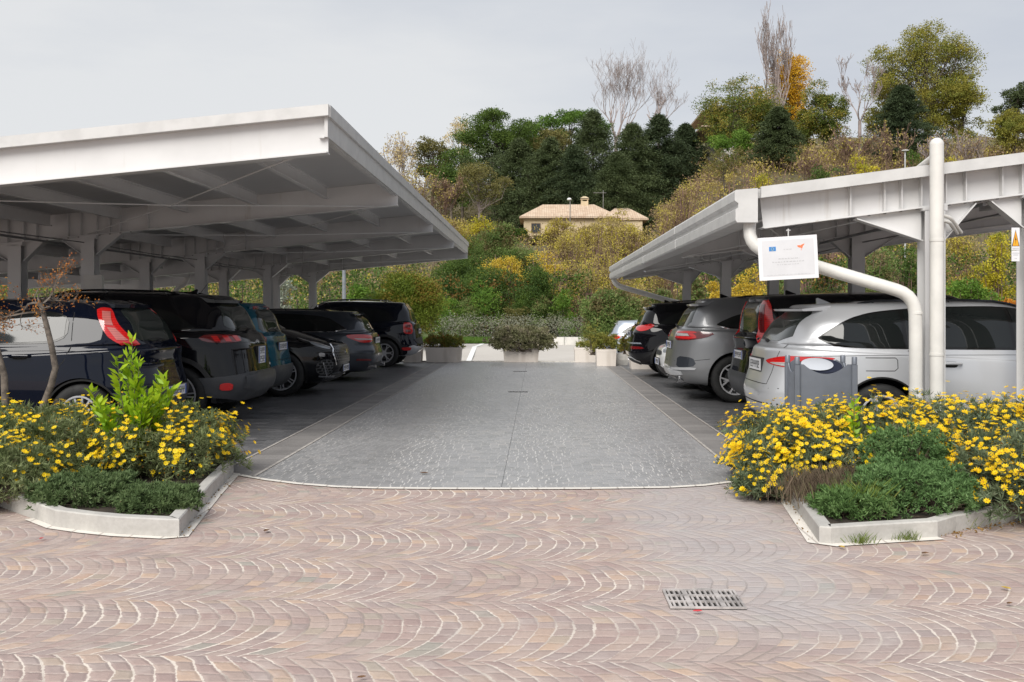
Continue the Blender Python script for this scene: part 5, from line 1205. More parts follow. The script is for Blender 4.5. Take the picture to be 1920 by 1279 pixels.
for i, ((px, py), lb) in enumerate((((1612, 1020), 'thin grass tuft in the joint before the right kerb'), ((1700, 1014), 'second small grass tuft along the right kerb, farther from the drain'), ((1805, 990), 'weed tuft at the end of the visible right kerb'))):
    q = G(px, py); root = empty('grass_tuft', tuple(q), label=lb, cat='grass tuft', group='tufts along the right kerb'); n = 90; blades('blades', np.stack([rg.normal(0, .04, n), rg.normal(0, .015, n), np.zeros(n)], 1), .07, .004, rg, GRS, root, .9)
# bright green broad-leaved shrubs
LIME = leafmat('lime_shrub_leaf', [(.17, .34, .015), (.30, .48, .02), (.50, .58, .03)], .35, .35, pscale=3)
def leafy(label, base, h, w_, nb, seed, ln=.075, wd=.032, per=26, mat=LIME):
    rng = np.random.default_rng(seed); root = empty('leafy_shrub', base, label=label, cat='shrub'); mb = MB(); PP = []; DD = []
    for i in range(nb):
        a = rng.uniform(0, 2*np.pi); r = w_*rng.uniform(.15, 1)*(1 if i else 0); hh = h*rng.uniform(.55, 1)*(1-.35*(r/w_)) if i else h
        pts = [Vector((0, 0, 0)), Vector((r*.3*math.cos(a), r*.3*math.sin(a), hh*.35)), Vector((r*.75*math.cos(a), r*.75*math.sin(a), hh*.7)), Vector((r*math.cos(a), r*math.sin(a), hh))]
        mb.tube(pts, [.008, .006, .004, .002], 5, 0, False)
        for j in range(per):
            t = .28+.72*(j+rng.uniform())/per; s = t*3; k = min(2, int(s)); p = pts[k].lerp(pts[k+1], s-k); d = (pts[k+1]-pts[k]).normalized(); b = rng.uniform(0, 2*np.pi)
            PP.append(tuple(p)); DD.append((math.cos(b)*.8+d.x*.5, math.sin(b)*.8+d.y*.5, .45+d.z*.35))
    mb.build('stems', plain('green_stem', (.12, .13, .05), .7), root)
    npmesh('leaves', leaves(np.array(PP), np.array(DD), ln, wd, rng, .2), 4, mat, root); return root
q = P(262, 790, 7.9); leafy('bright lime green shrub standing above the left bed', (q.x, 7.75, .1), P(262, 634, 7.75).z-.1, .33, 26, 31, .088, .036, 46)
q = P(1590, 780, 7.7); leafy('small lime green shrub among the yellow flowers before the litter bin', (q.x, 7.55, .3), P(1590, 748, 7.55).z-.3, .17, 9, 32, .07, .032, 18)
# ------------------------------------------------------------------ bare little trees at the left
BARK = plain('grey_bark', (.17, .14, .115), .85, var=.3, scale=18, bump=.6)
ORL = leafmat('orange_autumn_leaf', [(.32, .07, .02), (.50, .18, .03), (.42, .24, .06)], .6, .3, pscale=5)
def limb(mb, rng, p, d, ln, r, lev, tips, wig=.25, fork=(2, 3), spread=.6, up=.15, seg=4, nside=6, shrink=.68, mind=.0012):
    pts = [p]; rs = [r]
    for i in range(seg):
        d = (d+Vector(rng.normal(0, wig, 3))+Vector((0, 0, up))).normalized(); p = p+d*ln/seg; pts.append(p); rs.append(max(mind, r*(1-.45*(i+1)/seg)))
    mb.tube(pts, rs, max(3, nside-lev) if nside > 4 else nside, 0, False)
    tips.append((pts[-1], lev)); 
    if lev > 0:
        for k in range(rng.integers(fork[0], fork[1]+1)):
            j = rng.integers(max(1, seg-2), seg+1); a = Vector(rng.normal(0, 1, 3)); a = (a-d*a.dot(d)).normalized()
            limb(mb, rng, pts[j], (d+a*spread*rng.uniform(.6, 1.3)).normalized(), ln*shrink*rng.uniform(.75, 1.2), rs[j]*.72, lev-1, tips, wig, fork, spread, up, seg, nside, shrink, mind)
def small_tree(label, path, seed, crown_r, z):
    rng = np.random.default_rng(seed); root = empty('bare_tree', (path[0].x, path[0].y, 0), label=label, cat='tree'); o = root.location
    mb = MB(); pts = [p-o for p in path]; mb.tube(pts, [.033-.011*i/(len(pts)-1) for i in range(len(pts))], 8, 0, False); mb.build('trunk', BARK, root, True, 60)
    mb = MB(); tips = []
    for k in range(6):
        a = 2*math.pi*k/6+rng.uniform(-.4, .4); limb(mb, rng, pts[-1]-Vector((0, 0, .06*rng.uniform(0, 1.5))), Vector((math.cos(a), .6*math.sin(a), rng.uniform(.1, .8))).normalized(), crown_r*.52, .011, 4, tips, .28, (2, 3), .6, .05, 4, 5, .70)
    mb.build('branches', BARK, root)
    T = np.array([tuple(t) for t, l in tips if l <= 2]); T = T[rng.uniform(0, 1, len(T)) < .8]; T = np.repeat(T, 2, 0)+rng.normal(0, .018, (len(T)*2, 3))
    npmesh('leaves', leaves(T, np.tile([0, 0, -.3], (len(T), 1)), .020, .012, rng, .9), 4, ORL, root); return root
Yt = 8.75
small_tree('small bare tree with crooked grey trunk and orange leaves, before the dark blue hatchback', [P(78, 770, Yt), P(96, 722, Yt), P(104, 690, Yt), P(97, 650, Yt), P(86, 605, Yt), P(76, 568, Yt)], 41, .46, 0)
small_tree('second small bare tree cut by the left edge, with orange leaves', [P(10, 760, Yt), P(8, 705, Yt), P(-4, 660, Yt), P(-14, 620, Yt), P(-34, 588, Yt)], 42, .42, 0)
# ------------------------------------------------------------------ litter bin
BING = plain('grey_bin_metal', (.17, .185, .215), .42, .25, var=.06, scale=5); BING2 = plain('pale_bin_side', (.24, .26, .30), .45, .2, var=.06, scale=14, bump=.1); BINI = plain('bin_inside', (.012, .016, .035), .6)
yb = 9.0
bx0, bx1 = P(1493, 700, yb).x, P(1600, 700, yb).x; zt = P(1545, 683, yb).z; zp = P(1545, 669, yb).z
t = empty('litter_bin', ((bx0+bx1)/2, yb+.14, 0), label='grey metal litter bin with scooped top opening in front of the silver estate car', cat='litter bin')
hw = (bx1-bx0)/2; dpt = .17; n = 24
def scoop(u): return zt-(.0 if abs(u) > .82 else .085*math.cos(u/.82*math.pi/2)**.8)
for s, nm in ((-1, 'front_panel'), (1, 'back_panel')):
    V = []; 
    for i in range(n+1):
        u = -1+2*i/n; x = u*(hw-.02); y = s*(dpt-.012+.02*(1-u*u)); V += [(x, y-.004, .08), (x, y+.004, .08), (x, y+.004, scoop(u)+(.0 if s < 0 else .05*(1-abs(u)**4))), (x, y-.004, scoop(u)+(.0 if s < 0 else .05*(1-abs(u)**4)))]
    meshobj(nm, V, [(4*i+a, 4*i+(a+1) % 4, 4*i+4+(a+1) % 4, 4*i+4+a) for i in range(n) for a in range(4)]+[(0, 3, 2, 1), (4*n, 4*n+1, 4*n+2, 4*n+3)], BING, t, True).data.set_sharp_from_angle(angle=R(30))
for s in (-1, 1):
    V = []
    for i in range(n+1):
        u = -1+2*i/n; y = u*(dpt-.03); z = zt-.08*math.cos(u*math.pi/2)**.7 if abs(u) < .999 else zt; V += [(s*hw-.004, y, .08), (s*hw+.004, y, .08), (s*hw+.004, y, z), (s*hw-.004, y, z)]
    meshobj('side_panel', V, [(4*i+a, 4*i+(a+1) % 4, 4*i+4+(a+1) % 4, 4*i+4+a) for i in range(n) for a in range(4)]+[(0, 3, 2, 1), (4*n, 4*n+1, 4*n+2, 4*n+3)], BING2, t)
for sx_ in (-1, 1):
    for sy in (-1, 1):
        c = (sx_*(hw-.0), sy*dpt); mb = MB(); q = .024
        mb.slab([(c[0]-q, c[1]-q+.008, 0), (c[0]-q+.008, c[1]-q, 0), (c[0]+q-.008, c[1]-q, 0), (c[0]+q, c[1]-q+.008, 0), (c[0]+q, c[1]+q-.008, 0), (c[0]+q-.008, c[1]+q, 0), (c[0]-q+.008, c[1]+q, 0), (c[0]-q, c[1]+q-.008, 0)], (0, 0, zt-.004)); po = mb.build('post', BING, t)
        MB().lathe([(.0, zp), (.020, zp), (.024, zp-.006), (.024, zt+.0), (.018, zt-.003)], 14, 0, Matrix.Translation((c[0], c[1], 0))).build('cap', BING, po, True)
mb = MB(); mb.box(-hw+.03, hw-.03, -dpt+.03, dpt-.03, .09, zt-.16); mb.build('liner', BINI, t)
V = []
mb = MB(); mb.lathe([(.0, .004), (.18, .0), (.185, -.012), (.0, -.016)], 28, 0, Matrix.Translation((.03, .045, zt-.02)) @ Matrix.Rotation(R(28), 4, 'X') @ Matrix.Diagonal((1.0, .72, 1, 1))); mb.build('dark_inside_disc', BINI, t, True)  # dark disc added to stand for the bin's shaded inside
mb = MB(); mb.lathe([(.0, .012), (.10, .010), (.145, .0), (.0, -.004)], 28, 0, Matrix.Translation((-.02, .03, zt-.008)) @ Matrix.Rotation(R(30), 4, 'X') @ Matrix.Diagonal((1.0, .72, 1, 1))); mb.build('lid', plain('bin_lid_white', (.50, .52, .56), .25, .1, var=.03), t, True)
# ------------------------------------------------------------------ stone planters at the end of the drive
STN = Mat('cream_planter_stone'); n = STN.noise(6, 4, .6); s_ = STN.noise(3, 3, stretch=(1, 1, .25)); STN.set(Base_Color=STN.mix(s_.step(.5, .7)*.5, STN.mix(n, (.76, .70, .64), (.66, .60, .54)), (.48, .42, .36)), Roughness=.85); STN.bump(n, .4, .01); STN = STN.m
def planter(label, x0, x1, y0, y1, z0, h, group='stone planters closing the end of the drive', plants=None):
    t = empty('stone_planter', ((x0+x1)/2, (y0+y1)/2, z0), label=label, cat='planter', group=group); a, b = (x1-x0)/2, (y1-y0)/2; tp = .93; th = .05
    mb = MB(); o = [(-a*tp, -b*tp, .0), (a*tp, -b*tp, 0), (a*tp, b*tp, 0), (-a*tp, b*tp, 0)]; u = [(-a*.985, -b*.985, h-.06), (a*.985, -b*.985, h-.06), (a*.985, b*.985, h-.06), (-a*.985, b*.985, h-.06)]
    mb.add(o+u, [(0, 3, 2, 1)]+[(i, (i+1) % 4, 4+(i+1) % 4, 4+i) for i in range(4)]); mb.build('box', STN, t)
    mb = MB()
    for bx in ((-a, a, -b, -b+th), (-a, a, b-th, b), (-a, -a+th, -b+th, b-th), (a-th, a, -b+th, b-th)): mb.box(*bx, h-.06, h)
    mb.build('rim', STN, t); MB().box(-a+th, a-th, -b+th, b-th, h-.059, h-.03).build('soil', SOIL, t); return t
def PB_(px0, px1, pyb, z=0):
    a, b = G(px0, pyb, z), G(px1, pyb, z); return a.x, b.x, a.y
SH = []
for lb, px0, px1, pyb, h, z, dp in (('cream stone planter with orange and green flowers beside the navy crossover', 797, 865, 680, .40, .0, .5), ('cream stone planter holding the large round grey bush', 943, 1011, 679.5, .38, .0, .5), ('long low cream planter to the right of the round bush', 1077, 1118, 680, .40, .0, .5), ('cream stone planter with small yellow flowers, near the black crossover', 1118, 1156, 687, .42, .006, .5), ('wide low cream planter half under the right carport', 1182, 1250, 693, .38, .006, .55), ('grey stone planter behind the navy crossover', 755, 790, 680, .38, .0, .5)):
    x0, x1, y = PB_(px0, px1, pyb); SH.append(planter(lb, x0, x1, y, y+dp, .006 if y < YE else .04, h))
WAX = leafmat('orange_flower_leaf', [(.10, .14, .03), (.20, .22, .05), (.42, .12, .02)], .5, .2, pscale=5); YLF = leafmat('yellow_green_leaf', [(.12, .18, .03), (.25, .26, .06), (.45, .36, .08)], .5, .25, pscale=5); GRB = leafmat('grey_brown_leaf', [(.15, .16, .07), (.25, .25, .13), (.48, .40, .33)], .65, .15, pscale=4)
def pbush(name, label, px, py, Y, rx, ry, h, n, seed, mat, zb, ln=.07, wd=.02, cat='plant', k=8): 
    q = P(px, py, Y); return bush(name, label, (q.x, Y), rx, ry, h, n, 0, seed, mat, ln, wd, k, z0=zb, cat=cat, bump_=.2)
q = P(831, 650, 27.25); pbush('trailing_flowers', 'mixed orange and green flowers filling the planter beside the navy crossover', 822, 650, 27.3, .36, .26, .38, 330, 51, WAX, .36); pbush('trailing_flowers', 'yellow green plants at the right end of the same planter as the orange flowers', 850, 650, 27.35, .28, .24, .34, 260, 52, YLF, .34)
pbush('round_bush', 'large round grey brown bush with pale blossoms in the middle planter', 978, 640, 27.22, .80, .34, .56, 2600, 53, GRB, .34, .07, .028, 'bush', 9)
n = 160; rg = np.random.default_rng(4)
pbush('trailing_flowers', 'thin yellow green plants on the long low planter', 1098, 655, 27.3, .22, .2, .16, 120, 54, YLF, .40); pbush('trailing_flowers', 'upright yellow and green flowers in the planter near the black crossover', 1135, 650, 25.8, .34, .24, .42, 330, 55, YLF, .36, .08, .02)
pbush('weed', 'tall wispy weed leaning at the left of the yellow flower planter', 1112, 640, 25.9, .22, .18, .70, 140, 56, YLF, .3, .08, .012); pbush('trailing_flowers', 'small orange and green plant beside the black crossover bumper', 1172, 640, 24.9, .14, .14, .35, 120, 57, WAX, .38)
# low white wall and steps in the far lot
WALL = plain('pale_wall_stone', (.68, .66, .62), .8, var=.12, scale=5, bump=.2)
q0, q1 = G(922, 647, 0), G(1112, 647, 0); z1 = P(1000, 632, q0.y).z
t = empty('low_wall', ((q0.x+q1.x)/2, q0.y, -.02), label='low pale stone wall along the far side of the lot', cat='wall'); wlen = q1.x-q0.x
nb = 7
for i in range(nb): MB().box(-wlen/2+wlen*i/nb+.01, -wlen/2+wlen*(i+1)/nb-.01, -.15, .15, 0, z1+.02).build('wall_block', WALL, t)
t = empty('stone_step', (G(1168, 690).x, 25.9, 0), label='white stone block lying between the two right planters', cat='stone block')
mb = MB(); mb.box(-.16, .24, -.15, .35, .006, .14); mb.box(-.10, .24, -.10, .40, .1405, .30); mb.build('block', WALL, t)
# street lamp post behind the left carport and far post
q = P(645, 560, 33); t = empty('lamp_post', (q.x, 33, -.35), label='slim grey post standing behind the left carport', cat='post'); mb = MB(); mb.tube([(0, 0, 0), (0, 0, P(645, 505, 33).z+.35)], [.075, .06], 10); mb.build('pole', plain('galvanised_post', (.30, .32, .34), .45, .5), t)
t.children[0]; MB().lathe([(.0, .03), (.13, .03), (.14, .0), (.0, .0)], 12).build('base_plate', plain('galvanised_plate', (.28, .3, .31), .5, .5), t)
# fallen leaves
FLM = [plain('fallen_leaf_brown', (.16, .08, .035), .8, var=.3, scale=40), plain('fallen_leaf_yellow', (.50, .34, .06), .7, var=.2, scale=40), plain('fallen_petal_red', (.55, .05, .06), .6, var=.1)]
rg = random.Random(3)
LBL = ['dry brown leaf lying on the cobbles near the left kerb corner', 'red petal lying just in front of the drain grate', 'yellow leaf near the right edge of the cobbles', 'brown leaf on the cobbles right of the right kerb', 'brown leaf at the far right of the cobbles', 'brown leaf at the bottom of the picture', 'tiny brown leaf left of the drain slot on the drive', 'brown leaf beside the right kerb corner', 'dry leaf at the foot of the left kerb side', 'red petal before the left kerb front']
for i, ((px, py), m, s) in enumerate((((500, 999), 0, .035), ((1308, 1152), 2, .025), ((1886, 1108), 1, .028), ((1735, 1042), 0, .03), ((1893, 1137), 0, .022), ((678, 1277), 0, .02), ((795, 890), 0, .04), ((1578, 1030), 1, .028), ((352, 985), 0, .035), ((78, 1014), 2, .02))):
    q = G(px, py); z = .012; a = rg.uniform(0, 6); n = 10; V = []
    for k in range(n):
        b = 2*math.pi*k/n; r = s*(1-.55*abs(math.sin(b)))*(1+.15*math.sin(5*b)); V.append((r*math.cos(b), r*math.sin(b), .004+.25*r*abs(math.sin(b))))
    o = meshobj('fallen_leaf', V+[(0, 0, .001)], [(k, (k+1) % n, n) for k in range(n)], FLM[m]); o.location = (q.x, q.y, z); o.rotation_euler = (0, 0, a); tag(o, LBL[i], 'leaf', 'fallen leaves and petals on the paving')
# litter of debris at kerb feet (uncountable)
n = 260; pr = []
for (a, b, k) in ((KL[7], KL[8], 70), (KL[8], KL[9], 50), (KR[4], KR[6], 110), (KR[0], KR[1], 40)):
    t_ = np.random.default_rng(int(k)).uniform(0, 1, k); o_ = np.random.default_rng(int(k)+1).normal(0, .035, (k, 2)); pr.append(np.stack([a.x+(b.x-a.x)*t_+o_[:, 0], a.y+(b.y-a.y)*t_+o_[:, 1]-.03, np.full(k, .012)], 1))
pr = np.concatenate(pr); rng = np.random.default_rng(1); o = npmesh('leaf_litter', leaves(pr, np.tile([0, 0, .0], (len(pr), 1))+rng.normal(0, 1, (len(pr), 3))*[1, 1, .15], .022, .012, rng, .05), 4, SEED); tag(o, 'fine brown plant litter at the foot of the kerbs', 'litter', kind='stuff')
# ------------------------------------------------------------------ trees, hedges and scrub
BK = plain('tree_bark', (.16, .13, .10), .9, var=.3, scale=3, bump=.5); BKP = plain('pale_twig_bark', (.34, .28, .26), .9, var=.2, scale=2); BKD = plain('dark_bark', (.07, .055, .045), .9, var=.3, scale=3); BKR = plain('reddish_twig_bark', (.24, .15, .115), .9, var=.3, scale=2)
def lm(n, *c, **k): return leafmat(n, list(c), .6, k.pop('trans', .25), **k)
L_PINE = lm('pine_needles', (.045, .08, .014), (.085, .14, .024), (.15, .21, .04), pscale=.35)
L_PINE2 = lm('bright_pine_needles', (.045, .10, .015), (.09, .17, .022), (.16, .26, .035), pscale=.35)
L_DARK = lm('dark_conifer_needles', (.038, .054, .020), (.064, .088, .032), (.11, .135, .056), pscale=.35, trans=.1)
L_DARK2 = lm('blackish_conifer_needles', (.028, .045, .019), (.046, .068, .029), (.08, .105, .046), pscale=.35, trans=.1)
L_OLV = lm('olive_brown_leaf', (.10, .105, .03), (.17, .16, .05), (.27, .22, .075), pscale=.35)
L_YGR = lm('yellow_green_tree_leaf', (.19, .18, .03), (.29, .265, .045), (.42, .35, .07), pscale=.3, patch=[(.13, .16, .03), (.22, .24, .045)])
L_GRN = lm('mid_green_tree_leaf', (.075, .11, .022), (.13, .175, .032), (.24, .26, .05), pscale=.3, patch=[(.20, .19, .035), (.34, .28, .05)])
L_GOLD = lm('golden_leaf', (.42, .29, .03), (.60, .44, .05), (.70, .56, .10), pscale=.5)
L_PGOLD = lm('golden_poplar_leaf', (.50, .27, .02), (.68, .40, .025), (.78, .52, .05), pscale=.5)
L_YEL = lm('bright_yellow_leaf', (.42, .38, .03), (.62, .52, .04), (.75, .64, .08), pscale=.5, patch=[(.18, .20, .03), (.30, .30, .04)])
L_PALEY = lm('pale_autumn_leaf', (.45, .36, .17), (.60, .48, .24), (.66, .56, .34), pscale=.5)
L_BRN = lm('russet_scrub_leaf', (.20, .135, .085), (.31, .215, .13), (.42, .30, .17), pscale=.35, patch=[(.34, .30, .07), (.52, .44, .10)])
L_TAN = lm('tan_scrub_leaf', (.28, .22, .10), (.42, .33, .13), (.54, .44, .17), pscale=.4, patch=[(.40, .36, .05), (.60, .50, .07)])
L_HED = lm('hedge_leaf', (.04, .08, .018), (.08, .135, .028), (.15, .21, .048), pscale=.5, patch=[(.05, .10, .015), (.12, .18, .03)])
L_HEDR = lm('russet_hedge_leaf', (.032, .068, .015), (.062, .115, .024), (.12, .17, .04), pscale=.6, patch=[(.11, .10, .03), (.28, .14, .04)])
L_THU = lm('thuja_spray', (.085, .125, .014), (.14, .19, .02), (.21, .26, .035), pscale=.5, patch=[(.16, .12, .018), (.24, .17, .03)])
L_JUN = lm('juniper_spray', (.09, .15, .04), (.17, .24, .065), (.28, .34, .11), pscale=.5, patch=[(.16, .12, .06), (.20, .17, .07)])
L_BRG = lm('fresh_green_leaf', (.07, .15, .02), (.13, .23, .03), (.24, .34, .06), pscale=.5)
L_SIL = lm('silvery_leaf', (.22, .25, .19), (.34, .37, .29), (.46, .48, .40), pscale=.6)
L_ORG = lm('orange_leaf', (.40, .13, .02), (.58, .24, .03), (.66, .38, .05), pscale=.6)
L_LAV = lm('grey_lavender_leaf', (.20, .205, .13), (.29, .29, .22), (.38, .37, .31), pscale=1.2)
L_LAWN = lm('lawn_blade', (.05, .11, .015), (.09, .17, .025), (.16, .24, .05), pscale=.6)
def base_at(px, ytop, Y):
    q = P(px, ytop, Y); zb = float(gz(q.x, Y)); return q, zb
def crown_lobes(rng, rx, ry, rz, nl, lr, top_heavy=0.):
    C = []; 
    while len(C) < nl:
        d = unit(rng.normal(0, 1, 3)); r = rng.uniform(.25, .92)**.6; p = d*r
        if p[2] < -.75: continue
        p[2] += top_heavy*(1-abs(p[2]))*.3; C.append(p*np.array([rx-lr*.6, ry-lr*.6, rz-lr*.6]))
    return np.array(C)
def lobe_leaves(rng, C, lr, nsp, per, ln, wd, flat=.75, sprig=.35):
    n = len(C)*nsp; c = np.repeat(C, nsp, 0); rl = np.repeat(lr*rng.uniform(.6, 1.25, len(C)), nsp)[:, None]
    d = unit(rng.normal(0, 1, (n, 3))+np.array([0, 0, .25])); per = int(per*1.7); ln = ln*.74; wd = wd*.74; s = c+d*rl*rng.uniform(.55, 1.05, (n, 1))*np.array([1, 1, flat])
    Pn = np.repeat(s, per, 0)+rng.normal(0, sprig, (n*per, 3))*np.array([1, 1, .6]); D = np.repeat(d, per, 0)*.8
    return leaves(Pn, D, ln, wd, rng, .8), s
def skeleton(rng, root, H_, C, r0, mat, y0=0, trunk_top=.55, lean=0):
    mb = MB(); tt = H_*trunk_top; pts = [Vector((0, 0, -.4)), Vector((lean*.3+rng.normal(0, .1), rng.normal(0, .1), tt*.5)), Vector((lean*.6, 0, tt)), Vector((lean, 0, H_*.8))]
    mb.tube(pts, [r0, r0*.8, r0*.6, r0*.25], 7, 0, False); o = mb.build('trunk', mat, root, True, 60); mb = MB()
    for c in C:
        k = rng.uniform(.25, 1); a = pts[1].lerp(pts[2], k) if k < .8 else pts[2].lerp(pts[3], rng.uniform(0, .8)); c = Vector(c)
        m = a.lerp(c, .5)+Vector((rng.normal(0, .3), rng.normal(0, .3), -abs(rng.normal(0, .3)))); mb.tube([a, m, c], [r0*.28, r0*.17, r0*.06], 4, 0, False)
        for q in range(4):
            e = c+Vector(rng.normal(0, 1, 3)).normalized()*(c-a).length*.16; mb.tube([m.lerp(c, .6), e], [r0*.07, r0*.03], 3, 0, False)
    return o, mb
def tree(label, px, ytop, Y, hw, seed, mat, name='tree', nl=26, lr=.30, low=.22, nsp=46, per=7, ln=None, cat='tree', bark=BK, group=None, zb=None, depth=.85, flat=.75, trunk=True, skip=0, ybot=None):
    """crown spans px+-hw at the given depth, top at ytop; low = height of the crown base as a share"""
    rng = np.random.default_rng(seed); q, zg = base_at(px, ytop, Y); zg = zg if zb is None else zb; H_ = q.z-zg
    if ybot is not None: low = max(0, (P(px, ybot, Y).z-zg)/H_)
    rx = hw*Y/F; root = empty(name, (q.x, Y, zg), label=label, cat=cat, group=group)
    rz = H_*(1-low)/2; zc = H_*low+rz; l_ = max(lr*min(rx, rz)*1.15, .3); C = crown_lobes(rng, rx, rx*depth, rz, nl, l_)
    C[:, 2] += zc; ln = ln or max(.16, Y*.0022)
    V, s = lobe_leaves(rng, C, l_, nsp, per, ln, ln*.62, flat, sprig=l_*.16)
    if trunk: t, mb = skeleton(rng, root, H_, C, max(.08, H_*.018), bark); mb.build('branches', bark, root)
    npmesh('crown' if trunk else 'foliage', V, 4, mat, root); return root
def conifer(label, px, ytop, Y, hw, seed, mat, name='conifer', ln=None, group=None, ybot=None, pw=.75, dens=1., cat='tree', zb=None, droop=.25, low=.04, wide=1.0):
    rng = np.random.default_rng(seed); q, zg = base_at(px, ytop, Y); zg = zg if zb is None else zb; H_ = q.z-zg
    if ybot is not None: low = max(0, (P(px, ybot, Y).z-zg)/H_)
    rx = hw*wide*Y/F; root = empty(name, (q.x, Y, zg), label=label, cat=cat, group=group); ln = ln or max(.13, Y*.0017)
    mb = MB(); mb.tube([(0, 0, -.4), (0, 0, H_*.5), (0, 0, H_*.98)], [H_*.016, H_*.01, .03], 6, 0, False); mb.build('trunk', BKD, root, True, 60)
    nb = int(420*dens); t = rng.uniform(low, 1, nb)**.85; t = np.clip(t, low, 1); a = rng.uniform(0, 2*np.pi, nb); R_ = rx*np.clip((1-(t-low)/(1-low)), 0, 1)**pw*rng.uniform(.45, 1.25, nb)*(1+.2*np.sin(a*3+t*11+seed))+.10
    k = 9; s = rng.uniform(.15, 1, (nb, k))**.6; r = s*R_[:, None]; z = (t*H_)[:, None]-droop*r*r/np.maximum(R_[:, None], .3)+.12*r; ax_ = a[:, None]+rng.normal(0, .10, (nb, k))
    c = np.stack([np.cos(ax_)*r, np.sin(ax_)*r, z], -1).reshape(-1, 3); per = 14; D = np.repeat(np.stack([np.cos(ax_), np.sin(ax_), -.15+0*ax_], -1).reshape(-1, 3), per, 0)
    Pn = np.repeat(c, per, 0)+rng.normal(0, 1, (len(c)*per, 3))*np.array([.22, .22, .16])*min(max(.5, rx*.16), 1.0)
    npmesh('crown', leaves(Pn, D, ln, ln*.45, rng, .55), 4, mat, root); return root
def bare(label, px, ytop, Y, hw, seed, bark, name='bare_tree', lev=6, r0=.35, stems=3, up=.12, spread=.55, trunk=.28, wig=.16, leafm=None, lf=.3, ln0=None, group=None, cat='tree', fork=(2, 3), shrink=.72, mind=.018, zb=None, lsz=None, low=0):
    rng = np.random.default_rng(seed); q, zg = base_at(px, ytop, Y); zg = zg if zb is None else zb; H_ = q.z-zg; rx = hw*Y/F
    root = empty(name, (q.x, Y, zg), label=label, cat=cat, group=group); mb = MB(); tips = []
    tk = H_*trunk; mb.tube([(0, 0, -.5), (0, 0, tk)], [r0, r0*.75], 8, 0, False); mb.build('trunk', bark, root, True, 60); mb = MB()
    for k in range(stems):
        a = 2*math.pi*k/stems+rng.uniform(-.4, .4); d = Vector((math.cos(a)*spread, math.sin(a)*spread*.8, 1)).normalized()
        limb(mb, rng, Vector((0, 0, tk*.97)), d, (H_-tk)*.36 if ln0 is None else ln0, r0*.45, lev, tips, wig, fork, spread*.85, up, 4, 6, shrink, mind)
    # fit the crown into its measured box
    T = np.array([tuple(v) for v in mb.V]); zz = T[:, 2]; top = zz.max(); wx = np.percentile(np.abs(T[:, 0]), 99); sz = (H_-tk)/max(.1, top-tk); sx = rx/max(.1, wx)
    for v in mb.V: v.x *= sx; v.y *= sx; v.z = tk+(v.z-tk)*sz if v.z > tk else v.z
    mb.build('branches', bark, root)
    if leafm:
        Q_ = np.array([tuple(t) for t, l in tips if l <= 2]); Q_[:, :2] *= sx; Q_[:, 2] = tk+(Q_[:, 2]-tk)*sz; Q_ = np.repeat(Q_, 4, 0); Q_ = Q_[rng.uniform(0, 1, len(Q_)) < lf]; Q_ = Q_+rng.normal(0, H_*.015, Q_.shape); l_ = lsz or Y*.0022
        npmesh('leaves', leaves(Q_, np.tile([0, 0, -.2], (len(Q_), 1)), l_, l_*.6, rng, .9), 4, leafm, root)
    return root
def shrub(label, px, ytop, Y, hw, seed, mat, name='shrub', nl=14, twigs=True, bark=BKR, nsp=30, per=6, ln=None, group=None, zb=None, low=.0, lr=.34, ybot=None, cat='shrub', flat=.85):
    """bushy mass reaching the ground, twigs showing"""
    rng = np.random.default_rng(seed); q, zg = base_at(px, ytop, Y); zg = zg if zb is None else zb; H_ = max(.4, q.z-zg); 
    if ybot is not None: low = max(0, (P(px, ybot, Y).z-zg)/H_)
    rx = hw*Y/F; root = empty(name, (q.x, Y, zg), label=label, cat=cat, group=group); rz = H_*(1-low)/2; l_ = max(.25, lr*min(rx, rz)*1.2); C = crown_lobes(rng, rx, rx*.8, rz, nl, l_); C[:, 2] += H_*low+rz; ln = ln or max(.08, Y*.0021)
    V, s = lobe_leaves(rng, C, l_, nsp, per, ln, ln*.6, flat, sprig=l_*.2); npmesh('foliage', V, 4, mat, root)
    if twigs:
        mb = MB()
        for i in range(90):
            e = s[rng.integers(0, len(s))]*rng.uniform(.95, 1.1); b = (rng.normal(0, rx*.25), rng.normal(0, rx*.2), 0); m = (b[0]*.5+e[0]*.5, b[1]*.5+e[1]*.5, e[2]*.55)
            mb.tube([b, m, tuple(e)], [Y*.0005, Y*.0004, Y*.00022], 3, 0, False)
        mb.build('stems', bark, root)
    return root
# --- the skyline wood behind the house
GW = 'trees on the hill behind the house'
bare('slender bare pale tree at the left end of the wooded hill, beside the carport roof', 757, 245, 112, 40, 101, BKP, lev=5, r0=.16, stems=4, spread=.45, leafm=L_PALEY, lf=.5)
tree('olive brown broadleaf tree at the left end of the hill wood', 812, 236, 116, 50, 102, L_OLV, nl=24, group=GW, ybot=360)
tree('pale yellow thin tree rising behind the olive brown tree', 866, 208, 124, 46, 103, L_PALEY, nl=16, nsp=26, per=4, group=GW, ybot=330)
tree('layered mid green pine on the left half of the hill wood', 930, 188, 118, 92, 104, L_PINE, name='pine_tree', nl=60, lr=.26, flat=.45, ybot=330, group=GW, bark=BKD)
tree('dark green tree filling the wood below the layered pine', 925, 268, 110, 74, 404, L_DARK, nl=34, ybot=410, group=GW)
tree('small dark tree between the left olive brown tree and the pine', 845, 300, 104, 44, 405, L_HED, nl=22, ybot=400, group=GW)
tree('dim grey green tree under the flat topped pine', 1040, 232, 119, 66, 406, L_OLV, nl=30, ybot=340, group=GW)
tree('broad pine with a flat bright green top at the centre of the hill wood', 1068, 190, 124, 92, 105, L_PINE2, name='pine_tree', nl=30, ybot=300, flat=.5, group=GW, bark=BKD)
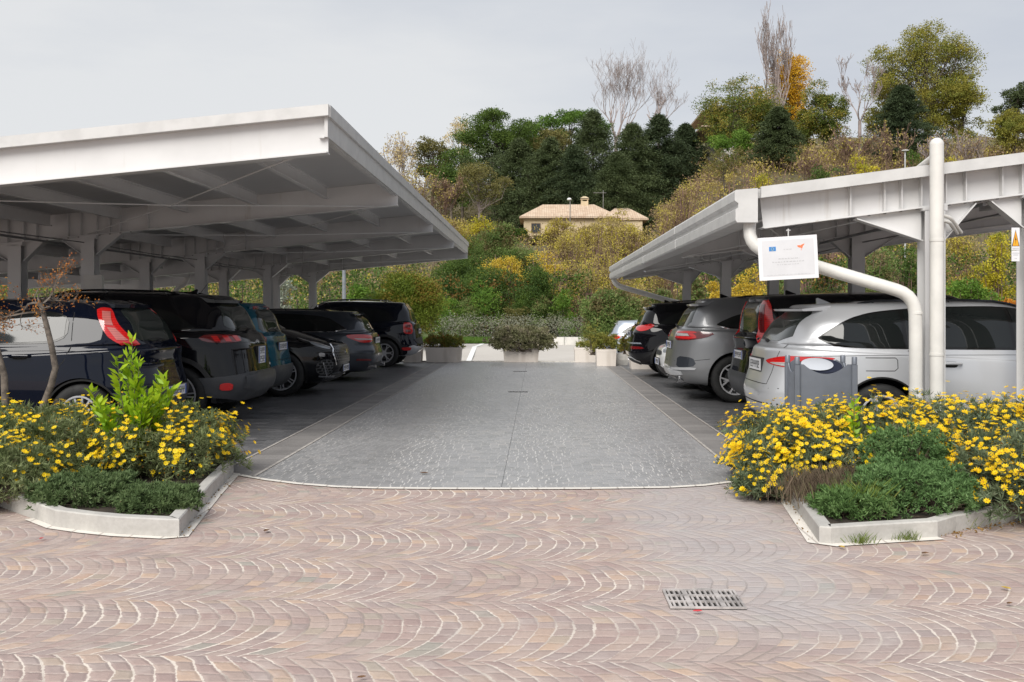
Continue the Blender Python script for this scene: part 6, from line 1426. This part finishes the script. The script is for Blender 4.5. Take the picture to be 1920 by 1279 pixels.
tree('round green tree between the layered pine and the flat topped pine', 990, 198, 126, 62, 106, L_PINE, nl=22, ybot=330, group=GW)
tree('dark green tree under the layered pine', 868, 268, 112, 66, 107, L_HED, nl=22, ybot=400, group=GW)
for i, (lb, px, yt, Y, hw, m, yb_) in enumerate((('dark cypress at the left of the dark group above the house', 972, 262, 108, 58, L_DARK, None), ('dark conifer directly above the house roof ridge', 1030, 262, 106, 66, L_DARK, None), ('tall broad dark conifer left of the bare tree', 1112, 212, 107, 82, L_DARK, None), ('broad dark conifer right below the bare tree', 1186, 236, 106, 74, L_DARK, None), ('pointed dark conifer at the right of the dark group', 1236, 218, 108, 62, L_DARK2, None), ('small dark conifer at the right end of the dark group', 1286, 234, 112, 40, L_DARK2, None), ('dark conifer filling the gap above the chimney', 1075, 276, 104, 60, L_DARK2, None), ('low dark conifer right of the antenna', 1158, 290, 103, 74, L_DARK, None))):
    conifer(lb, px, yt, Y, hw, 110+i, m, pw=.68, dens=1.15, droop=.25, low=.0, wide=1.5)
bare('big bare tree with a spreading crown against the sky', 1155, 70, 132, 98, 120, BKP, lev=6, r0=.30, stems=6, spread=.62, trunk=.36, up=.20, wig=.13, shrink=.76, mind=.011)
bare('smaller bare tree to the right of the big bare one', 1235, 128, 128, 50, 121, BKP, lev=5, r0=.22, stems=4, spread=.5, trunk=.40, up=.2, wig=.14, shrink=.76, mind=.011)
tree('dark fill of the wood right above the house roof', 1090, 288, 109, 84, 411, L_DARK, nl=40, ybot=400, group=GW)
tree('dark fill of the wood to the right of the antenna', 1205, 276, 109, 78, 412, L_DARK, nl=40, ybot=390, group=GW)
tree('dark fill of the wood left of the house', 1000, 300, 107, 60, 413, L_DARK, nl=30, ybot=400, group=GW)
# --- right skyline
tree('rounded green tree beside the half hidden villa on the right hill', 1386, 140, 97, 96, 122, L_GRN, nl=56, ybot=300)
tree('low fresh green bush below the rounded green tree', 1368, 236, 90, 56, 123, L_BRG, nl=16, ybot=320, trunk=False, name='shrub', cat='shrub')
tree('thin grey orange shrub in front of the low fresh green bush', 1356, 262, 84, 44, 124, L_OLV, nl=14, nsp=24, per=4, ybot=340)
bare('tall bare poplar with upright branches on the right hill', 1462, 2, 97, 40, 125, BKP, name='poplar_tree', lev=5, r0=.20, stems=7, spread=.20, trunk=.25, up=.42, wig=.07, fork=(2, 3), mind=.009)
tree('narrow golden yellow poplar behind the bare poplar', 1482, 74, 99, 42, 126, L_PGOLD, name='poplar_tree', nl=56, lr=.44, ybot=305, nsp=40, per=5)
tree('sparse orange tree left of the golden poplar', 1440, 138, 101, 46, 127, L_PGOLD, nl=20, nsp=26, per=4, ybot=280)
tree('oval green tree right of the golden poplar', 1546, 146, 95, 52, 128, L_GRN, nl=34, ybot=292)
conifer('small dark fir standing in front of the golden poplar', 1459, 203, 86, 62, 129, L_DARK, name='fir_tree', pw=.7, dens=1.1, droop=.2, low=.05)
bare('leaning small bare tree between the oval green tree and the largest tree', 1612, 98, 93, 40, 130, BKP, lev=5, r0=.2, stems=3, spread=.5, trunk=.4, up=.2)
tree('largest yellow green tree on the right hill', 1735, 26, 98, 118, 131, L_YGR, nl=96, lr=.2, ybot=300, nsp=56, per=6, depth=.7)
tree('lower left part of foliage by the largest tree, a yellow green tree of its own', 1668, 108, 100, 58, 232, L_YGR, nl=30, ybot=285, nsp=44)
tree('sparse yellow orange tree between the golden poplar and the oval tree', 1512, 190, 96, 34, 233, L_YGR, nl=18, ybot=300)
tree('yellow tinted limb mass at the right side of the largest tree', 1805, 130, 97, 42, 231, L_YGR, nl=26, ybot=290, nsp=34, trunk=True)
conifer('dark fir in front of the largest tree', 1690, 163, 89, 74, 132, L_DARK2, name='fir_tree', pw=.65, dens=1.1, droop=.15, low=.1)
tree('dark green tree at the right edge of the skyline', 1908, 148, 92, 46, 133, L_DARK, nl=24, ybot=262)
tree('yellow green leaning tree at the right edge, under the dark green one', 1900, 192, 88, 48, 134, L_YGR, nl=26, ybot=300)
for i, (lb, px, yt, Y, hw, m, nn) in enumerate((('grey brown bare shrub under the leaning bare tree', 1592, 232, 84, 46, BKR, 0), ('pinkish bare shrub left of the lamp mast', 1665, 222, 82, 40, BKR, 0), ('pale pink bare shrub under the largest tree', 1760, 232, 84, 48, BKP, 0), ('thin pale shrub near the standpipe top', 1828, 248, 80, 36, BKP, 0), ('brown bare shrub right of the small dark fir', 1520, 262, 80, 34, BKR, 0))):
    bare(lb, px, yt, Y, hw, 140+i, m, name='bare_shrub', lev=4, r0=.06, stems=7, spread=.6, trunk=.04, up=.12, mind=.015, leafm=L_BRN, lf=.35, cat='shrub')
for i, (lb, px, yt, Y, hw, m) in enumerate((('bright yellow shrub just above the right carport corner', 1432, 314, 62, 34, L_YEL), ('bright yellow shrub behind the roof edge, right of the corner one', 1500, 308, 64, 44, L_YEL), ('golden yellow shrub below the bare shrubs on the right hill', 1560, 296, 68, 34, L_GOLD), ('yellow bush under the pinkish bare shrub', 1622, 262, 74, 30, L_YEL), ('yellow green bush right of the standpipe top', 1800, 262, 74, 44, L_YEL), ('dark green bush beneath the yellow bush on the hill', 1548, 268, 76, 30, L_HED), ('green bush to the right of the lamp mast', 1715, 268, 72, 34, L_HED), ('tan shrub at the left of the bright yellow shrubs', 1372, 300, 66, 34, L_TAN), ('reddish scrub bush above the carport corner', 1418, 284, 70, 38, L_BRN))):
    shrub(lb, px, yt, Y, hw, 150+i, m, group='shrubs along the brow of the right slope')
# --- middle slopes
tree('leafy yellow green tree with pale trunks left of the house', 898, 294, 88, 66, 160, L_OLV, nl=30, nsp=30, per=5, ybot=395, bark=BKP)
bare('bare brown tree left of the leafy yellow green tree', 815, 322, 86, 50, 161, BKR, lev=5, r0=.12, stems=5, spread=.5, trunk=.12, leafm=L_BRN, lf=.5)
bare('pinkish bare tree left behind the carport roof edge', 768, 300, 84, 40, 162, BKP, lev=5, r0=.12, stems=4, spread=.5, trunk=.15, leafm=L_TAN, lf=.4)
for i, (lb, px, yt, Y, hw, m) in enumerate((
 ('bright yellow shrub at the left foot of the house slope', 900, 392, 76, 40, L_YEL), ('tan brown shrub beside the carport roof point', 850, 385, 74, 40, L_TAN), ('bluish green bush between the carport roof and the golden bush', 872, 428, 62, 44, L_HED),
 ('golden yellow bush left below the house', 942, 436, 56, 46, L_GOLD), ('green bush right of the golden bush', 985, 438, 60, 38, L_JUN), ('golden bush with bare twigs below the house wall', 1024, 448, 55, 42, L_GOLD),
 ('tan shrub in front of the house wall', 1074, 414, 66, 48, L_TAN), ('yellow tan shrub hiding the house corner', 1134, 400, 68, 50, L_TAN), ('grey green bush at the foot of the house window', 1012, 438, 86, 34, L_OLV), ('dark bush at the left foot of the house', 962, 425, 88, 30, L_HED), ('yellow shrub right of the house', 1186, 394, 70, 46, L_TAN), ('tall tan shrub right of the tile roof', 1235, 380, 70, 42, L_TAN),
 ('russet scrub on the slope above the right carport edge', 1285, 330, 72, 50, L_BRN), ('russet scrub next to the dark conifers', 1262, 352, 78, 46, L_BRN), ('yellowish scrub where the slope meets the right carport', 1330, 330, 68, 42, L_TAN), ('brown scrub left of the right carport roof', 1245, 420, 58, 46, L_BRN),
 ('tan twiggy shrub before the middle of the house', 1046, 403, 80, 34, L_TAN), ('yellow tan shrub before the right half of the house', 1104, 397, 78, 38, L_TAN), ('tan shrub covering the right end of the house', 1166, 391, 76, 40, L_TAN), ('large green bush left below the house', 930, 410, 74, 40, L_JUN), ('deep green bush under the golden bush', 975, 462, 60, 46, L_HED), ('tangled brown scrub above the hedge, centre', 1095, 452, 54, 54, L_TAN), ('tangled tan scrub above the right hedge end', 1165, 446, 54, 48, L_TAN), ('dark leafy bush above the hedge, left of centre', 915, 480, 54, 48, L_HED), ('small dark bush above the hedge at the centre', 1005, 490, 52, 42, L_HED),
 ('dark bush under the point of the left carport roof', 850, 455, 56, 42, L_HED))):
    dk = m in (L_HED, L_JUN, L_BRG); shrub(lb, px, yt, Y, hw*(1.15 if dk else 1), 170+i, m, nl=30 if dk else 16, nsp=56 if dk else 34, twigs=not dk, group='shrubs on the middle slope')
# --- hedges round the lot
def hedge(label, px0, px1, ytop, Y, seed, mat, dep=1.6, ln=.13, dens=95, zb=None, name='hedge', cat='hedge', rough=.18, lump=1.1, Y1=None):
    """a long clipped or loose hedge from px0 to px1"""
    rng = np.random.default_rng(seed); a = P(px0, ytop, Y); b = P(px1, ytop, Y if Y1 is None else Y1); zg = float(gz(a.x, a.y)) if zb is None else zb; h = a.z-zg; Lh = math.hypot(b.x-a.x, b.y-a.y); rz = math.atan2(b.y-a.y, b.x-a.x)
    root = empty(name, ((a.x+b.x)/2, (a.y+b.y)/2, zg), rz, label=label, cat=cat); n = int(Lh*(2*h+dep)*dens/7)
    x = rng.uniform(-Lh/2, Lh/2, n); s = rng.uniform(0, 2*h+dep, n); y = np.where(s < h, -dep/2, np.where(s < h+dep, s-h-dep/2, dep/2)); z = np.where(s < h, s, np.where(s < h+dep, h, 2*h+dep-s))
    bmp = rough*(np.sin(x*2.1/lump+seed)+np.sin(x*4.7/lump+z*3.1)+.7*np.sin(z*4+x*1.3+seed)); k = np.where(s < h, -1, np.where(s < h+dep, 0, 1)); y = y+k*bmp; z = z+(k == 0)*bmp*1.1-np.abs(y)/dep*.25*(k != 0)*(z > h*.8)
    c = np.stack([x, y, np.maximum(z, 0)], 1); Pn = np.repeat(c, 7, 0)+rng.normal(0, .14, (n*7, 3)); N = np.repeat(np.stack([0*x, k*.8, .4+0*x], 1), 7, 0)
    npmesh('foliage', leaves(Pn, N, ln, ln*.55, rng, .8), 4, mat, root)
    mb = MB()
    for i in range(int(Lh*1.5)): xx = -Lh/2+Lh*(i+.5)/int(Lh*1.5); mb.tube([(xx, 0, -.1), (xx+rng.normal(0, .2), 0, h*.8)], [.03, .015], 4, 0, False)
    mb.build('stems', BKD, root); return root
hedge('dark green hedge with reddish sprays across the end of the lot, left of centre', 815, 1000, 530, 53.5, 201, L_HEDR, 2.0, .16, 80)
hedge('dark green hedge across the end of the lot, right of centre', 1000, 1120, 528, 53.6, 202, L_HED, 2.0, .16, 80)
shrub('fresh green round bush low before the hedge, right of the thuja', 842, 556, 51.3, 30, 401, L_BRG, nl=12, zb=-.35, twigs=False)
shrub('olive bush before the middle of the hedge', 962, 548, 51.3, 30, 402, L_OLV, nl=12, zb=-.35, twigs=False)
shrub('fresh green bush before the hedge near the right juniper', 1058, 540, 51.3, 32, 403, L_BRG, nl=12, zb=-.35, twigs=False)
shrub('light green bush rising above the hedge, left of centre', 905, 522, 51.3, 42, 203, L_BRG, nl=12, zb=-.35, twigs=False)
shrub('yellow and green bush over the hedge near the thuja', 870, 535, 51.3, 34, 204, L_JUN, nl=12, zb=-.35, twigs=False)
shrub('green bush over the middle of the hedge', 1010, 528, 51.3, 36, 205, L_JUN, nl=12, zb=-.35, twigs=False)
shrub('big rounded green thuja with brown patches behind the navy crossover', 762, 500, 38, 74, 206, L_THU, name='thuja', nl=70, nsp=80, per=8, lr=.34, zb=-.35, ln=.10, twigs=False, cat='tree', ybot=640)
shrub('feathery green juniper with brownish inside, before the right carport end', 1150, 528, 40, 66, 207, L_JUN, name='juniper', nl=46, nsp=70, per=8, lr=.26, zb=-.35, ln=.12, cat='shrub')
shrub('second feathery juniper under the low corner of the right carport', 1238, 540, 39, 52, 208, L_JUN, name='juniper', nl=28, nsp=50, per=7, lr=.26, zb=-.35, ln=.12, cat='shrub')
# behind the left carport
hedge('long green hedge seen under the left carport roof', -330, 300, 508, 35.5, 211, L_BRG, 2.2, .13, 60, zb=-.2)
hedge('darker green hedge behind the middle of the left carport', 300, 720, 500, 38, 212, L_HED, 2.2, .14, 70, zb=-.35)
shrub('pale silvery olive bush between the left carport columns', 530, 522, 33, 30, 213, L_SIL, name='olive_bush', nl=14, nsp=40, ln=.12, zb=-.3, cat='shrub')
shrub('grey brown thin bush left of the silvery olive bush', 468, 528, 33, 30, 214, L_OLV, nl=12, nsp=26, per=5, ln=.10, zb=-.3)
shrub('dark reddish bush left of the thuja', 705, 505, 39, 22, 215, L_HEDR, nl=12, zb=-.35, ln=.12)
shrub('fresh green bush right of the slim post', 668, 510, 36.5, 26, 216, L_BRG, nl=14, zb=-.35, ln=.12, twigs=False)
shrub('fresh green bush below the roof near the left columns', 250, 530, 31.5, 60, 217, L_BRG, nl=20, zb=-.3, ln=.12, twigs=False)
# behind the right carport
shrub('golden yellow tree seen under the right carport', 1405, 496, 40, 58, 221, L_GOLD, name='small_tree', nl=26, nsp=50, ln=.11, zb=-.35, cat='tree')
shrub('smaller golden tree left of the second column of the right carport', 1338, 508, 41, 24, 222, L_GOLD, name='small_tree', nl=14, nsp=40, ln=.11, zb=-.35, cat='tree')
for i, (lb, px, yt, Y, hw, m) in enumerate((('green bush under the right carport left of the golden tree', 1300, 510, 42, 30, L_JUN), ('dark leafy bush with yellow tufts between sign and pipe', 1560, 462, 44, 46, L_HEDR), ('green bush behind the slanting pipe', 1640, 455, 38, 56, L_JUN), ('low green bush right of the golden tree', 1480, 520, 36, 50, L_JUN), ('dark bush left of the near white column', 1700, 440, 42, 44, L_HED), ('tan and yellow shrub right of the near white column', 1800, 412, 48, 52, L_TAN), ('yellow shrub by the warning sign', 1868, 420, 46, 40, L_YEL), ('low fresh green bush right of the near white column', 1822, 512, 33, 54, L_BRG), ('orange red bush at the right edge above the silver car', 1885, 528, 32.5, 28, L_ORG), ('tan twiggy shrub behind the near columns', 1745, 470, 50, 50, L_BRN), ('dark shrub beyond the right edge column', 1950, 440, 44, 50, L_HEDR))):
    shrub(lb, px, yt, Y, hw, 240+i, m, nl=18, nsp=44, ln=.13, group='bushes behind the right carport')
hedge('tall green hedge along the back of the right carport', 1260, 2000, 500, 50, 251, L_HED, 2.4, .16, 50, Y1=47)
# grey lavender hedge and lawn grass
L_LAVB = lm('brown_lavender_stem', (.16, .12, .08), (.24, .19, .13), (.30, .26, .17), pscale=1.2)
hedge('low greyish lavender hedge beyond the lawn, left part', 822, 985, 601, 49.5, 261, L_LAV, 1.1, .07, 330, rough=.05, name='lavender_hedge')
hedge('low greyish lavender hedge beyond the wall, right part', 985, 1112, 604, 49.7, 262, L_LAV, 1.1, .07, 330, rough=.07, name='lavender_hedge')
rng = np.random.default_rng(9); n = 52000; X_ = rng.uniform(-14, -1.6, n); Y_ = rng.uniform(42, 49, n); pp = np.stack([X_, Y_, np.full(n, .02)], 1)
o = blades('lawn_grass', pp, .13, .03, rng, L_LAWN); tag(o, 'rough green grass of the lawn beyond the lot', 'grass', kind='stuff')
# --- scrub carpeting the hillside: far too much to count
def carpet(name, label, n, x0, x1, y0, y1, seed, mat, hgt, ln, cat='scrub', clump=1.0):
    rng = np.random.default_rng(seed); nc = n//60; cx = rng.uniform(x0, x1, nc); cy = rng.uniform(y0, y1, nc); bad = (cy > 88) & (cy < 104) & (cx > cy*-.02-2.5) & (cx < cy*.115+1) & (y1 < 110); cy = np.where(bad, cy-26, cy); r = rng.uniform(.6, 1.7, nc)*clump; d = unit(rng.normal(0, 1, (nc*10, 3))); d[:, 2] = np.abs(d[:, 2])
    c = np.stack([cx, cy, gz(cx, cy)], 1); s = np.repeat(c, 10, 0)+d*np.repeat(r, 10)[:, None]*np.array([1, 1, hgt])*rng.uniform(.6, 1, (nc*10, 1)); Pn = np.repeat(s, 6, 0)+rng.normal(0, .22, (nc*60, 3))
    o = npmesh(name, leaves(Pn, np.repeat(d, 6, 0), ln, ln*.55, rng, .8), 4, mat); return tag(o, label, cat, kind='stuff')
carpet('hillside_scrub', 'mixed tan and russet scrub covering the hill slope', 140000, -60, 75, 64, 104, 301, L_BRN, 1.3, .20)
carpet('hillside_scrub', 'yellow and green scrub scattered over the hill slope', 60000, -60, 75, 62, 100, 302, L_TAN, 1.4, .20)
carpet('hillside_undergrowth', 'dark green undergrowth on the lower slope behind the hedge', 110000, -60, 70, 55, 74, 303, L_HED, 1.4, .18)
carpet('hillside_scrub', 'grey brown scrub along the crest of the right hill', 60000, 12, 80, 84, 112, 305, L_BRN, 1.5, .20)
carpet('far_wood', 'far woodland on top of the hill', 60000, -75, 75, 110, 126, 304, L_OLV, 1.3, .24, 'woodland', 1.8)
# twigs through the scrub
rng = np.random.default_rng(6); n = 8000; x = rng.uniform(-50, 65, n); y = rng.uniform(70, 100, n); pp = np.stack([x, y, gz(x, y)], 1); pp = pp[~((y > 80) & (x > -3) & (x < 13))]
o = blades('scrub_twigs', pp, 1.8, .022, rng, BKR, None, .35); tag(o, 'bare reddish twigs standing in the hillside scrub', 'twigs', kind='stuff')
# ------------------------------------------------------------------ house on the slope
TILE = Mat('roof_tiles'); X, Y, Z = TILE.xyz(); fx = (X/.22).frac(); n = TILE.noise(1.2, 4); rr = TILE.white(TILE.comb((X/.22).floor(), (Y/.35).floor(), 1.0))
TILE.set(Base_Color=TILE.mix((fx-.5).abs().step(.3, .5)*.5, TILE.ramp(n*.6+rr*.4, [(.2, (.44, .32, .23)), (.5, (.53, .40, .29)), (.8, (.58, .47, .36))]), (.32, .23, .17)), Roughness=.9); TILE.bump((fx-.5).abs(), .8, .05); TILE = TILE.m
STUC = plain('yellow_stucco', (.62, .50, .33), .9, var=.12, scale=.8); WFR = plain('window_frame_brown', (.12, .08, .05), .6); DGL = Mat('house_glass'); DGL.set(Base_Color=(.03, .035, .04), Roughness=.08); DGL = DGL.m
def hip_roof(mb, x0, x1, y0, y1, z, rise, inset, m=0, th=.14):
    ym = (y0+y1)/2; a, b, c, d = (x0, y0, z), (x1, y0, z), (x1, y1, z), (x0, y1, z); e, f = (x0+inset, ym, z+rise), (x1-inset, ym, z+rise)
    mb.add([a, b, c, d, e, f], [(0, 1, 5, 4), (2, 3, 4, 5), (1, 2, 5), (3, 0, 4)], m); mb.box(x0+.02, x1-.02, y0+.02, y1-.02, z-th, z-.005, m)
YH = 96.0
a, b = P(982, 408, YH), P(1205, 408, YH); ze = P(1000, 407, YH).z; zr_ = P(1000, 394, YH+3.5).z; zgr = ze-3.6
t = empty('house', ((a.x+b.x)/2, YH+3.5, zgr), label='low yellow house with a pink tiled roof and chimney on the hillside', cat='house'); hx = (b.x-a.x)/2; he = ze-zgr
MB().box(-hx, hx, -3.3, 3.3, -1.5, he-.15).build('wall', STUC, t)
mb = MB(); hip_roof(mb, -hx-.45, hx*.62, -3.75, 3.75, he+.02, 1.55, 2.3); rf = mb.build('roof', TILE, t)
mb = MB(); hip_roof(mb, hx*.30, hx+.6, -3.5, 3.5, he-.16, 1.35, 1.6); mb.build('lower_roof', TILE, t)
cx = P(1096, 380, YH+3.5).x-t.location.x; zc0 = P(1096, 392, YH+3.5).z-zgr-.8; zc1 = P(1096, 378, YH+3.5).z-zgr; zc2 = P(1096, 369, YH+3.5).z-zgr
mb = MB(); mb.box(cx-.36, cx+.36, -.36, .36, zc0, zc1); 
for s in (-1, 1):
    for s2 in (-1, 1): mb.box(cx+s*.28-.06, cx+s*.28+.06, s2*.28-.06, s2*.28+.06, zc1, zc1+.22)
mb.box(cx-.42, cx+.42, -.42, .42, zc1+.22, zc1+.28); hip_roof(mb, cx-.44, cx+.44, -.44, .44, zc1+.30, .22, .3); mb.build('chimney', STUC, rf)
wx = P(998, 428, YH).x-t.location.x; wz = P(998, 430, YH).z-zgr
for k, dx in enumerate((.35,)):
    MB().box(wx+dx-.45, wx+dx+.45, -3.36, -3.301, wz-.35, wz+.6).build('window', WFR, t); wn_ = t.children[-1]
    MB().box(wx+dx-.37, wx+dx+.37, -3.37, -3.361, wz-.27, wz+.52).build('pane', DGL, [c for c in t.children if c.name.startswith('window')][-1])
ANT = plain('antenna_metal', (.35, .34, .32), .5, .6)
ax_ = P(1131, 390, YH+3.5).x-t.location.x; az = zc0+.7; az1 = P(1131, 357, YH+3.5).z-zgr
mb = MB(); mb.tube([(ax_, 0, az), (ax_, 0, az1)], .035, 5); mb.tube([(ax_-1.0, 0, az1-.25), (ax_+.3, 0, az1-.25)], .025, 4)
for k in range(7): mb.tube([(ax_-.95+k*.18, -.22, az1-.25), (ax_-.95+k*.18, .22, az1-.25)], .015, 4)
mb.build('antenna', ANT, rf)
q = P(1069, 374, YH-2); t2 = empty('street_lamp', (q.x, YH-2, float(gz(q.x, YH-2))), label='white street lamp head on a thin pole before the house roof', cat='street lamp'); hz = q.z-t2.location.z
mb = MB(); mb.tube([(0, 0, 0), (0, 0, hz-.05)], .05, 6); mb.build('pole', ANT, t2); mb = MB(); mb.lathe([(0, .16), (.14, .13), (.22, .02), (.20, -.06), (.0, -.10)], 12, 0, Matrix.Translation((-.08, 0, hz))); mb.build('lamp_head', plain('lamp_white', (.82, .82, .80), .4, var=.03), t2, True)
# villa on top, mostly hidden by the trees
YV = 108.0; a = P(1316, 210, YV); b = P(1430, 210, YV); zb0 = float(gz(a.x, YV)); ze1, ze2 = P(1330, 208, YV).z-zb0, P(1330, 236, YV).z-zb0
t = empty('villa', ((a.x+b.x)/2, YV+5, zb0), label='tall pale villa with tiled eaves almost hidden behind the trees on the right hill', cat='house'); hx = (b.x-a.x)/2
PST = plain('pale_villa_wall', (.55, .53, .50), .9, var=.08, scale=.7)
MB().box(-hx+2.2, hx-2.2, -4.0, 4.6, -2, ze1-.2).build('wall', PST, t); mb = MB(); hip_roof(mb, -hx, hx, -5.3, 5.3, ze1, 1.1, 3.8); mb.build('roof', TILE, t); mb = MB(); hip_roof(mb, -hx-.1, hx+.1, -5.4, 5.4, ze2, .5, 4.5); mb.build('lower_eaves', TILE, t)
for dx in (-hx+3.0,): MB().box(dx-.35, dx+.35, -4.06, -4.001, ze2-1.9, ze2-.8).build('window', WFR, t)
# lamp mast on the right hill
q = P(1697, 283, 66); zz0 = float(gz(q.x, 66)); t = empty('lamp_mast', (q.x, 66, zz0), label='thin pale mast with a flat round lamp, just above the right carport roof', cat='street lamp'); hz = q.z-zz0
MB().tube([(0, 0, 0), (0, 0, hz-.02)], [.07, .05], 8).build('pole', plain('mast_metal', (.5, .5, .5), .5, .3), t); MB().lathe([(0, .07), (.2, .05), (.24, .0), (.0, -.03)], 14, 0, Matrix.Translation((0, 0, hz))).build('lamp_head', plain('mast_lamp', (.6, .6, .58), .4), t, True)
